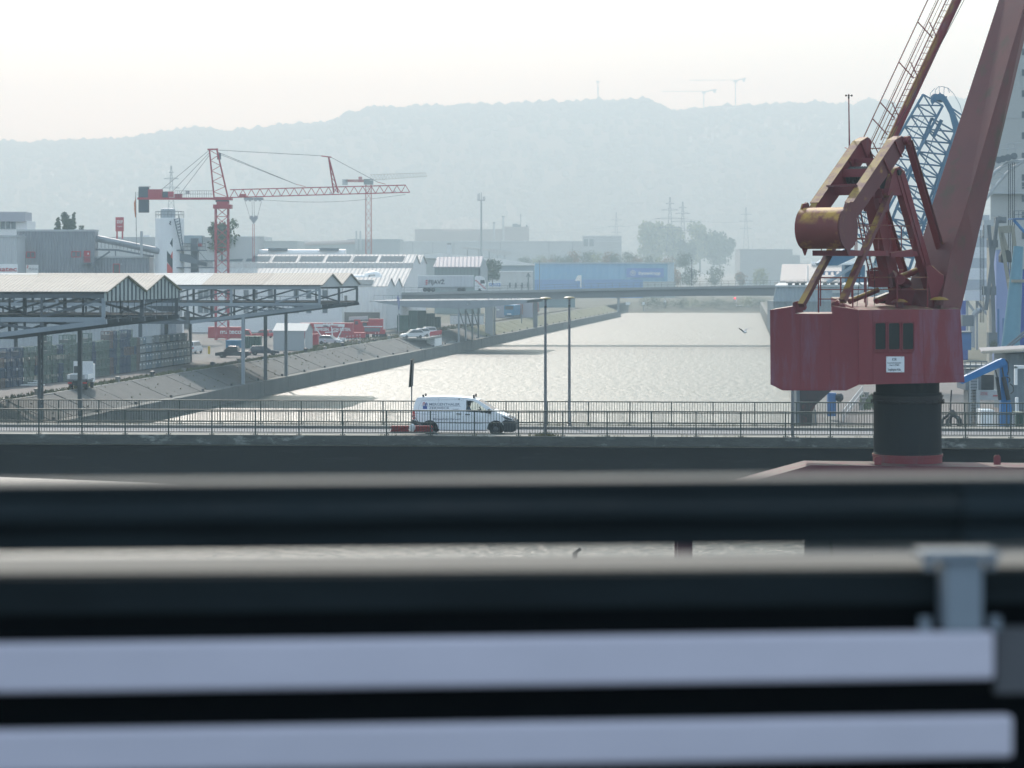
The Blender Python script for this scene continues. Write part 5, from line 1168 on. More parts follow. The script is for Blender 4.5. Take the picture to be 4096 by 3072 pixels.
# ================================================================ vehicles on the yard
def car(p, yaw, L, Wd, Hh, col, label, kind='estate', name='parked_car', cat='car', group=None):
    fr = yawfr(p, yaw); t = thing(name, label, cat, p, group); m_ = M('car paint ' + label[:12], col, .25, spec=.6); hw = Wd / 2
    belt = .58 * Hh; y = lambda a: a
    lowp = [(0, .32), (0, .75 * belt + .1), (.06, belt), (.76 * L, belt * .96), (.95 * L, belt * .8), (L, belt * .62), (L, .3)]
    if kind == 'pickup': roof = [(.33, 0), (.36, 1), (.60, 1), (.76, 0)]
    elif kind == 'van': roof = [(.0, 0), (.02, 1), (.72, 1), (.88, 0)]
    else: roof = [(.02, 0), (.1, .95), (.2, 1), (.52, .98), (.72, 0)]
    b = MB(); b.prism([fr(x, -hw, z) for x, z in lowp], fr.y * Wd); bd = b.build('body', m_, t, bevel=.05)
    cb = MB(); P = lambda x, h, s: fr(x * L, s * (hw - .05 - .16 * h), lerp(belt, Hh, h))
    cb.loft([[P(x, h, -1) for x, h in roof], [P(x, h, 1) for x, h in roof]]); cb.build('cabin', m_, t, bevel=.03)
    for s in (-1, 1):
        ins = [(lerp(x, .45, .06), .12 + h * .72) for x, h in roof]; md = len(ins) // 2
        g = MB(); g.poly([P(x, h, s) + fr.y * s * .012 for x, h in (ins if s < 0 else ins[::-1])]); g.build('side_windows', m_dgl, t)
    (xa, ha), (xb, hb_) = roof[-2:]; MB().poly([P(lerp(xb, xa, .1) + .006, .1, -.92), P(lerp(xb, xa, .1) + .006, .1, .92), P(lerp(xb, xa, .88) + .006, .88, .9), P(lerp(xb, xa, .88) + .006, .88, -.9)]).build('windscreen', m_dgl, t)
    (xa, ha), (xb, hb_) = roof[1], roof[0]; MB().poly([P(lerp(xb, xa, .2) - .008, .2, -.88), P(lerp(xb, xa, .2) - .008, .2, .88), P(lerp(xb, xa, .85) - .008, .85, .86), P(lerp(xb, xa, .85) - .008, .85, -.86)]).build('rear_window', m_dgl, t)
    for cx in (.18, .8):
        for s in (-1, 1):
            w_ = MB().lathe(fr(cx * L, s * (hw - .1) - .11, .33), [(.2, 0), (.33, .02), (.33, .2), (.2, .22)], 16, fr.y).build('wheel', m_tyre, t); MB().lathe(fr(cx * L, s * (hw + .005), .33), [(.19, 0), (.05, .015)], 12, fr.y * s).build('rim', m_rim, w_)
    for s in (-1, 1):
        MB().box((-.012, s * hw * .72 - .12, belt * .72), (.05, s * hw * .72 + .12, belt * .9), fr).build('tail_light', m_tail, t); MB().box((L * .97, s * hw * .7 - .15, belt * .62), (L + .005, s * hw * .7 + .15, belt * .76), fr).build('headlight', m_hl, t)
    return t
g_ = lambda px, py: G(px, py, 4.1)
car(g_(1000, 1431) , 172, 5.3, 1.9, 1.8, (.018, .022, .03), 'dark pickup truck parked on the yard below the rear gantry', 'pickup', 'pickup_truck', 'pickup')
car(g_(988, 1424) + V((0, 3.5, 0)), 12, 4.7, 1.85, 1.5, (.02, .025, .045), 'dark blue estate car parked behind the pickup', 'estate')
car(g_(1278, 1376), -20, 4.4, 1.8, 1.65, (.5, .53, .56), 'silver people carrier parked beside the red container', 'estate')
car(g_(1692, 1352), 200, 4.6, 1.9, 1.7, (.72, .73, .73), 'front white off-roader parked on the railed concrete platform', 'estate')
car(g_(1716, 1347) + V((0, 2.2, 0)), 202, 4.6, 1.9, 1.7, (.66, .68, .69), 'middle white off-roader parked on the railed concrete platform', 'estate')
car(g_(1742, 1343) + V((0, 4, 0)), 202, 4.6, 1.9, 1.75, (.7, .71, .72), 'rear white off-roader parked on the railed concrete platform', 'estate')
car(g_(752, 1416) + V((0, 1, 0)), 80, 4.8, 1.9, 2.0, (.7, .71, .72), 'white delivery van parked beyond the stacked boxes', 'van', 'parked_van', 'van')
car(g_(0, 1500) + V((-1.5, 2, 0)), 20, 4.4, 1.8, 1.5, (.66, .68, .7), 'white car parked among the stacks at the left edge', 'estate')
car(g_(1086, 1352), 150, 4.3, 1.8, 1.6, (.45, .03, .04), 'small red car parked between the green container and the tent', 'estate')
# flatbed lorry on the quay road, seen from behind
p = g_(309, 1560); fr = yawfr(p, math.degrees(math.atan2(tq.y, tq.x)) + 7)
t = thing('flatbed_lorry', 'small white flatbed lorry seen from behind on the quay road', 'lorry', p)
MB().box((0, -1.15, 1.05), (4.3, 1.15, 1.2), fr).build('bed_floor', m_gry, t)
MB().box((0, -1.17, 1.2), (.05, 1.17, 1.72), fr).build('tailboard', m_ltgry, t); MB().box((.05, -1.17, 1.2), (4.3, -1.12, 1.72), fr).build('side_board', m_white, t); MB().box((.05, 1.12, 1.2), (4.3, 1.17, 1.72), fr).build('side_board', m_white, t)
MB().box((4.35, -1.05, .7), (6.1, 1.05, 2.75), fr).build('cab', m_white, t); MB().box((4.3, -1.1, 1.2), (4.36, 1.15, 3.1), fr).build('headboard', m_white, t)
MB().box((4.29, .45, 1.75), (4.295, 1.1, 2.55), fr).build('rear_window', m_dgl, t)
for y in (-.85, .85):
    MB().lathe(fr(1.0, y - .18, .45), [(.2, 0), (.45, .03), (.45, .33), (.2, .36)], 16, fr.y).build('wheel', m_tyre, t); MB().lathe(fr(5.0, y - .18, .45), [(.2, 0), (.45, .03), (.45, .33), (.2, .36)], 16, fr.y).build('wheel', m_tyre, t)
    MB().box((-.06, y - .22, .72), (.0, y + .22, .88), fr).build('tail_light', m_tail, t)
    MB().box((-.01, y * 1.15 - .14, 1.28), (-.002, y * 1.15 + .14, 1.68), fr).build('warning_panel', m_white, t)
MB().box((.1, -.5, .5), (5.5, .5, 1.04), fr).build('chassis', m_plast, t); MB().box((-.05, -1.0, .6), (.02, 1.0, .78), fr).build('bumper', m_plast, t)
# pipes at the left edge
for i in range(14):
    p = g_(8 + i % 5 * 24, 1545 - (i // 5) * 3) + V((random.uniform(-.3, .3), 0, .12 + (i // 5) * .17)); a = random.uniform(-.2, .25)
    MB().tube(p, p + V((2.1, a, 0)), .09, 8).build('plastic_pipe', m_wht, None, True, 'white plastic pipe lying in the loose pile at the left edge of the road', 'pipe', 'white pipes piled at the road edge')
# yellow post, white tent, containers
MB().tube(g_(836, 1416), g_(836, 1416) + V((0, 0, 1.25)), .2, 10).build('bollard_post', m_ygr, None, True, 'yellow guard post on the yard left of the pickup', 'post')
t = thing('white_tent', 'white pitched storage tent with a white end wall on the yard', 'tent', g_(1160, 1400)); d = 452
a = W(1097, 1405, d); fl_ = Fr(g_(1222, 1402), tq, -nq)      # x back along the quay, y to the left
MB().prism([fl_(0, 0, 0), fl_(0, 0, 3.3), fl_(3, 0, 4.4), fl_(6, 0, 3.3), fl_(6, 0, 0)], -nq * .1).build('end_wall', m_ltgry, t)
for x0, z0, x1, z1 in ((-.1, 3.25, 3, 4.45), (3, 4.45, 6.1, 3.25)): MB().prism([fl_(x0, -.15, z0), fl_(x1, -.15, z1), fl_(x1, 5.6, z1), fl_(x0, 5.6, z0)], (0, 0, .06)).build('roof_sheet', M('tent roof', (.5, .5, .48), .7), t)
MB().prism([fl_(0, .2, 0), fl_(0, 5.5, 0), fl_(0, 5.5, 3.25), fl_(0, .2, 3.25)], tq * .08).build('side_wall', M('tent flank', (.38, .4, .41), .7), t)
def cont(px0, py0, px1, py1, d, dep, mat, label, name='container', cat='container', ribs=8):
    a, b = W(px0, py1, d), W(px1, py0, d); t = thing(name, label, cat, ((a.x + b.x) / 2, d, a.z)); MB().box((a.x, d, a.z), (b.x, d + dep, b.z)).build('shell', mat, t); mb = MB()
    for k in range(ribs): x = lerp(a.x, b.x, (k + .5) / ribs); mb.box((x - .05, d - .05, a.z + .1), (x + .05, d, b.z - .1))
    mb.build('ribs', mat, t)
    for z in (a.z, b.z - .12): MB().box((a.x - .03, d - .08, z), (b.x + .03, d - .051, z + .12)).build('edge_rail', mat, t)
    return t
cont(976, 1345, 1041, 1396, 452, 3, m_gcont, 'dark green skip container behind the pickup'); cont(903, 1361, 962, 1400, 455, 3, m_tarp, 'blue tarpaulin-covered skip behind the pickup'); cont(1226, 1336, 1271, 1384, 470, 2.5, m_rpaint, 'narrow red container beside the white tent', ribs=4)
# rental platform lorries, low loader and mobile crane, all red
def redtruck(x0, x1, yt, yb, d, label, txt=None, tcol=None):
    a, b = W(x0, yb, d), W(x1, yt, d); t = thing('red_lorry', label, 'lorry', (a.x, d, a.z)); L = b.x - a.x; H_ = b.z - a.z
    MB().box((a.x, d, a.z + H_ * .32), (a.x + L * .74, d + 2.4, b.z)).build('cargo_body', m_rpaint, t); MB().box((a.x, d + .2, a.z + H_ * .22), (b.x, d + 2.2, a.z + H_ * .31)).build('chassis', m_plast, t)
    cb = MB().prism([(a.x + L * x, d, a.z + H_ * z) for x, z in ((.77, .2), (.77, .8), (.8, .86), (.92, .84), (.98, .55), (1, .5), (1, .2))], (0, 2.3, 0)).build('cab', m_rpaint, t)
    MB().prism([(a.x + L * x, d - .02, a.z + H_ * z) for x, z in ((.85, .55), (.85, .78), (.92, .78), (.965, .55))], (0, .02, 0)).build('cab_window', m_dgl, cb)
    for k in (.12, .24, .36, .88): MB().lathe((a.x + L * k, d, a.z + H_ * .15), [(.2, 0), (.5, .02), (.5, .38), (.2, .4)], 14, (0, 1, 0)).build('wheel', m_tyre, t)
    return t
t = redtruck(832, 1008, 1308, 1376, 520, 'red rental platform lorry with white lettering, left of the green container')
text('mateco', W(880, 1335, 519.9), XD, ZD, 1.3, m_wht, t, width=4.2, bold=.03)
d = 515; t = thing('red_trailer', 'long red box trailer with large white lettering across the yard', 'trailer', W(1340, 1366, d))
bx = wb(1200, 1292, 1412, 1352, d, 2.6).build('box_body', m_rpaint, t); wb(1200, 1352, 1450, 1358, d + .1, 2.4).build('chassis', m_plast, t); wb(1412, 1330, 1460, 1352, d + .2, 2.2).build('drawbar_frame', m_rpaint, t)
text('SCHOLPP', W(1292, 1302, d - .02), XD, ZD, .95, m_wht, bx, width=2.0, bold=.03); text('ALLES.  BEWEGEN.   VOM BESTEN.', W(1216, 1323, d - .02), XD, ZD, .8, m_wht, bx, width=9.2, bold=.03)
for px in (1250, 1268, 1286, 1425, 1440, 1462): MB().lathe(W(px, 1360, d), [(.2, 0), (.5, .02), (.5, .38), (.2, .4)], 14, (0, 1, 0)).build('wheel', m_tyre, t)
d = 525; t = thing('mobile_crane', 'red mobile crane with folded boom and grey cab parked right of the trailer', 'mobile crane', W(1480, 1352, d))
wb(1412, 1318, 1540, 1336, d, 2.6).build('carrier', m_rpaint, t)
for q in ((1416, 1278, 1440, 1318), (1440, 1288, 1472, 1318), (1474, 1276, 1532, 1318)): wb(*q, d + .2, 2.2).build('superstructure', m_rpaint, t)
for q in ((1450, 1290, 1468, 1304), (1420, 1284, 1432, 1298)): wb(*q, d + .15, .1).build('cab_window', m_dgl, t)
MB().prism([W(x, y, d + .6) for x, y in ((1395, 1268), (1470, 1264), (1470, 1278), (1395, 1282))], (0, 1, 0)).build('boom', m_ltgry, t); wb(1455, 1304, 1530, 1308, d + .1, .1).build('stripe', m_white, t); wb(1458, 1312, 1520, 1326, d - .2, .4).build('outrigger', m_gry, t)
for k in range(8): MB().beam(W(1533, 1282 + k * 5, d + .1), W(1540, 1279 + k * 5, d + .1), .08, .12).build('warning_stripe', m_white, t)
for px in (1425, 1445, 1465, 1500, 1518, 1535): MB().lathe(W(px, 1342, d), [(.25, 0), (.62, .02), (.62, .45), (.25, .47)], 14, (0, 1, 0)).build('wheel', m_tyre, t)
d = 478; t = thing('boom_lift', 'white aerial boom lift with red and dark lettering parked before the red trailer', 'boom lift', W(1330, 1375, d))
wb(1270, 1352, 1380, 1362, d, 2.2).build('chassis', m_wht, t)
bm = MB().beam(W(1256, 1302, d), W(1378, 1302, d), .5, .5).build('boom', m_wht, t); text('miet... ', W(1292, 1307, d - .27), XD, ZD, .5, m_ink, bm, width=1.1, bold=.02); text('mateco', W(1320, 1307, d - .27), XD, ZD, .5, m_rpaint, bm, width=1.4, bold=.02)
for a, b in (((1258, 1304), (1290, 1352)), ((1375, 1304), (1352, 1350)), ((1300, 1330), (1352, 1326)), ((1326, 1306), (1330, 1350))): MB().beam(W(*a, d), W(*b, d), .17).build('boom_arm', m_wht, t)
mb = MB()
for a, b in (((1362, 1335), (1392, 1335)), ((1362, 1352), (1392, 1352)), ((1362, 1335), (1362, 1370)), ((1392, 1335), (1392, 1370)), ((1362, 1370), (1392, 1370)), ((1377, 1335), (1377, 1370))): mb.beam(W(*a, d - .5), W(*b, d - .5), .06)
mb.build('work_basket', m_gry, t)
for px in (1285, 1303, 1350, 1368): MB().lathe(W(px, 1366, d), [(.2, 0), (.48, .02), (.48, .38), (.2, .4)], 14, (0, 1, 0)).build('wheel', m_tyre, t)
for i, px in enumerate((1388, 1400, 1412, 1428, 1440, 1502, 1515, 1300, 1355)):
    p = g_(px, 1368 - (px - 1380) * .13); t = thing('marker_post', 'slim red and white marker post standing along the yard edge', 'post', p, 'marker posts along the yard edge')
    for k in range(4): MB().tube(p + V((0, 0, k * .28)), p + V((0, 0, k * .28 + .28)), .06, 6).build('band', m_rpaint if k % 2 == 0 else m_white, t)
# platform with striped barrier over the bank
t = thing('loading_platform', 'concrete loading platform with a red and white striped barrier over the bank', 'platform', Q(525, 3, 2.1)); PL = Fr(Q(519, 0, 0), nq, tq)
MB().box((-.3, 0, 3.7), (4.9, 22, 4.08), PL).build('slab', m_conc, t); MB().box((3.2, 12, 2.1), (4.85, 21.8, 3.69), PL).build('front_wall', m_wht, t)
br_ = MB()
for z in (4.5, 5.1): br_.beam(PL(4.7, 6, z), PL(4.7, 21.8, z), .1, .2)
for k in range(8): br_.beam(PL(4.7, 6 + k * 2.25, 4.08), PL(4.7, 6 + k * 2.25, 5.2), .1)
bo = br_.build('barrier', m_white, t)
for k in range(22):
    y = 6.2 + k * .72; MB().beam(PL(4.78, y, 4.35), PL(4.78, y + .4, 5.2), .05, .2, up=nq).build('red_stripe', m_rpaint, bo)
# green container stacks and a blue flag
for i, (x0, x1, yt) in enumerate(((1588, 1632, 1262), (1634, 1668, 1243), (1670, 1703, 1243), (1705, 1738, 1254), (1728, 1762, 1268))): cont(x0, yt, x1, 1322 - i * 3, 560 + i * 3, 4, m_gcont, ['green skip stack at the left end of the row below the bare jetty gantry', 'tall green skip stack, second from the left in the row', 'tall green skip stack, middle of the row', 'green skip stack, fourth from the left in the row', 'green skip stack at the right end of the row near the rails'][i], 'skip_stack', 'skip', 3)
t = thing('flag', 'blue banner on a white pole before the white hall gables', 'flag', g_(1594, 1345)); MB().tube(g_(1595, 1345), W(1592, 1170, 533), .07, 6).build('pole', m_ltgry, t); MB().prism([W(x, y, 533) for x, y in ((1588, 1190), (1593, 1176), (1598, 1200), (1597, 1240), (1592, 1232))], (0, .06, 0)).build('cloth', M('blue cloth', (.1, .13, .4), .7), t)
# goods train under the far bridge
m_wag = M('wagon red', (.30, .07, .06), .7, c2=(.22, .06, .05), sc=.6)
for i in range(4):
    p = Q(715 + i * 15, -3.1, 4.3); fr = Fr(p, tq, -nq); t = thing('goods_wagon', ['blue railway engine leading the goods train below the far bridge', 'red goods wagon coupled behind the blue engine', 'red goods wagon in the middle of the train', 'last red goods wagon of the train below the far bridge'][i], 'wagon', p)
    MB().box((0, -1.4, .8), (14, 1.4, 3.6), fr).build('body', m_tarp if i == 0 else m_wag, t); MB().box((.2, -1.2, .4), (13.8, 1.2, .79), fr).build('underframe', m_plast, t)
    for k in range(7): MB().box((1 + k * 2, -1.5, .85), (1.15 + k * 2, -1.402, 3.55), fr).build('rib', m_tarp if i == 0 else m_wag, t)
    if i == 0: MB().box((-.05, -1.1, 2.4), (-.002, 1.1, 3.3), fr).build('windscreen', m_dgl, t); MB().box((-.06, -.6, 1.0), (-.002, .6, 1.3), fr).build('lamp_panel', m_white, t)

# depot buildings and posts between the jetty and the far bridge
t = thing('depot_building', 'long lavender-grey depot building under the far bridge left of the train', 'building', W(2060, 1262, 735)); gb(1984, 1207, 2131, 735, 10).build('wall', M('lavender wall', (.42, .42, .47), .8, c2=(.36, .36, .41), sc=.1), t); wb(1983, 1203, 2132, 1208, 734.8, 10.4).build('roof_edge', m_ltgry, t); wb(1986, 1236, 1998, 1242, 734.8, .2).build('sign_board', m_wht, t)
wb(2022, 1215, 2034, 1250, 734.8, .2).build('downpipe_shaft', m_gry, t)
t = thing('fence_wall', 'low white wall behind the rails at the jetty columns', 'wall', W(1900, 1300, 640)); wb(1800, 1262, 1935, 1300, 650, .4).build('panel', m_wht, t); wb(1798, 1259, 1937, 1263, 649.9, .6).build('coping', m_ltgry, t)
t = thing('dark_depot', 'dark blue-green depot beyond the train under the far bridge', 'building', W(2220, 1240, 930)); gb(2150, 1196, 2300, 930, 8).build('wall', M('dark depot wall', (.10, .17, .2), .8), t); wb(2149, 1193, 2301, 1197, 929.8, 8.4).build('roof_edge', m_gry, t)
for i, (px, yb, yt, d, l) in enumerate(((2086, 1306, 1140, 700, 'thin mast on the grassy bank just left of the lamp pair'), (1596, 1345, 1255, 560, 'short white sign post beside the blue banner'), (2158, 1250, 1042, 860, 'slim mast rising left of the blue hall'))):
    t = thing('mast', l, 'mast', W(px, yb, d)); MB().tube(W(px, yb, d), W(px, yt, d), .14, 6, .1).build('shaft', m_gry, t); wb(px - 4, yt, px + 4, yt + 4, d - .2, .4).build('head', m_gry, t)
# ================================================================ trees
m_bark = M('bark', (.07, .055, .04), .9)
LEAF = {'green': [(.055, .085, .035), (.085, .115, .045), (.04, .06, .03)], 'yellow': [(.36, .35, .16), (.28, .30, .13), (.21, .24, .11)], 'orange': [(.34, .15, .05), (.25, .14, .05), (.15, .12, .05)], 'dark': [(.10, .13, .07), (.14, .17, .09), (.075, .10, .06)]}
LM = {k: [M('leaves %s %d' % (k, i), c, .8, c2=tuple(x * .7 for x in c), sc=.3) for i, c in enumerate(v)] for k, v in LEAF.items()}
def tree(p, h, rx, kind, label, n=500, group=None, conical=0.0, name='tree', cat='tree'):
    p = V(p); t = thing(name, label, cat, p, group)
    tk = MB(); tk.tube(p, p + V((0, 0, h * .55)), h * .022, 6, h * .01)
    for k in range(5): a = random.uniform(0, 6.28); z = h * random.uniform(.25, .5); tk.tube(p + V((0, 0, z)), p + V((math.cos(a) * rx * .6, math.sin(a) * rx * .6, z + h * .22)), h * .009, 4, h * .003)
    tk.build('trunk', m_bark, t)
    lobes = []
    for k in range(20):
        u = random.random(); z = h * lerp(.3, .9, u); rr = rx * (1 - conical * u) * random.uniform(.25, .75); a = random.uniform(0, 6.28)
        lobes.append((p + V((math.cos(a) * rr, math.sin(a) * rr, z)), rx * (1 - conical * u) * random.uniform(.32, .6)))
    lobes += [(p + V((0, 0, h * .6)), rx * .75), (p + V((0, 0, h * .42)), rx * .6), (p + V((0, 0, h * .8)), rx * .5)]
    for j in range(3):
        mb = MB()
        for k in range(int(n * 1.0)):
            c, r = random.choice(lobes); d = V((random.gauss(0, 1), random.gauss(0, 1), random.gauss(0, 1))).normalized() * r * random.uniform(.45, 1.05); q = c + d; s_ = h * random.uniform(.016, .036)
            a = V((random.gauss(0, 1), random.gauss(0, 1), random.gauss(0, 1))).normalized(); b = a.cross(V((random.gauss(0, 1), random.gauss(0, 1), random.gauss(0, 1)))).normalized()
            mb.add([q - a * s_ - b * s_ * .6, q + a * s_ - b * s_ * .5, q + a * s_ * .8 + b * s_ * .7, q - a * s_ * .7 + b * s_ * .6], [(0, 1, 2, 3)])
        mb.build('crown', LM[kind][j], t)
    return t
def ptree(px, yt, yb, d, wpx, kind, label, n=500, **k): b = W(px, yb, d); tree(b, (yb - yt) * d / F, wpx * d / F / 2, kind, label, n, **k)
ptree(232, 858, 960, 600, 34, 'green', 'small pointed evergreen left of the taller pair above the works roof', 420, conical=.6); ptree(268, 842, 960, 600, 44, 'green', 'tall bushy tree rising above the works roof', 600); ptree(295, 840, 960, 604, 26, 'dark', 'dark slim conifer right of the bushy tree above the works roof', 400, conical=.5); ptree(325, 898, 960, 605, 22, 'green', 'low treetop just right of the conifer above the works roof', 250)
ptree(888, 880, 1060, 640, 110, 'green', 'broad green tree behind the red crane mast', 900); ptree(975, 960, 1060, 660, 60, 'green', 'small round tree right of the red crane mast', 400)
ptree(1970, 1038, 1140, 880, 70, 'green', 'green tree between the roofed hall and the white hall', 600)
FD = 2300
ptree(2610, 885, 1090, FD, 120, 'yellow', 'tall pale yellow-green tree left of the twin pylons', 1100); ptree(2690, 900, 1090, FD + 40, 110, 'yellow', 'yellowish tree behind the twin pylons', 900); ptree(2800, 890, 1090, FD + 20, 120, 'yellow', 'tall yellow-green tree right of the twin pylons', 1000); ptree(2880, 930, 1090, FD - 30, 130, 'dark', 'dark rounded tree at the right of the far tree group', 1000); ptree(2740, 960, 1090, FD - 60, 100, 'green', 'lower green tree between the far yellow trees', 700)
cols = ['green', 'yellow', 'orange', 'dark', 'green', 'orange']
bush = 0
for i in range(17):
    px = 2110 + i * 40 + random.uniform(-10, 10); k = cols[i % 6]
    ptree(px, random.uniform(1002, 1035), 1085, 1420 + random.uniform(-30, 30), random.uniform(60, 85), k, {'green': 'rounded green bush in the hedge above the blue hall', 'yellow': 'yellowing bush in the hedge above the blue hall', 'orange': 'orange autumn bush in the hedge above the blue hall', 'dark': 'dark green bush in the hedge above the blue hall'}[k], 330, group='autumn bushes above the blue hall', name='bush', cat='bush')
for i in range(16):
    px = 2590 + i * 36; k = cols[(i * 5) % 6] if i % 4 else 'dark'
    ptree(px, random.uniform(1186, 1206), 1236, 1072 + random.uniform(0, 8), random.uniform(60, 90), 'dark' if k == 'orange' else k, 'hazy bush on the bank at the far end of the canal', 300, group='bushes closing the far end of the canal', name='bush', cat='bush')
for i, (px, yt, d, k, w_, l) in enumerate(((2960, 1085, 1500, 'orange', 60, 'orange treetop left of the maroon crane above the far bridge'), (3040, 1075, 1520, 'yellow', 70, 'yellowing treetop nearest the maroon crane above the far bridge'), (2700, 1075, 1350, 'orange', 60, 'orange tree at the right end of the blue hall'), (2760, 1070, 1380, 'green', 80, 'green tree right of the blue hall'), (2860, 1072, 1400, 'dark', 90, 'dark tree right of the thin bridge mast'))): ptree(px, yt, 1160, d, w_, k, l, 400)

# ================================================================ far halls and works
mf = lambda n_, c: M(n_, c, .8, c2=tuple(x * .9 for x in c), sc=.05)
m_tk = M('light blue cladding', (.10, .36, .58), .7, c2=(.085, .32, .53), sc=.03, corr=(XD, 3.0, .06)); m_tkd = M('deep blue panels', (.03, .18, .48), .6); m_tks = M('sign blue', (.02, .15, .5), .6)
DT = 1250.0
t = thing('blue_hall', 'long light blue steel hall with a white-lettered sign beyond the far bridge', 'building', W(2400, 1240, DT))
wl = gb(2140, 1054, 2670, DT, 60).build('wall', m_tk, t); gb(2670, 1053, 2697, DT - .5, 60).build('end_bay', mf('pale blue bay', (.38, .5, .58)), t); wb(2139, 1050, 2698, 1055, DT - 1, 62).build('roof_edge', mf('pale blue edge', (.35, .45, .52)), t)
sg = wb(2506, 1073, 2655, 1110, DT - .8, .5).build('sign_board', m_tks, t); text('thyssenkrupp', W(2553, 1098, DT - .9), XD, ZD, 2.1, m_wht, sg, width=10.6, bold=.06)
for cx_, cy_, r_ in ((2528, 1092, 5), (2534, 1092, 5), (2531, 1088, 5), (2531, 1092, 11)):
    MB().path([W(cx_ + r_ * math.cos(a * .524), cy_ + r_ * math.sin(a * .524), DT - .95) for a in range(13)], .09, 4).build('logo_ring', m_wht, sg)
gb(2135, 1118, 2572, DT - 12, 8).build('lower_panels', m_tkd, t); gb(2572, 1126, 2700, DT - 12, 4).build('pale_fence', mf('pale fence', (.4, .43, .42)), t)
t = thing('stairwell_hood', 'small white slanted hood in front of the blue hall', 'hood', W(2315, 1160, 1150)); MB().prism([W(x, y, 1150) for x, y in ((2302, 1122), (2312, 1102), (2326, 1101), (2326, 1150), (2322, 1150), (2322, 1122))], (0, 5, 0)).build('shell', m_wht, t); wb(2303, 1122, 2321, 1124, 1149.8, 5.2).build('lip', m_ltgry, t)
t = thing('lamp_gate', 'dark lattice post with wide arms before the pale hall left of the blue hall', 'post', W(2113, 1165, 880)); MB().tube(W(2113, 1180, 880), W(2113, 1092, 880), .25, 6).build('post', m_gry, t); MB().path([W(2105, 1108, 880), W(2113, 1094, 880), W(2121, 1108, 880)], .18, 5).build('arms', m_gry, t)
t = thing('pale_hall', 'white hall with a small blue sign left of the blue hall', 'building', W(2040, 1190, 930)); gb(1952, 1087, 2132, 930, 20).build('wall', M('pale hall wall', (.58, .58, .57), .7, corr=(XD, 2, .05)), t); wb(1951, 1084, 2133, 1088, 929.8, 20).build('roof_edge', m_white, t)
sg = wb(1953, 1127, 2005, 1150, 929.6, .2).build('sign_board', m_wht, t); text('GEN.KB', W(1955, 1145, 929.5), XD, ZD, 1.6, m_tks, sg, width=4.2, bold=.05)
for x in (2036, 2060, 2085, 2108): wb(x, 1131, x + 7, 1150, 929.5, .4).build('door', m_gry, t)
t = thing('roofed_hall', 'hall with a lilac-grey pitched roof and glazed flank left of the bridge', 'building', W(1850, 1180, 800)); gb(1738, 1069, 1921, 800, 12).build('glazed_wall', M('greenish glazing', (.22, .28, .28), .4), t)
MB().prism([W(1733, 1071, 799.5), W(1920, 1071, 799.5), W(1934, 1029, 809), W(1749, 1032, 809)], (0, 0, .3)).build('roof_slope', M('lilac roof', (.36, .34, .36), .7, corr=(XD, 1.2, .08)), t); MB().prism([W(1921, 1071, 800), W(1934, 1030, 808), W(1951, 1072, 814), W(1951, 1160, 814), W(1921, 1160, 800)], (-.4, 0, 0)).build('gable', mf('gable grey', (.35, .38, .4)), t)
mb = MB()
for k in range(13): wb(1740 + k * 14.5, 1070, 1742 + k * 14.5, 1106, 799.7, .3, mb)
mb.build('mullions', m_gry, t)
t = thing('chimney', 'pale square chimney with twin caps behind the roofed hall', 'chimney', W(1795, 1060, 830)); wb(1787, 978, 1804, 1060, 830, 1.2).build('stack', m_wht, t)
for x in (1790, 1798): wb(x, 973, x + 5, 978, 830.2, .6).build('cap', m_gry, t)
t = thing('curved_roof_hall', 'low halls with sweeping white roofs behind the roofed hall', 'building', W(1900, 1120, 1000))
for q in (((1640, 1022), (1760, 1012), (1960, 1034), (1960, 1042), (1640, 1030)), ((1970, 1033), (2000, 1034), (2140, 1056), (2140, 1062), (1970, 1062))): MB().prism([W(x, y, 1000) for x, y in q], (0, 15, 0)).build('roof', m_wht, t)
gb(1975, 1060, 2138, 1001, 14).build('wall', mf('blue-grey wall', (.25, .32, .38)), t); gb(1700, 1030, 1960, 1001, 14).build('wall', mf('grey wall b', (.4, .42, .42)), t)
t = thing('canopy', 'thin-roofed canopy on posts beyond the antenna mast', 'canopy', W(1950, 1050, 1300))
for q in (((1845, 990), (1880, 988), (1925, 994), (1925, 998), (1850, 996)), ((1925, 995), (1975, 996), (2045, 1008), (2045, 1020), (1990, 1020), (1950, 1004))): MB().prism([W(x, y, 1300) for x, y in q], (0, 12, 0)).build('roof', mf('canopy roof', (.6, .6, .58)), t)
for x in (1870, 1915, 1957, 1990, 2018): MB().tube(W(x, 1060, 1305), W(x, 1000, 1305), .35, 6).build('post', m_ltgry, t)
t = thing('antenna_mast', 'tall grey antenna mast with panel aerials at its head', 'mast', W(1925, 1060, 1000)); MB().tube(W(1925, 1070, 1000), W(1925, 800, 1000), .42, 10, .3).build('shaft', m_ltgry, t); wb(1910, 799, 1940, 803, 999.5, 1).build('head_frame', m_ltgry, t)
for x, y0 in ((1912, 775), (1917, 773), (1925, 770), (1933, 786), (1939, 786)): wb(x - 1.6, y0, x + 1.6, 801, 999.6, .4).build('aerial', m_ltgry, t)
def works(label, boxes, d, col, dep=40, lights=(), name='factory'):
    t = thing(name, label, 'factory', W(boxes[0][0], 1120, d)); m_ = mf('works ' + label[:14], col)
    for i, (x0, y0, x1) in enumerate(boxes): gb(x0, y0, x1, d + i * 3, dep).build('block', m_, t); wb(x0 - 1, y0 - 2, x1 + 1, y0 + 1, d + i * 3 - .5, dep).build('roof_edge', mf('edge ' + label[:12], tuple(min(.8, c * 1.25) for c in col)), t)
    for x, y in lights: wb(x - 8, y - 3, x + 8, y, d + 2, 10).build('skylight', m_white, t)
    return t
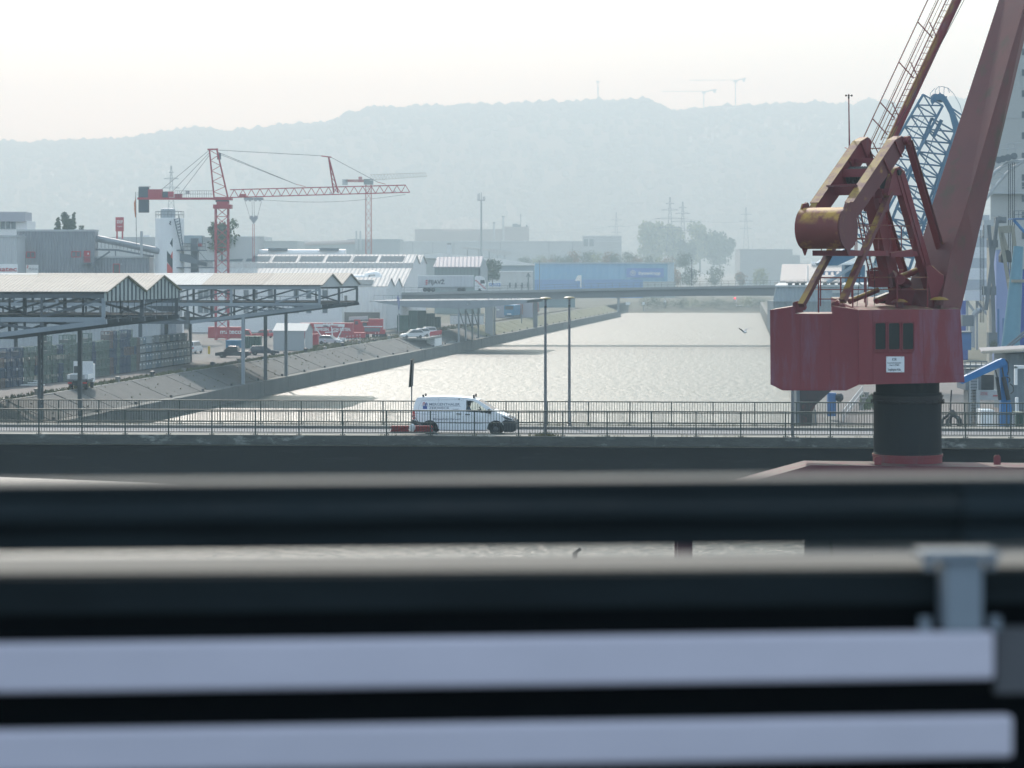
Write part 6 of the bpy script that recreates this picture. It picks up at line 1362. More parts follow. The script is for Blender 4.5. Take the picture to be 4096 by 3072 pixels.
t = works('long low grey-blue works in the middle distance', [(1590, 966, 2480), (2330, 945, 2486), (1480, 1005, 1600)], 2050, (.42, .44, .45), 60, [(1845, 966), (1870, 966), (1900, 966), (1980, 966), (2040, 966), (2100, 966), (2155, 966), (2340, 945), (2386, 945), (2432, 945), (1700, 966), (1640, 966)])
for x in (2335, 2358): win(x, 956, x + 17, 985, 1902.6, t, m_ltgry, m_glz, 0)
for x in (1650, 1730, 1815, 2000, 2195, 2290): wb(x, 968, x + 2, 1030, 1899, 1).build('downpipe', m_gry, t)
t = works('brownish factory block with tall flues behind the antenna mast', [(1660, 918, 2008), (2018, 908, 2116)], 2300, (.40, .36, .34), 60)
for x, y0 in ((1976, 893), (2013, 868)): MB().tube(W(x, 960, 2148), W(x, y0, 2148), .9, 10).build('flue', m_ltgry, t); MB().tube(W(x, y0, 2148), W(x, y0 - 4, 2148), 1.15, 10).build('flue_cap', m_gry, t)
for x, y0, y1, w_ in ((2083, 855, 905, 1.2), (2060, 895, 908, 10), (2075, 898, 908, 8), (2107, 900, 908, 3)): wb(x - w_, y0, x + w_, y1, 2149, 2).build('roof_gear', m_gry, t)
works('pale stepped factory halls left of the far crane', [(928, 947, 1055), (950, 965, 1190)], 1450, (.36, .38, .38), 50, [(975, 946), (1020, 946), (1068, 964), (1110, 964)])
t = works('far sheds with flues between the two tower cranes', [(1195, 978, 1420), (1390, 958, 1600), (1215, 965, 1232)], 1700, (.34, .37, .39), 50)
for x in (1422, 1438): wb(x, 924, x + 6, 1000, 1698, 3).build('flue', m_ltgry, t)
MB().tube(W(1190, 975, 1699), W(1420, 968, 1699), 1.4, 10).build('roof_duct', M('pink duct', (.5, .4, .38), .7), t)
t = thing('barrel_hall', 'low barrel-roofed glass hall behind the white hall roofs', 'building', W(1050, 1040, 1350)); MB().prism([W(970, 1010, 1350), W(975, 995, 1350), W(1090, 990, 1350), W(1110, 992, 1350), W(1120, 1008, 1350), W(1120, 1040, 1350), W(970, 1040, 1350)], (0, 12, 0)).build('shell', mf('barrel glass', (.34, .44, .5)), t)
for k in range(5): wb(1096 + k * 5, 992 + k, 1098 + k * 5, 1008, 1349.5, .4).build('rib', m_white, t)
works('low pale sheds behind the maroon crane left of the barrel shed', [(2960, 998, 3170), (2970, 1022, 3200), (3060, 1055, 3240)], 1800, (.42, .43, .43), 40, [(3010, 997), (3100, 997)])
t = thing('signal_mast', 'dark signal mast standing on the far bank under the bridge', 'mast', W(2474, 1247, 900)); MB().tube(W(2474, 1250, 900), W(2474, 1188, 900), .45, 8).build('post', m_fbd, t); wb(2466, 1190, 2482, 1194, 899.6, .8).build('crossbar', m_fbd, t)
for i, (x, y, w_, h_, l) in enumerate(((2512, 1214, 9, 6, 'white board sign on the left bank beyond the far bridge'), (2574, 1214, 5, 6, 'small square navigation board near the end of the quay wall'), (2660, 1204, 4, 5, 'tiny navigation board farther down the left bank'))):
    t = thing('board_sign', l, 'sign', W(x, y + 30, 930 + i * 40)); wb(x - w_, y - h_, x + w_, y + h_, 930 + i * 40, .3).build('board', m_wht, t); MB().tube(W(x, y + h_ + 26, 930.2 + i * 40), W(x, y, 930.2 + i * 40), .15, 5).build('post', m_gry, t)
t = thing('signal_light', 'red harbour signal light on a white post at the canal end', 'signal', W(2958, 1225, 1080)); MB().tube(W(2945, 1225, 1080), W(2945, 1195, 1080), .2, 6).build('post', m_white, t); wb(2938, 1222, 2970, 1224, 1079, 2).build('platform', m_white, t); MB().ball(W(2940, 1193, 1079), .45, 10, 6).build('lamp', M('signal red', (1, .05, .08), .4, emit=1.6), t)
# steam over the factory
m = bpy.data.materials.new('steam'); m.use_nodes = True; nn = m.node_tree.nodes; nn.remove(nn['Principled BSDF']); pv = nn.new('ShaderNodeVolumePrincipled'); pv.inputs['Color'].default_value = (1, 1, 1, 1); pv.inputs['Density'].default_value = .025; m.node_tree.links.new(pv.outputs[0], nn['Material Output'].inputs['Volume'])
mb = MB()
for x, y, rx_, rz_ in ((1800, 905, 8, 5), (1830, 900, 9, 6), (1862, 893, 9, 6), (1895, 892, 8, 5), (1925, 900, 7, 4), (1850, 908, 16, 3.5)): mb.ball(W(x, y, 2125), (rx_, 6, rz_), 12, 8, .12)
mb.build('steam', m, kind='stuff', label='white steam drifting off the factory roof', cat='steam')
# pylons
def pylon(px, yt, yb, d, arms, label):
    t = thing('pylon', label, 'pylon', W(px, yb, d), 'pylons carrying power lines'); mb = MB(); k = d / F; n = 9; h = yb - yt
    wd = lambda u: (2 + 13 * (u ** 1.3)) * h / 210
    for sx in (-1, 1):
        for i in range(n):
            u0, u1 = i / n, (i + 1) / n; mb.beam(W(px + sx * wd(u0), yt + h * u0, d), W(px + sx * wd(u1), yt + h * u1, d), .28); mb.beam(W(px - sx * wd(u0), yt + h * u0, d), W(px + sx * wd(u1), yt + h * u1, d), .16)
    mb.build('lattice', m_gry, t)
    for y, w_ in arms: a = MB(); a.beam(W(px - w_, y, d), W(px + w_, y, d), .3); a.beam(W(px - w_, y, d), W(px, y - 7, d), .16); a.beam(W(px + w_, y, d), W(px, y - 7, d), .16); a.build('cross_arm', m_gry, t)
pylon(2680, 788, 1010, 1900, ((815, 17), (840, 35), (875, 60), (910, 46)), 'left pylon of the twin pylons behind the pale trees'); pylon(2731, 806, 1010, 1950, ((831, 15), (854, 30), (887, 48), (921, 38)), 'right pylon of the twin pylons behind the pale trees'); pylon(2984, 828, 1010, 2500, ((858, 22), (885, 28), (915, 24)), 'faint pylon right of the far trees'); pylon(2465, 848, 970, 2600, ((880, 22), (906, 34), (930, 20)), 'faint pylon above the low grey-blue works'); pylon(685, 662, 870, 1500, ((715, 30), (752, 34), (690, 10)), 'pylon rising behind the red crane counter-jib')
for a, b, d0, d1 in (((2465, 906), (1950, 930), 2600, 3000), ((2620, 875), (2465, 906), 1900, 2600), ((2740, 875), (3000, 885), 1900, 2500)):
    MB().path([W(lerp(a[0], b[0], i / 8), lerp(a[1], b[1], i / 8) + 10 * math.sin(math.pi * i / 8), lerp(d0, d1, i / 8)) for i in range(9)], .09, 4).build('power_line', m_gry, None, False, {2465: 'thin power line left of the faint pylon over the works', 2620: 'thin power line joining the faint pylon and the twin pylons', 2740: 'thin power line right of the twin pylons'}[a[0]], 'power line')
# hilltop: transmitter, cranes, blocks and houses
t = thing('transmitter_tower', 'thin transmitter tower on the hill crest', 'tower', W(2392, 408, 5990)); MB().tube(W(2392, 415, 5990), W(2392, 325, 5990), 1.6, 8, 1.2).build('shaft', m_gry, t); wb(2386, 322, 2398, 332, 5988, 4).build('head', m_gry, t); wb(2388, 352, 2396, 358, 5988, 4).build('platform', m_gry, t)
for px, yj, yb, x0, x1, l in ((2815, 368, 440, 2650, 2868, 'left of the two faint cranes on the hill crest'), (2942, 323, 430, 2760, 2985, 'right and taller of the two faint cranes on the hill crest')):
    d = 5980; t = thing('tower_crane', l, 'tower crane', W(px, yb, d)); MB().tube(W(px, yb + 10, d), W(px, yj, d), 1.3, 4).build('mast', m_ltgry, t)
    MB().beam(W(x0, yj - 2, d), W(px, yj - 3, d), 1.4, 1.4).build('jib', m_ltgry, t); MB().beam(W(px, yj, d), W(x1, yj - 11, d), 2.2, 2.5).build('counter_jib', m_gry, t); wb(px - 8, yj - 3, px + 8, yj + 6, d - 2, 5).build('cab', m_gry, t); wb(x1 - 14, yj - 8, x1 - 4, yj + 3, d - 2, 5).build('counterweight', m_gry, t)
m_hs = mf('hill house wall', (.55, .54, .5)); m_hr = mf('hill house roof', (.2, .13, .11))
def house(px, py, wpx, hpx, d, label, group, flat=False):
    p = W(px, py, d); w_, h_ = wpx * d / F / 2, hpx * d / F; t = thing('house', label, 'house', p, group); MB().box((p.x - w_, p.y, p.z - 8), (p.x + w_, p.y + 14, p.z + h_)).build('wall', m_hs, t)
    if flat: MB().box((p.x - w_ - 1, p.y - 1, p.z + h_ + .01), (p.x + w_ + 1, p.y + 15, p.z + h_ + 2)).build('roof', m_hr, t)
    else: MB().prism([(p.x - w_ - 1, p.y - 1, p.z + h_), (p.x - w_ - 1, p.y + 15, p.z + h_), (p.x - w_ - 1, p.y + 7, p.z + h_ + w_ * .8)], (2 * w_ + 2, 0, 0)).build('roof', m_hr, t)
house(2912, 445, 92, 18, 5950, 'long flat-roofed block on the hill crest right of the crane', None, True); house(3050, 470, 40, 22, 5900, 'pale square block below the crest left of the anemometer', None, True)
for i in range(34):
    if i < 20: px, py = random.uniform(2680, 3420), random.uniform(455, 520)
    else: px, py = random.uniform(40, 900), random.uniform(600, 690)
    y_ = 5700 - (py - 450) * 4 if i < 20 else 5400 - (py - 600) * 4
    x_ = (px - 2048) * y_ / F; z_ = hillz(x_, y_); py2 = HY - (z_ + 8 - CZ) * F / y_
    house(px, py2, random.uniform(9, 16), random.uniform(5, 8), y_, 'small hazy house among trees high on the right of the hill' if i < 20 else 'small hazy house among trees on the left flank of the hill', 'houses on the hillside')
# ================================================================ right quay
rqw = thing('quay_wall', 'dark concrete quay wall on the right bank below the maroon crane', 'quay wall', (14, 130, 0))
for (x0, y0), (x1, y1) in zip(RQ, RQ[1:]):
    n = max(2, int((y1 - y0) / 20))
    for i in range(n):
        a, b = V((lerp(x0, x1, i / n), lerp(y0, y1, i / n), 0)), V((lerp(x0, x1, (i + 1) / n), lerp(y0, y1, (i + 1) / n) - .06, 0))
        MB().prism([a + V((-.02, 0, -1)), a + V((1.2, 0, -1)), a + V((1.2, 0, 4.16)), a + V((-.02, 0, 4.16))], b - a).build('wall_panel', m_wall, rqw)
MB().poly([(rq(60) + 1.25, 60, 4.11), (120, 60, 4.11), (120, 330, 4.11), (rq(330) + 1.25, 330, 4.11)]).build('right_quay_yard', m_qroad, kind='structure')
for o in (3.2, 6.4): MB().prism([(rq(90) + o, 90, 4.12), (rq(90) + o + .1, 90, 4.12), (rq(90) + o + .1, 90, 4.25), (rq(90) + o, 90, 4.25)], (rq(125) - rq(90), 35, 0)).build('rail', m_steel, kind='structure')
t = thing('dolphin', 'concrete mooring dolphin carrying the outer leg of the maroon crane', 'dolphin', (6.3, 100.6, 0)); MB().lathe((6.45, 100.8, 0), [(1.3, -1), (1.3, .5), (1.15, .62)], 16).build('pile_cap', m_conc, t)
t = thing('mooring_post', 'dark mooring post with a slanted head standing in the water', 'post', W(2300, 2230, 150)); q = G(2300, 2235, 0); MB().tube(q + V((0, 0, -.6)), q + V((0, 0, .35)), .16, 8).build('post', m_iron, t); MB().beam(q + V((-.1, 0, .3)), q + V((.35, 0, .62)), .3, .18).build('head', m_iron, t)
# quay fence and bits under the crane house
mb = MB()
for k in range(14): u = k / 13; p = W(lerp(3372, 3450, u), lerp(1690, 1585, u), lerp(234, 282, u)); mb.tube(p, p + V((0, 0, 1.1)), .04, 5)
for h in (.55, 1.1): mb.tube(W(3372, 1690, 234) + V((0, 0, h)), W(3450, 1585, 282) + V((0, 0, h)), .035, 5)
mb.build('quay_fence', m_ltgry, None, False, 'light pipe fence running along the right quay edge', 'fence')
t = thing('chute_hopper', 'grey loading hopper with a sooty red wedge below the maroon crane house', 'hopper', W(3220, 1705, 225)); d = 225
wb(3186, 1560, 3250, 1706, d, 3).build('leg_box', m_gry, t); MB().prism([W(x, y, d - .2) for x, y in ((3200, 1545), (3345, 1545), (3262, 1620), (3248, 1650), (3246, 1706), (3202, 1706))], (0, 2, 0)).build('wedge', M('sooty red steel', (.05, .025, .025), .8, c2=(.02, .02, .022), sc=.5, c3=(.16, .05, .04), sc3=.5, am3=.3), t)
for x in (3243, 3262): MB().tube(W(x, 1700, d), W(x, 1640, d), .05, 5).build('railing_post', m_gry, t)
m_bl = M('bright blue machine paint', (.02, .17, .42), .45, c2=(.02, .14, .36), sc=.8); m_bl2 = M('faded blue steel', (.06, .16, .36), .6, c2=(.05, .12, .26), sc=.4)
t = thing('capstan', 'blue capstan pillar with a dark drum on the right quay', 'capstan', W(3328, 1668, 236)); wb(3312, 1572, 3345, 1665, 236, .9).build('pillar', m_bl2, t); MB().lathe(W(3355, 1590, 236), [(.2, -.3), (.4, -.1), (.4, .2), (.2, .4)], 12, (1, 0, 0)).build('drum', m_iron, t)
for i in range(3): p = G(3445 + i * 10, 1640 - i * 22, 4.1); MB().lathe(p, [(.3, 0), (.22, .15), (.2, .5), (.32, .6), (.3, .75)], 10).build('bollard', m_boll, None, True, 'squat pale bollard on the right quay beside the pipe fence', 'bollard', 'bollards on the right quay')
mb = MB()
for k in range(500):
    p = G(random.uniform(3440, 3510), random.uniform(1585, 1640), 4.12); q = p + V((random.uniform(-.2, .2), 0, random.uniform(.1, .5))); mb.add([p, p + V((.1, 0, 0)), q], [(0, 1, 2)])
mb.build('grass', LM['green'][1], label='green weeds on the right quay behind the crane column', cat='grass', kind='stuff')
# barrel shed and pale roofs beyond
m_bs = M('blue-grey ribbed shed', (.17, .21, .24), .6, c2=(.13, .165, .19), sc=.15, st=(1, 1, .2), corr=(XD, 1.2, .12))
DS = 588.0; t = thing('mansard_shed', 'blue-grey ribbed shed with mansard roof and row of roof vents behind the crane', 'building', W(3300, 1320, DS))
gb(3094, 1204, 3490, DS, 14).build('wall', m_bs, t); MB().prism([W(3092, 1206, DS - .2), W(3495, 1206, DS - .2), W(3495, 1146, DS + 3.5), W(3104, 1148, DS + 3.5)], (0, .4, .2)).build('mansard_slope', m_bs, t); MB().prism([W(3100, 1149, DS + 3), W(3500, 1146, DS + 3), W(3500, 1134, DS + 12), W(3115, 1138, DS + 12)], (0, 0, .4)).build('roof_top', m_ltgry, t)
for x in (3160, 3188, 3212, 3300, 3330, 3360, 3400): MB().lathe(W(x, 1146, DS + 4), [(.5, 0), (.5, .7), (.9, .72), (.9, .95), (.3, 1.1)], 10).build('roof_vent', m_iron, t)
for x in (3330, 3390): wb(x, 1160, x + 50, 1172, DS + 1.5, .3).build('skylight', m_ltgry, t)
t = thing('beige_roof_hall', 'hall with a broad beige roof behind the mansard shed', 'building', W(3240, 1250, 760)); MB().prism([W(3120, 1130, 760), W(3420, 1130, 760), W(3420, 1060, 780), W(3128, 1062, 780)], (0, 0, .4)).build('roof', M('beige roof', (.5, .44, .40), .7, c2=(.45, .40, .37), sc=.1), t); gb(3122, 1129, 3420, 760.5, 18).build('wall', m_ltgry, t); MB().tube(W(3245, 1056, 778), W(3420, 1056, 778), .7, 10).build('roof_drum', m_white, t); wb(3230, 1062, 3234, 1130, 759, .5).build('parapet', m_white, t)
for x in (3295, 3318, 3340, 3365): MB().lathe(W(x, 1100, 765), [(.4, 0), (.4, .8), (.8, .82), (.8, 1.1)], 10).build('roof_vent', m_bl2, t)
# pale blue lattice crane
m_lb = M('pale blue lattice paint', (.06, .17, .28), .6, c2=(.045, .13, .22), sc=.3); m_lbw = M('whitened blue paint', (.35, .42, .47), .6)
DL = 300.0; t = thing('lattice_crane', 'pale blue lattice harbour crane rising behind the maroon boom', 'crane', W(3500, 1500, DL))
def boom(x0, y0, x1, y1, w0, w1, n, d, r, nm, mat):
    mb = MB(); P = lambda u, s, z: W(lerp(x0, x1, u) + s * lerp(w0, w1, u) / 2 * .87, lerp(y0, y1, u) + s * lerp(w0, w1, u) / 2 * .5, d + z)
    for s in (-1, 1):
        for z in (0, 2.2):
            mb.tube(P(0, s, z), P(1, s, z), r * 1.9, 6)
            for i in range(n): mb.tube(P(i / n, s if i % 2 else -s, z), P((i + 1) / n, -s if i % 2 else s, z), r, 4); 
        for i in range(n): mb.tube(P(i / n, s, 0), P((i + 1) / n, s, 2.2), r, 4); mb.tube(P(i / n, s, 2.2), P((i + 1) / n, s, 0), r * .8, 4)
    for i in range(n + 1):
        for z in (0, 2.2): mb.tube(P(i / n, -1, z), P(i / n, 1, z), r, 4)
    return mb.build(nm, mat, t)
boom(3732, 400, 3420, 960, 90, 120, 13, DL, .085, 'outer_boom', m_lb); boom(3775, 500, 3560, 1090, 110, 140, 13, DL + 1, .095, 'inner_boom', m_lb); boom(3852, 540, 3690, 1000, 70, 90, 11, DL + 3, .085, 'back_boom', m_lb)
hp = [(3722, 402), (3735, 380), (3760, 374), (3785, 388), (3815, 440), (3838, 500), (3850, 560), (3856, 620)]
hb2 = [(3730, 420), (3745, 402), (3762, 398), (3776, 412), (3798, 455), (3812, 510), (3815, 560), (3825, 620)]
for z in (0, 2.2):
    mb = MB()
    for a, b, c, e in zip(hp, hp[1:], hb2[1:], hb2): mb.prism([W(*a, DL + z), W(*b, DL + z), W(*c, DL + z), W(*e, DL + z)], (0, .25, 0))
    mb.build('head_girder', m_lb, t)
for k in range(7): a = hp[k + 1 if k < 7 else 7]; MB().tube(W(*a, DL), W(*a, DL + 2.3), .12, 6).build('head_spacer', m_lb, t)
for x in (3742, 3765): MB().lathe(W(x, 392, DL + .5), [(.2, 0), (.5, .05), (.45, .3), (.5, .55), (.2, .6)], 14, (0, 1, 0)).build('sheave', m_lb, t)
mb = MB()
for pts in (((3740, 380), (3742, 360), (3752, 348), (3770, 346), (3790, 352), (3800, 372)), ((3718, 400), (3722, 372), (3740, 352)), ((3790, 350), (3815, 375), (3840, 420), (3850, 460)), ((3758, 376), (3756, 344)), ((3775, 380), (3777, 346))): mb.path([W(*q, DL + 1) for q in pts], .035, 4)
mb.build('head_guard', m_lbw, t)
for a, b, r in (((3780, 415), (3862, 470), .1), ((3760, 390), (3870, 505), .07), ((3766, 480), (3735, 545), .22), ((3735, 545), (3600, 960), .05), ((3700, 470), (3440, 930), .03), ((3690, 440), (3430, 900), .03), ((3862, 470), (3800, 620), .08)): MB().tube(W(*a, DL + 1), W(*b, DL + 1), r, 8).build('stay', m_lb, t)
boom(3560, 1090, 3470, 1330, 150, 170, 5, DL, .09, 'tower', m_lbw)
MB().prism([W(x, y, DL - 2) for x, y in ((3272, 1052), (3290, 1040), (3380, 995), (3420, 1000), (3420, 1030), (3350, 1062), (3280, 1062))], (0, 3, 0)).build('counterweight_arm', m_lb, t); MB().tube(W(3310, 1130, DL - 2), W(3720, 870, DL + 3), .22, 8).build('strut', m_lbw, t); wb(3380, 1060, 3460, 1130, DL, 3).build('winch_house', m_lb, t)
for k in range(8): MB().tube(W(3420 + k * 22, 1120 - k * 18, DL), W(3500 + k * 20, 1180 - k * 24, DL + 2), .09, 5).build('web_member', m_lbw, t)
# silo house at the right edge
m_sil = M('pale silo render', (.46, .46, .44), .8, c2=(.40, .40, .39), sc=.1, st=(1, 1, .2), c3=(.33, .33, .33), sc3=.15, am3=.2)
DG = 420.0; t = thing('silo_house', 'tall pale grain silo building with small dark windows at the right edge', 'building', W(4050, 1420, DG)); a, b = W(3962, 150, DG), W(4700, 150, DG)
MB().prism([(a.x, DG, 4.1), (b.x, DG, 4.1), (b.x, DG, a.z), (a.x, DG, a.z)], (4.9, 25, 0)).build('wall', m_sil, t)
for y in (195, 278, 362, 446, 530, 612, 698, 730, 782, 848, 930): win(4088, y, 4112, y + 25, DG, t, m_gry, m_dgl, 0)
for y in (345, 470, 860): wb(3963, y, 4700, y + 2, DG - .08, .1).build('joint_line', m_ltgry, t)
wb(3964, 768, 4700, 775, DG - 1.5, 1.5).build('walkway', m_ltgry, t); mb = MB()
for k in range(12): mb.tube(W(3960 + k * 18, 768, DG - 1.4), W(3960 + k * 18, 746, DG - 1.4), .03, 4)
for y in (746, 757): mb.tube(W(3930, y, DG - 1.4), W(4180, y, DG - 1.4), .03, 4)
mb.build('walkway_railing', m_ltgry, t)
t = thing('panel_silo', 'white steel-panel silo on legs right of the maroon boom', 'silo', W(3910, 1400, 385)); a, b = W(3858, 860, 385), W(3958, 860, 385)
for k in range(8): y0 = 860 + k * 43; wb(3858, y0, 3958, y0 + 41.5, 385, 4).build('panel', m_wht if k % 2 else M('panel grey', (.5, .53, .55), .6), t)
for x in (3866, 3905, 3950): wb(x, 1204, x + 7, 1400, 386, .5).build('leg', m_ltgry, t)
for a, b in (((3868, 1206), (3908, 1260)), ((3908, 1206), (3950, 1260))): MB().beam(W(*a, 385.8), W(*b, 385.8), .35).build('brace', m_ltgry, t)
MB().path([W(3888, 1290, 384), W(3893, 1262, 384), W(3908, 1244, 384), W(3925, 1240, 384)], .4, 10).build('elbow_pipe', m_ltgry, t); MB().tube(W(3890, 1390, 384), W(3889, 1285, 384), .38, 10).build('down_pipe', m_ltgry, t)
t = thing('beige_tower', 'slim beige concrete tower beside the white panel silo', 'tower', W(3972, 1400, 372)); gb(3957, 905, 3987, 372, 2).build('shaft', M('beige render', (.48, .43, .36), .8), t); wb(3943, 1188, 3985, 1196, 371, 2.5).build('ledge', m_ltgry, t); wb(3930, 945, 3960, 952, 371, 2).build('ledge', m_ltgry, t); wb(3936, 880, 3972, 946, 372.5, 1.5).build('cap_house', m_ltgry, t)
t = thing('lilac_silo', 'lilac-blue clad silo tower at the right edge', 'silo', W(4010, 1400, 365)); gb(3985, 998, 4036, 365, 3).build('shaft', M('lilac cladding', (.28, .33, .55), .7, c2=(.24, .29, .5), sc=.3), t); wb(3984, 994, 4037, 999, 364.8, 3.2).build('cap', m_ltgry, t)
for x in (3993, 4014, 4022): MB().tube(W(x, 1375, 362), W(x, 1235 + (x - 3993) * 1.8, 362), .14, 8).build('pipe', m_bl2, t)
t = thing('blue_tarp_shed', 'deep blue clad shed at the far right edge', 'shed', W(4080, 1400, 368)); gb(4060, 1080, 4400, 370, 5).build('wall', M('deep blue cladding', (.02, .06, .32), .7), t); wb(4059, 1076, 4400, 1081, 369.8, 5.2).build('roof_edge', m_bl2, t)
gb(3846, 1150, 3872, 395, 5).build('blue_bin', M('deep blue bin', (.05, .09, .35), .7), None, False, 'narrow blue bin beside the foot of the maroon boom', 'bin')
DC = 330.0; t = thing('quay_crane', 'grey level-luffing crane with hanging ropes beside the silo house', 'crane', W(3960, 1420, DC))
for a, b, r in (((3943, 1240), (3990, 872), .3), ((3990, 872), (4022, 880), .35), ((3955, 900), (3975, 1150), .28), ((3970, 1150), (3975, 1330), .3)): MB().beam(W(*a, DC), W(*b, DC), r * 1.5).build('arm', m_gry, t)
for q in ((3985, 868, 4026, 892), (3955, 960, 3992, 990), (3935, 1145, 3985, 1180), (3850, 1260, 3895, 1305), (3955, 1330, 3990, 1400)): wb(*q, DC, 1.5).build('machine_block', m_gry, t)
cv = [(3930, 780), (3950, 725), (3985, 682), (4030, 655), (4095, 640)]; cw_ = [(3940, 800), (3985, 742), (4020, 700), (4050, 672), (4095, 645)]
mb = MB(); mb.path([W(*q, DC + 2) for q in cv], .22, 8); mb.path([W(*q, DC + 2) for q in cw_], .2, 8)
for a, b in zip(cv, cw_): mb.tube(W(*a, DC + 2), W(*b, DC + 2), .1, 6)
for a, b in zip(cv, cw_[1:]): mb.tube(W(*a, DC + 2), W(*b, DC + 2), .08, 6)
mb.build('curved_jib', m_ltgry, t)
for x in (3995, 4012, 4032, 4056): MB().tube(W(x, 640 - (x - 3995) * .25, DC + 1.4), W(x, 640 - (x - 3995) * .25, DC + 2.4), .45, 12).build('sheave', m_gry, t)
mb = MB()
for pts in (((4000, 615), (4000, 580), (4096, 570)), ((4030, 610), (4036, 575), (4048, 568), (4060, 580), (4066, 612)), ((4000, 598), (4096, 590))): mb.path([W(*q, DC + 2) for q in pts], .05, 4)
mb.build('guard_rail', m_ltgry, t)
for x, y0, y1 in ((4034, 655, 1380), (4041, 655, 1380), (4050, 650, 1380), (4058, 650, 1400), (3921, 920, 1290), (3928, 920, 1290), (3935, 900, 1290)): MB().tube(W(x, y0, DC + 1), W(x, y1, DC + 1), .05, 5).build('hoist_rope', m_iron, t)
MB().prism([W(x, y, DC) for x, y in ((4003, 1022), (4012, 1000), (4030, 996), (4044, 1008), (4048, 1050), (4028, 1046), (4022, 1052), (4003, 1048))], (0, 1.5, 0)).build('clamshell_grab', m_iron, t)
for a, b in (((3998, 910), (4068, 1340)), ((4050, 905), (4062, 1010)), ((4008, 930), (4028, 1000))): MB().beam(W(*a, DC - 2), W(*b, DC - 2), .4).build('jib_strut', M('dusty beige steel', (.26, .25, .2), .7), t)
MB().prism([W(x, y, DC - 2) for x, y in ((4004, 905), (4052, 900), (4055, 930), (4008, 934))], (0, 2, 0)).build('jib_head', MATS['dusty beige steel'], t)
t = thing('teal_crane_leg', 'tapering teal-blue tubular crane leg at the right edge', 'crane', W(4050, 1420, 300)); MB().tube(W(4042, 1390, 300), W(4074, 985, 300), 1.05, 18, .55).build('leg', M('teal paint', (.10, .24, .32), .5, c2=(.14, .3, .38), sc=.4), t, smooth=True); wb(4049, 1118, 4110, 1130, 299, 3).build('collar', MATS['dusty beige steel'], t); wb(4052, 872, 4110, 878, 299, 3).build('platform', m_bl2, t)
mb = MB()
for x in (4055, 4075, 4095): mb.tube(W(x, 873, 299), W(x, 843, 299), .04, 5)
for y in (843, 858): mb.tube(W(4055, y, 299), W(4110, y, 299), .04, 5)
mb.build('platform_railing', m_gry, t); MB().tube(W(4055, 880, 299.5), W(4100, 930, 299.5), .18, 8).build('brace', m_bl, t)
for a, b in (((4020, 1392), (4110, 1316)), ((4030, 1396), (4110, 1330))): MB().tube(W(*a, 280), W(*b, 280), .12, 6).build('conveyor_truss', m_gry, t)
# sheds, hopper and material handler near the bridge
t = thing('ribbed_shed', 'low shed with a beige ribbed roof edge and blue-grey wall at the right', 'shed', W(4030, 1540, 255)); MB().prism([W(3925, 1412, 252), W(4300, 1400, 252), W(4300, 1375, 262), W(3915, 1395, 262)], (0, 0, .12)).build('roof', M('dusty roof', (.27, .25, .25), .8), t); gb(4022, 1416, 4300, 254, 6).build('wall', m_bs, t)
for k in range(22): wb(3930 + k * 9, 1403 - k * .5, 3936 + k * 9, 1417 - k * .55, 251.8, .15).build('roof_rib', M('rib beige', (.42, .38, .31), .7) if k == 0 else MATS['rib beige'], t)
t = thing('white_portal', 'white steel portal frame beside the ribbed shed', 'frame', W(4080, 1560, 245))
for q in ((4060, 1466, 4070, 1540), (4060, 1462, 4200, 1474), (4064, 1590, 4074, 1700)): wb(*q, 245, .5).build('member', m_wht, t)
t = thing('grey_bunker', 'sooty grey concrete bunker with a ladder behind the bridge railing', 'bunker', W(3900, 1720, 205)); wb(3862, 1480, 3925, 1560, 205, 4).build('head_beam', m_gry, t); wb(3872, 1560, 3890, 1715, 205, 2).build('leg', m_conc, t); wb(3905, 1560, 3920, 1715, 205, 2).build('leg', m_ltgry, t)
wb(3915, 1500, 3976, 1562, 207, 3).build('bin', M('sooty concrete', (.09, .09, .095), .9, c2=(.03, .03, .032), sc=.6, c3=(.2, .2, .2), sc3=.5, am3=.3), t); wb(3920, 1562, 3996, 1600, 206, 3).build('shelf', m_ltgry, t); text('ACHTUNG', W(3922, 1581, 205.9), XD, ZD, .35, m_rpaint, t, width=.55)
for k in range(6): MB().beam(W(3972 + k * 4, 1586, 205.9), W(3975 + k * 4, 1580, 205.9), .03, .05).build('warning_stripe', m_rpaint, t)
mb = MB()
for x in (3880, 3911): mb.beam(W(x, 1715, 204.6), W(x, 1515, 204.6), .07)
for k in range(17): mb.tube(W(3880, 1520 + k * 12, 204.6), W(3911, 1520 + k * 12, 204.6), .025, 5)
mb.build('ladder', m_ltgry, t); mb = MB()
for k in range(5): mb.tube(W(3860 + k * 22, 1480, 205), W(3860 + k * 22, 1446, 205), .04, 5)
for y in (1446, 1462): mb.tube(W(3856, y, 205), W(3950, y, 205), .04, 5)
mb.build('railing', m_gry, t); wb(3855, 1460, 3960, 1470, 205, 3).build('gangway', m_gry, t)
DM = 178.0; t = thing('material_handler', 'bright blue material handler with a bent boom standing on the right quay', 'material handler', W(4010, 1720, DM))
MB().prism([W(x, y, DM) for x, y in ((3835, 1528), (3845, 1512), (3990, 1442), (4012, 1434), (4026, 1446), (4024, 1462), (4000, 1470), (3850, 1536))], (0, .7, 0)).build('boom', m_bl, t)
MB().prism([W(x, y, DM + .05) for x, y in ((4000, 1456), (4022, 1440), (4032, 1452), (4034, 1560), (4048, 1640), (4046, 1700), (4000, 1720), (4004, 1600))], (0, .55, 0)).build('stick', m_bl, t)
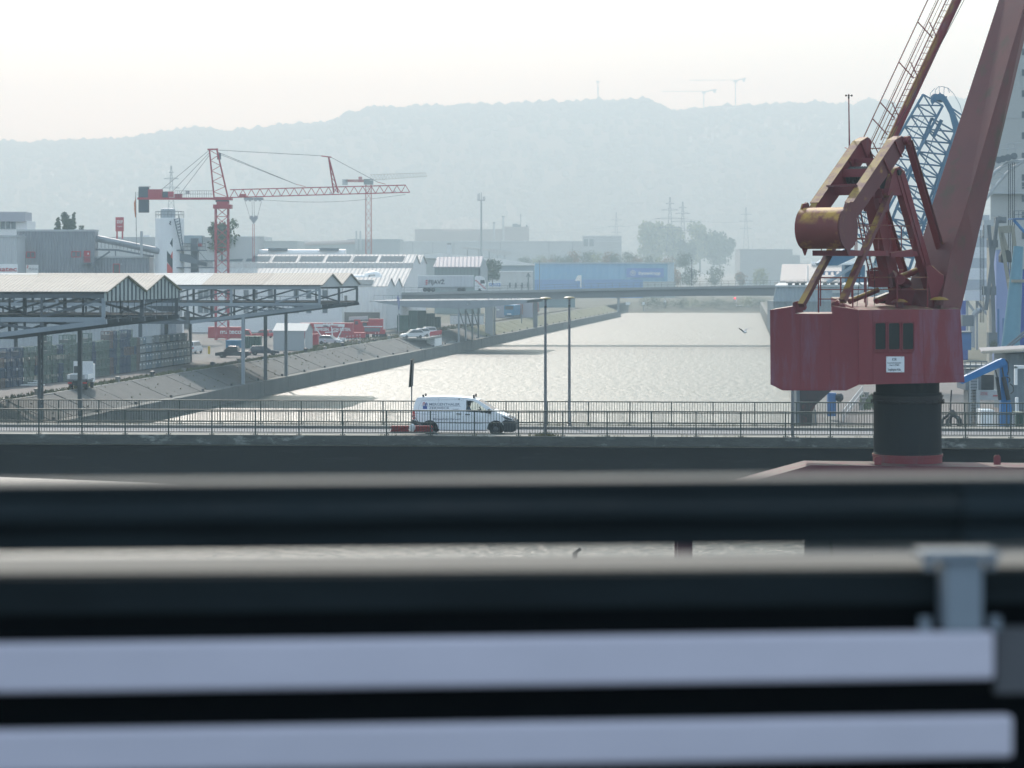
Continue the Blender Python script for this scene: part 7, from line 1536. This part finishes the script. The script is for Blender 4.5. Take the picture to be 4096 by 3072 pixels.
for a, b, r in (((3982, 1480), (3990, 1512), .05), ((3988, 1508), (4000, 1600), .12), ((4008, 1470), (4015, 1510), .06), ((4014, 1508), (4034, 1600), .15)): MB().tube(W(*a, DM - .15), W(*b, DM - .15), r, 10).build('hydraulic_ram', m_iron, t)
for pts in (((4022, 1438), (4032, 1450), (4034, 1480), (4030, 1500)), ((4026, 1508), (4038, 1512), (4040, 1522), (4034, 1530)), ((4040, 1535), (4052, 1545), (4054, 1565), (4042, 1576))): MB().path([W(*q, DM - .2) for q in pts], .04, 6).build('hose', m_iron, t)
mb = MB()
for k in range(14): x = 3868 + k * 8.5; y = 1498 - k * 4.3; mb.beam(W(x, y, DM - .05), W(x + 7, y - 7, DM - .05), .05)
mb.path([W(3868, 1496, DM - .05), W(3985, 1438, DM - .05)], .035, 5); mb.build('boom_rail', m_ltgry, t); MB().tube(W(4012, 1448, DM - .1), W(4012, 1448, DM + .85), .25, 14).build('knee_pin', m_bl, t)
t = thing('orange_peel_grab', 'black orange-peel grab hanging beside the crane column', 'grab', W(3812, 1712, DM)); MB().tube(W(3806, 1560, DM), W(3800, 1640, DM), .05, 6).build('hanger', m_iron, t); MB().lathe(W(3808, 1668, DM), [(.1, .5), (.25, .35), (.3, .1), (.28, 0)], 12).build('hub', m_iron, t)
for k in range(5):
    a = k * 1.256 + .3; c_ = W(3808, 1668, DM); e = lambda r, z: c_ + V((math.cos(a) * r, math.sin(a) * r, z)); MB().path([e(.25, .1), e(.62, -.15), e(.68, -.5), e(.35, -.85)], .1, 6).build('tine', m_iron, t)
t = thing('blue_skip', 'blue machine cabinet on the quay left of the grey bunker', 'cabinet', W(3855, 1420, 300)); wb(3848, 1330, 3885, 1400, 300, 3).build('shell', m_bl2, t); wb(3846, 1326, 3890, 1331, 299.8, 3.2).build('lid', m_gry, t)
ptree(3975, 1365, 1400, 262, 60, 'green', 'green shrub growing behind the ribbed roof at the right', 260, name='shrub', cat='shrub')
for i, (x0, y0, x1, y1, d, mt, l) in enumerate(((3925, 1640, 3975, 1712, 200, m_wht, 'white tank behind the railing at the right'), (3990, 1655, 4060, 1716, 190, m_ltgry, 'grey container behind the railing below the material handler'), (4066, 1650, 4096, 1716, 192, m_gcont, 'dark green bin behind the railing at the right edge'))): cont(x0, y0, x1, y1, d, 2, mt, l, ribs=4)
HAZE = 0.00044
# ================================================================ haze: one closed box of air round everything
m = bpy.data.materials.new('air'); m.use_nodes = True; n = m.node_tree.nodes
n.remove(n['Principled BSDF']); pv = n.new('ShaderNodeVolumePrincipled')
pv.inputs['Color'].default_value = (.68, .90, 1.0, 1); pv.inputs['Density'].default_value = HAZE; pv.inputs['Anisotropy'].default_value = .15; pv.inputs['Absorption Color'].default_value = (1, 1, 1, 1)
m.node_tree.links.new(pv.outputs[0], n['Material Output'].inputs['Volume'])
hz = MB().box((-1860, -120, -3), (1860, 6500, 470)).build('haze', m, kind='stuff')
hz['label'] = 'pale blue haze thickening towards the hills'; hz['category'] = 'haze'
